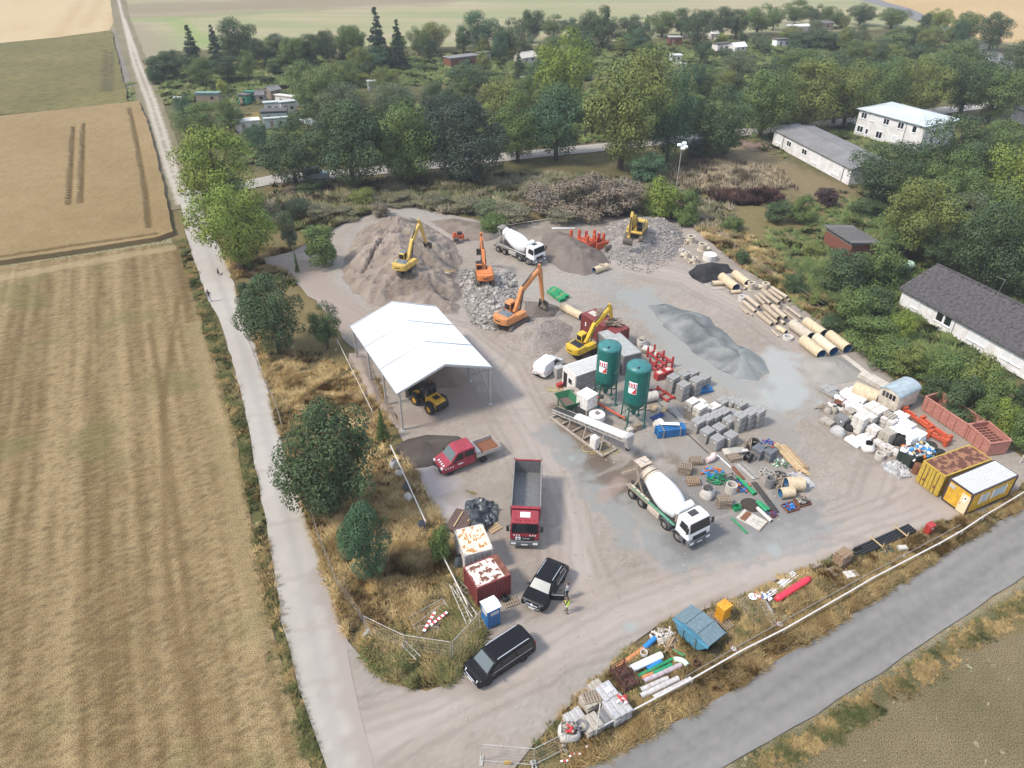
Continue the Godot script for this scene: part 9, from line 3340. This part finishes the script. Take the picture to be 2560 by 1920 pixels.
func build_edges():
	mat("rail_white",.66,.66,.66,.5,0,grime,.5)
	rail_fence("long white rail fence with slanting stays along the asphalt road",[V(5.68,-27.39),V(8.18,-28.73),V(12.86,-31.25),V(16.76,-33.5),V(20.56,-35.46),V(26.69,-38.99),V(29.12,-40.42),V(36.48,-44.35),V(39.07,-45.82),V(41.84,-47.59),V(48.38,-51.45)],.75,5.0,"rail_white",.065,1,.5)
	rail_fence("thin grey rail behind the white one along the asphalt road",[V(12.46,-31.57),V(17.09,-34.29),V(27.03,-39.92),V(36.58,-45.15),V(39.35,-46.71)],.5,9.0,"dull_steel",.03)
	rail_fence("white rail hung with rags between the straw island and the yard",[V(-11.93,-56.75),V(-7.45,-46.35)],.8,4.0,"rail_white",.06)
	rail_fence("white rail from the round shrub to the lattice masts",[V(-5.96,-43.15),V(-3.32,-37.46)],.8,4.0,"rail_white",.06)
	rail_fence("thin pale rail on the straw island beside the white tent",[V(-21.21,-76.9),V(-14.68,-62.45)],.8,6.0,"rail_white",.035)
	rail_fence("thin white rail along the far weedy bank",[V(-.95,-112.78),V(7.25,-116.1),V(11.97,-117.7),V(14.78,-118.78)],.9,4.0,"rail_white",.04)
	wire_fence("sagging wire fence along the overgrown east side",[V(30.95,-117.82),V(33.59,-109.25),V(34.01,-105.74),V(35.34,-100.01),V(37.27,-95.47)],1.2,4.0,3,"pale_concrete")
	wire_fence("wire fence beside the clay pipe stack",[V(38.37,-92.82),V(39.04,-91.09),V(40.76,-86.17)],1.2,3.0,2,"pale_concrete")
	wire_fence("wire fence along the straw island beside the gravel road",[V(-34.9,-82.98),V(-29.14,-71.15),V(-24.88,-63.14),V(-23.36,-59.58)],1.3,3.0,3,"dull_steel")
	wire_fence("wire fence round the south end of the straw island",[V(-18.5,-49.43),V(-16.39,-44.62),V(-13.82,-39.64),V(-11.43,-36.52),V(-10.48,-35.07)],1.3,3.0,3,"dull_steel")
	wire_fence("wire fence post line at the corner behind the skips",[V(50.15,-58.49),V(50.76,-56.69)],1.2,3.0,2,"pale_concrete")
	var k:=0
	for q in [[V(-10.83,-35.35),V(-7.69,-33.72)],[V(-7.69,-33.72),V(-4.27,-33.16)],[V(-4.14,-33.16),V(-2.29,-35.74)]]:
		panel_fence("%s from left of the mesh fence panels round the straw island's tip"%nth(k),q[0],q[1])
		k+=1
	panel_fence("mesh fence panel left of the two standing at the yard entrance",V(-1.78,-25.64),V(1.58,-25.37))
	panel_fence("mesh fence panel right of the two at the yard entrance, by the bulk bag",V(1.58,-25.37),V(3.64,-26.45))
	simple("yellow_plate","small yellow plate on the entrance fence panel","sign",v3(V(-.1,-25.43),.3),.0,[["plate","pale_yellow",W(0,0,.05),W(.42,.34,.03)],["backing","pale_yellow",W(0,0,.03),W(.46,.38,.02)]])
	var o:Node3D=thing("barrier_tape","red and white barrier tape lying in the verge by the entrance","tape",v3(V(4.37,-26.11)),.45)
	for i in 14:
		bx(o,"stripe","bright_red" if i%2 else "clean_white",W(-1.1+i*.16,.12+.05*sin(i*1.7),.12*sin(i*.9)),W(.16,.02,.12))
	k=0
	for q in [[V(-3.92,-37.98),-1.177,4.14,"white lattice mast lying beside the red container, left one"],[V(-3.65,-38.24),-1.014,3.54,"white lattice mast lying beside the red container, right one"],[V(-3.83,-39.54),-.807,1.6,"short steel ladder lying beside the red container"],[V(-7.28,-33.66),-.793,1.85,"steel ladder leaning on the mesh fence panels"]]:
		o=thing("ladder" if "ladder" in q[3] else "lattice_mast",q[3],"ladder" if "ladder" in q[3] else "mast",v3(q[0],.15),q[1])
		for s in [-1,1]:
			bx(o,"rail","rail_white" if k<2 else "galvanised",W(0,.2,s*.2),W(q[2],.07,.06))
		for i in int(q[2]/.4):
			bx(o,"rung","galvanised",W(-q[2]/2+.3+i*.4,.2,0),W(.04,.04,.36))
		k+=1
	for q in [[V(-6.13,-36.12),-1.944,1.88,3.0,"striped barrier board lying on the heap of fence frames, long one"],[V(-5.43,-36.4),-2.331,1.67,2.2,"striped barrier board lying on the heap of fence frames, narrow one"]]:
		o=thing("barrier_board",q[4],"barrier board",v3(q[0],.45),q[1])
		for i in 9:
			bx(o,"stripe","bright_red" if i%2 else "clean_white",W(-q[2]/2+(i+.5)*q[2]/9,0,0),W(q[2]/9,.04,.22))
	for q in [[V(-7,-35.62),V(-4.57,-37.41),"rear"],[V(-6.47,-34.93),V(-4.29,-37.16),"middle"],[V(-7.02,-34.62),V(-5.52,-34.48),"front"]]:
		panel_fence("%s one of the fence frames lying heaped in the grass"%q[2],q[0],q[1],1.3,true)
	k=0
	for q in [[V(-11.34,-54.47),"wrap"],[V(-10.62,-53.22),"bag_white"],[V(-9.76,-51.21),"foil"],[V(-9.38,-49.81),"bag_white"],[V(-7.81,-46.4),"foil"]]:
		sack("%s ragged plastic bag from the back along the white rail"%nth(k),q[0],W(.8,.8,.6),q[1])
		k+=1
	o=thing("floodlight_mast","tall grey mast with four white floodlights by the flower patch","lamp post",v3(V(29.14,-129.2)))
	var b:=MB.new()
	b.cyl(Vector3.ZERO,W(0,9.0,0),.1,.06,8)
	lit(b,"pole","galvanised",o)
	for q in [W(-.5,9.1,.2),W(.4,9.3,-.2),W(.6,8.8,.2),W(.1,8.6,.5)]:
		b=MB.new()
		b.bbox(q,W(.75,.45,.5),.1)
		b.beam(W(0,8.8,0),q,.06,.06)
		lit(b,"lamp","clean_white",o)
	o=thing("short_post","leaning white post with box at the far right corner","post",v3(V(49.81,-55.71)),.0)
	b=MB.new()
	b.cyl(Vector3.ZERO,W(.2,2.4,0),.07,.06,8)
	lit(b,"post","pale_concrete",o)
	bx(o,"lamp_box","clean_white",W(.2,2.45,0),W(.35,.2,.25))
	o=thing("lean_pole","white pole leaning over the wrapped pallets by the entrance","pole",v3(V(5.72,-27.28)))
	b=MB.new()
	b.cyl(Vector3.ZERO,W(.15,2.9,-.6),.05,.045,8)
	lit(b,"pole","rail_white",o)
	simple("bike","bicycle leaning at the corner of the slate-roofed hall","bicycle",v3(V(56.35,-70.04)),.4,[["frame","dark_steel",W(0,.6,0),W(.7,.05,.04)],["frame","dark_steel",W(.1,.45,0),W(.05,.5,.04)],["saddle","black",W(-.2,.85,0),W(.25,.06,.12)],["handlebar","dark_steel",W(.4,.95,0),W(.05,.04,.5)]])
	for s in [-.5,.5]:
		b=MB.new()
		b.pipe(W(s,.34,-.02),W(s,.34,.02),.34,.04,18)
		var bike:Node3D=get_node("bike")
		lit(b,"wheel","black",bike)

# ---------------------------------------------------------------- people: one skin drawn round the bones
func skin(bones:Array,cell:float)->MB:
	var lo:=Vector3.ONE*1e9
	var hi:=-lo
	for q in bones:
		for e in 2:
			lo=lo.min(q[e]-Vector3.ONE*(q[2+e]+cell*2))
			hi=hi.max(q[e]+Vector3.ONE*(q[2+e]+cell*2))
	var nx:=int((hi.x-lo.x)/cell)+2
	var ny:=int((hi.y-lo.y)/cell)+2
	var nz:=int((hi.z-lo.z)/cell)+2
	var f:=PackedFloat32Array()
	f.resize(nx*ny*nz)
	f.fill(1.0)
	for q in bones:
		var a:Vector3=q[0]
		var ab:Vector3=q[1]-a
		var reach:float=maxf(q[2],q[3])+cell*3
		var b0:=((a.min(q[1])-Vector3.ONE*reach-lo)/cell).floor()
		var b1:=((a.max(q[1])+Vector3.ONE*reach-lo)/cell).ceil()
		for z in range(maxi(0,int(b0.z)),mini(nz,int(b1.z)+1)):
			for y in range(maxi(0,int(b0.y)),mini(ny,int(b1.y)+1)):
				for x in range(maxi(0,int(b0.x)),mini(nx,int(b1.x)+1)):
					var p:=lo+W(x,y,z)*cell
					var t:=clampf((p-a).dot(ab)/maxf(ab.length_squared(),1e-6),0,1)
					var d:=p.distance_to(a+ab*t)-lerpf(q[2],q[3],t)
					var i:=(z*ny+y)*nx+x
					var h:=maxf(.04-absf(f[i]-d),.0)/.04
					f[i]=minf(f[i],d)-h*h*.01
	var m:=MB.new()
	m.tinted=true
	var id:={}
	var step:=[1,nx,nx*ny]
	for z in nz-1:
		for y in ny-1:
			for x in nx-1:
				var i:=(z*ny+y)*nx+x
				var sum:=Vector3.ZERO
				var n:=0
				for e in [[0,1],[2,3],[4,5],[6,7],[0,2],[1,3],[4,6],[5,7],[0,4],[1,5],[2,6],[3,7]]:
					var ia:int=i+(e[0] & 1)+((e[0]>>1) & 1)*nx+(e[0]>>2)*nx*ny
					var ib:int=i+(e[1] & 1)+((e[1]>>1) & 1)*nx+(e[1]>>2)*nx*ny
					if (f[ia]<0)!=(f[ib]<0):
						var t:=f[ia]/(f[ia]-f[ib])
						sum+=W(e[0] & 1,(e[0]>>1) & 1,e[0]>>2).lerp(W(e[1] & 1,(e[1]>>1) & 1,e[1]>>2),t)
						n+=1
				if n:
					var p:=lo+(W(x,y,z)+sum/n)*cell
					var best:=1e9
					for q in bones:
						var c:=Geometry3D.get_closest_point_to_segment(p,q[0],q[1])
						var l:float=(q[1]-q[0]).length()
						var d:=p.distance_to(c)-lerpf(q[2],q[3],c.distance_to(q[0])/maxf(l,1e-5))
						if d<best:
							best=d
							m.col=q[4]
					id[i]=m.pt(p,W(f[i+1]-f[i],f[i+nx]-f[i],f[i+nx*ny]-f[i]))
	for z in range(1,nz-1):
		for y in range(1,ny-1):
			for x in range(1,nx-1):
				var i:=(z*ny+y)*nx+x
				for a in 3:
					var j:int=i+step[a]
					if (f[i]<0)==(f[j]<0):
						continue
					var u:int=step[(a+1)%3]
					var w:int=step[(a+2)%3]
					var c:=[i,i-u,i-u-w,i-w]
					if not (id.has(c[0]) and id.has(c[1]) and id.has(c[2]) and id.has(c[3])):
						continue
					if f[i]<0:
						m.ix.append_array([id[c[0]],id[c[2]],id[c[1]],id[c[0]],id[c[3]],id[c[2]]])
					else:
						m.ix.append_array([id[c[0]],id[c[1]],id[c[2]],id[c[0]],id[c[2]],id[c[3]]])
	return m

func fingers(m:MB,wrist:Vector3,along:Vector3,across:Vector3,c:Color):
	m.col=c
	var lens:=[.075,.085,.08,.06]
	var out:=along.cross(across).normalized()
	for i in 4:
		var a:=wrist+along*.09+across*(.03-i*.02)
		var k:Vector3=a+along*lens[i]*.55+out*.008
		m.cyl(a-along*.02,k,.010,.009,6)
		m.cyl(k,k+(along*.8+out*.6)*lens[i]*.5,.009,.007,6)
	var t:=wrist+along*.03+across*.035
	m.cyl(t,t+(along*.6+across*.7)*.045,.012,.010,6)
	m.cyl(t+(along*.6+across*.7)*.045,t+(along*1.3+across*.8)*.05,.010,.008,6)

func person(text:String,at:Vector3,turn:float,shirt:Color,trousers:Color,shoes:Color,hair:Color,arms:Array,stride:float,vest:=false,hood:=false)->Node3D:
	var o:=thing("person",text,"person",at,turn)
	var sk:=Color(.42,.25,.17)
	var bones:=[[W(0,1.0,0),W(.02,1.2,0),.135,.125,shirt],[W(.02,1.2,0),W(.01,1.36,0),.13,.14,shirt],[W(0,1.4,-.15),W(0,1.4,.15),.075,.075,shirt],[W(0,.95,-.08),W(0,.95,.08),.12,.12,trousers],[W(0,1.45,0),W(.02,1.56,0),.055,.052,sk],[W(.02,1.6,0),W(.01,1.69,0),.082,.092,sk],[W(.10,1.63,0),W(.118,1.615,0),.016,.018,sk],[W(.01,1.64,-.09),W(.01,1.62,-.095),.018,.016,sk],[W(.01,1.64,.09),W(.01,1.62,.095),.018,.016,sk]]
	for s in [-1,1]:
		var st:float=stride*s
		var hip:=W(0,.92,s*.09)
		var knee:=W(st*.5+.03,.5,s*.1)
		var foot:=W(st,.09,s*.11)
		bones.append([hip,knee,.092,.06,trousers])
		bones.append([knee,foot,.062,.042,trousers])
		bones.append([foot+W(-.04,-.03,0),foot+W(.16,-.045,s*.02),.045,.04,shoes])
		var a:Array=arms[0] if s>0 else arms[1]
		bones.append([W(0,1.4,s*.19),a[0],.052,.042,shirt])
		bones.append([a[0],a[1],.042,.03,shirt if not vest else sk])
		bones.append([a[1],a[1]+(a[1]-a[0]).normalized()*.08,.034,.03,sk])
	var m:=skin(bones,.026)
	for s in [-1,1]:
		var a:Array=arms[0] if s>0 else arms[1]
		var al:Vector3=(a[1]-a[0]).normalized()
		fingers(m,a[1],al,al.cross(W(0,0,s)).normalized() if absf(al.z)<.9 else Vector3.UP,sk)
	lit(m,"body","figure",o)
	var b:=MB.new()
	b.lathe([V(.104,1.625),V(.110,1.69),V(.09,1.765),V(.05,1.795),V(.005,1.802)],16,Transform3D(Basis(),W(-.012,0,0)),true)
	b.tinted=true
	var h:=MB.new()
	h.tinted=true
	h.col=hair
	h.lathe([V(.104,1.66),V(.108,1.70),V(.09,1.765),V(.05,1.795),V(.005,1.802)],16,Transform3D(Basis(),W(-.012,0,0)),true)
	lit(h,"hair","figure",o)
	if vest:
		var k:=MB.new()
		var rings:=[]
		for q in [[.86,.16,.20],[1.0,.165,.205],[1.2,.165,.215],[1.36,.165,.225],[1.45,.11,.17]]:
			var ring:=PackedVector3Array()
			for i in 20:
				var t:=TAU*i/20.0
				ring.append(W(cos(t)*q[1],q[0],sin(t)*q[2]))
			rings.append(ring)
		k.loft(rings,false)
		lit(k,"vest","neon",o)
		k=MB.new()
		for y in [.93,1.05]:
			var pr:=[V(.19,y),V(.19,y+.05)]
			k.lathe(pr,20,Transform3D(Basis.from_scale(W(.92,1,1.15)),Vector3.ZERO))
		lit(k,"reflective_band","clean_white",o)
	return o

func build_people():
	tint(mat("figure",1,1,1,.85))
	mat("neon",.62,.78,.02,.6)
	M["neon"].cull_mode=BaseMaterial3D.CULL_DISABLED
	person("person in dark top and pale trousers walking on the gravel road",v3(V(-40.4,-87.63),.04),k_turn(V(-40.75,-90.45),1.696,5.68),Color(.012,.012,.016),Color(.42,.43,.46),Color(.03,.03,.03),Color(.02,.015,.012),[[W(.08,1.14,.27),W(.2,.95,.24)],[W(-.1,1.13,-.27),W(-.02,.9,-.26)]],.2)
	person("person in yellow safety vest and grey trousers standing by the black SUV",v3(V(4.38,-37.36),.02),k_turn(V(4.09,-37.49),2.725,.65),Color(.05,.05,.06),Color(.13,.115,.10),Color(.08,.07,.06),Color(.06,.04,.03),[[W(.1,1.14,.25),W(.3,1.08,.14)],[W(.1,1.14,-.25),W(.3,1.1,-.12)]],.1,true)
	person("person in grey top and dark trousers at the open SUV door",v3(V(4.48,-38.77),.02),k_turn(V(4.17,-38.85),2.884,.65),Color(.30,.31,.33),Color(.018,.02,.03),Color(.03,.03,.03),Color(.05,.025,.018),[[W(.12,1.2,.26),W(.22,1.45,.16)],[W(.1,1.14,-.26),W(.28,1.05,-.2)]],.06)
	var o:=thing("dog","black dog trotting along the gravel road ahead of the walker","dog",v3(V(-41.98,-95.81),.04),k_turn(V(-42.47,-97.14),1.947,2.85))
	var c:=Color(.012,.011,.011)
	var bones:=[[W(-.28,.46,0),W(.22,.48,0),.10,.125,c],[W(.24,.52,0),W(.42,.66,0),.085,.06,c],[W(.42,.69,0),W(.5,.68,0),.07,.055,c],[W(.5,.67,0),W(.6,.64,0),.04,.03,c],[W(-.32,.5,0),W(-.56,.62,0),.03,.015,c],[W(.4,.74,.05),W(.38,.8,.06),.025,.012,c],[W(.4,.74,-.05),W(.38,.8,-.06),.025,.012,c]]
	for s in [-1,1]:
		bones.append([W(.2,.42,s*.07),W(.2+s*.05,.22,s*.07),.055,.035,c])
		bones.append([W(.2+s*.05,.22,s*.07),W(.21+s*.08,.03,s*.07),.032,.026,c])
		bones.append([W(-.26,.42,s*.07),W(-.2-s*.04,.28,s*.08),.075,.045,c])
		bones.append([W(-.2-s*.04,.28,s*.08),W(-.32-s*.05,.18,s*.08),.04,.028,c])
		bones.append([W(-.32-s*.05,.18,s*.08),W(-.27-s*.06,.03,s*.08),.026,.026,c])
	lit(skin(bones,.024),"body","figure",o)

# ---------------------------------------------------------------- grass and weeds
func tuft(blades:int,h:float,spread:float,w:float,head:=Color.WHITE)->ArrayMesh:
	var g:=RandomNumberGenerator.new()
	g.seed=blades*31
	var b:=MB.new()
	b.tinted=true
	for i in blades:
		var t:=g.randf()*TAU
		var a:=W(cos(t),0,sin(t))*spread*.4*g.randf()
		var tip:=a+W(cos(t),0,sin(t))*spread*g.randf_range(.3,1.0)+W(0,h*g.randf_range(.5,1.0),0)
		var s:=W(-sin(t),0,cos(t))*w
		var k:=g.randf_range(.75,1.2)
		b.col=Color(k,k,k)
		var n:=W(cos(t)*.4,1,sin(t)*.4)
		var q:=b.v.size()
		b.pt(a-s,n)
		b.pt(a+s,n)
		if head!=Color.WHITE:
			b.col=head
		b.pt(tip,n)
		b.ix.append_array([q,q+2,q+1])
	return b.mesh(grass_mat())

func grass_mat()->StandardMaterial3D:
	var m:=tint(mat("grass",1,1,1,.85))
	m.metallic_specular=.2
	m.cull_mode=BaseMaterial3D.CULL_DISABLED
	return m

func grow(called:String,text:String,line:Array,width:float,count:int,m:ArrayMesh,tones:Array,lo:float,hi:float):
	var g:=RandomNumberGenerator.new()
	g.seed=hash(text)
	var total:=.0
	for i in line.size()-1:
		total+=line[i].distance_to(line[i+1])
	var places:=[]
	for i in count*3:
		if places.size()>=count:
			break
		var d:=g.randf()*total
		var p:Vector2=line[0]
		for k in line.size()-1:
			var l:float=line[k].distance_to(line[k+1])
			if d<=l:
				p=line[k].lerp(line[k+1],d/l)
				break
			d-=l
		p+=V(clampf(g.randfn(),-1.6,1.6),clampf(g.randfn(),-1.6,1.6))*width*.45
		var bare:=false
		for q in no_grow:
			bare=bare or Geometry2D.is_point_in_polygon(p,q)
		if bare:
			continue
		if noise.get_noise_2d(p.x*1.2,p.y*1.2)<-.22:
			continue
		places.append(p)
	var mm:=MultiMesh.new()
	mm.transform_format=MultiMesh.TRANSFORM_3D
	mm.use_colors=true
	mm.mesh=m
	mm.instance_count=places.size()
	for i in places.size():
		var p:Vector2=places[i]
		var s:=g.randf_range(lo,hi)
		var way:=broad.get_noise_2d(p.x*3.0,p.y*3.0)*6.0
		var b:=Basis(Vector3.UP,g.randf()*TAU)
		b=Basis(W(cos(way),0,sin(way)),.5*noise.get_noise_2d(p.x*2.0,p.y*2.0)+.25)*b
		mm.set_instance_transform(i,Transform3D(b.scaled_local(W(s*1.3,s,s*1.3)),v3(p,-.1)))
		var t:=clampf(.5+.9*noise.get_noise_2d(p.x*1.5,p.y*1.5)+g.randf_range(-.25,.25),0,.999)
		var c:Color=tones[int(t*tones.size())]
		mm.set_instance_color(i,c*g.randf_range(.85,1.15))
	var o:=MultiMeshInstance3D.new()
	o.multimesh=mm
	o.name=numbered(called)
	add_child(o)
	label(o,text,"grass","","stuff")

func build_grass():
	var blade:=tuft(14,.55,.45,.03)
	var weed:=tuft(20,.7,.55,.06)
	var low:=tuft(26,.5,.9,.11)
	var straw:=[Color(.25,.165,.07),Color(.35,.245,.105),Color(.45,.325,.155),Color(.52,.39,.20)]
	var green:=[Color(.085,.105,.035),Color(.125,.135,.05),Color(.18,.165,.07),Color(.25,.20,.095)]
	grow("dry_grass","long dry straw-coloured grass on the island beside the gravel road",[V(-16.5,-51),V(-13.52,-44.11),V(-10.11,-39.67),V(-7.22,-36.99),V(-8.8,-44.16),V(-10.5,-51.06)],8.0,9000,blade,straw,.7,1.3)
	grow("dry_grass","long dry grass between the big domed tree and the tent",[V(-27.01,-71.18),V(-22.94,-67.49),V(-19.68,-66.63),V(-16.58,-60.83)],6.0,4500,blade,straw,.7,1.2)
	grow("dry_grass","dry grass under the bright green tree",[V(-41.81,-101.03),V(-37.25,-99.51),V(-34.97,-101.15)],6.0,2500,blade,straw,.7,1.2)
	grow("weeds","green weeds at the tip of the straw island",[V(-9.63,-34.06),V(-6.73,-32.53),V(-4.11,-33.32),V(-2.56,-36.6),V(-4.5,-41.65)],3.0,2200,weed,green,.4,.9)
	grow("verge_grass","ochre grass verge between the rail fence and the asphalt road",[V(5.09,-25.83),V(9.36,-28.4),V(12.9,-30.49),V(20.78,-35.13),V(30.01,-40.76),V(38.59,-45.98),V(47.08,-51.06)],2.6,8000,blade,straw.slice(0,3)+[Color(.2,.16,.07)],.6,1.15)
	grow("weeds","weeds among the pallets and pipes inside the rail fence",[V(4.04,-28.36),V(7.52,-31.53),V(11.94,-34.25),V(16.1,-35.92),V(19.63,-38.56),V(24.8,-40.95),V(28.87,-42.72),V(33.61,-45.66),V(40.83,-48.86)],3.6,4500,weed,[green[1],green[3],straw[1],straw[2]],.3,.75)
	grow("verge_grass","grass along the stubble side of the gravel road",[V(-51.49,-107.65),V(-42.46,-89.23),V(-33.7,-72.07),V(-26.45,-56.95),V(-22.32,-47.33),V(-18.09,-36.89),V(-14.05,-28.22),V(-12.48,-25.39)],1.1,5000,blade,[green[0],green[1],green[2],straw[1]],.4,.75)
	grow("verge_grass","grass strip between the gravel road and the wire fences",[V(-43.86,-100.99),V(-32.68,-79.5),V(-26.29,-66.55),V(-20.89,-54.89),V(-15.88,-44.09),V(-12.21,-36.95),V(-8.35,-32.14),V(-4.58,-30.71)],1.6,4500,blade,[green[1],green[3],straw[0],straw[1]],.5,1.0)
	grow("dry_grass","dry grass and weeds along the overgrown east fence",[V(29.7,-114.76),V(34.59,-104.01),V(37.53,-90.5),V(38.78,-79.41),V(41.74,-75.13),V(44.2,-69.28)],6.5,6500,blade,[green[2],straw[1],straw[2],straw[3]],.7,1.3)
	grow("weeds","tall weeds on the bank behind the yard",[V(-36.96,-123.84),V(-25.28,-126.33),V(-13.23,-128.9),V(-.77,-131.56),V(11.76,-129.43),V(23.63,-125.08),V(28.93,-118.75)],12.0,8000,weed,[Color(.10,.12,.055),Color(.15,.155,.075),Color(.21,.185,.115),Color(.29,.25,.175)],.8,1.7)
	grow("flower_patch","patch of pale seed heads beside the dry lawn",[V(35.34,-141.34),V(41.45,-143.54),V(45.47,-141.57),V(47.74,-137.63),V(40.82,-136.19),V(35.63,-137.37)],7.0,3500,tuft(8,1.0,.4,.05,Color(1.7,1.5,1.2)),[Color(.32,.26,.17),Color(.40,.33,.23)],.8,1.4)
	grow("red_weeds","dark reddish weeds below the patch of pale seed heads",[V(37.22,-128.26),V(40.26,-127.17),V(43.51,-127.81),V(45.88,-129.61)],3.4,1600,tuft(10,1.2,.4,.05),[Color(.06,.03,.028),Color(.10,.055,.045)],.8,1.3)
	grow("weeds","weeds between the stubble-side trees and the big earth heap",[V(-35.72,-115.48),V(-30.05,-117.6),V(-26.15,-121.87),V(-29.18,-106.29),V(-30.06,-95.06)],4.0,2200,weed,green,.7,1.5)
	grow("verge_grass","rough grass on the far side of the asphalt road",[V(16.03,-25.33),V(21.79,-28.17),V(27.82,-31.33),V(33.83,-34.84),V(41.55,-39.22)],1.2,2600,blade,[green[0],green[2],straw[1],straw[2]],.3,.55)
	grow("garden_growth","low green growth covering the garden plots",[V(-86.32,-203.07),V(-68.08,-225.9),V(-28.95,-233.49),V(12.87,-248.51),V(58.15,-257.52),V(106.42,-267.13),V(141.93,-260.65),V(87.52,-213.75),V(45.21,-192.59),V(-1.11,-178.45),V(-31.76,-166.24),V(-51.18,-162.23)],26.0,20000,low,[Color(.07,.10,.035),Color(.10,.14,.045),Color(.135,.17,.055),Color(.19,.20,.085)],.6,1.5)
	grow("garden_growth","low green growth under the trees on the right",[V(62.3,-172.37),V(76.57,-155.49),V(96.19,-155.96),V(91.97,-131.11),V(68.88,-117.49),V(55.16,-102.72),V(45.17,-90.62),V(46.2,-80.65),V(69.21,-102.96),V(76.25,-103.08)],18.0,12000,low,[Color(.07,.10,.035),Color(.10,.14,.045),Color(.135,.17,.055),Color(.18,.18,.075)],.5,1.3)
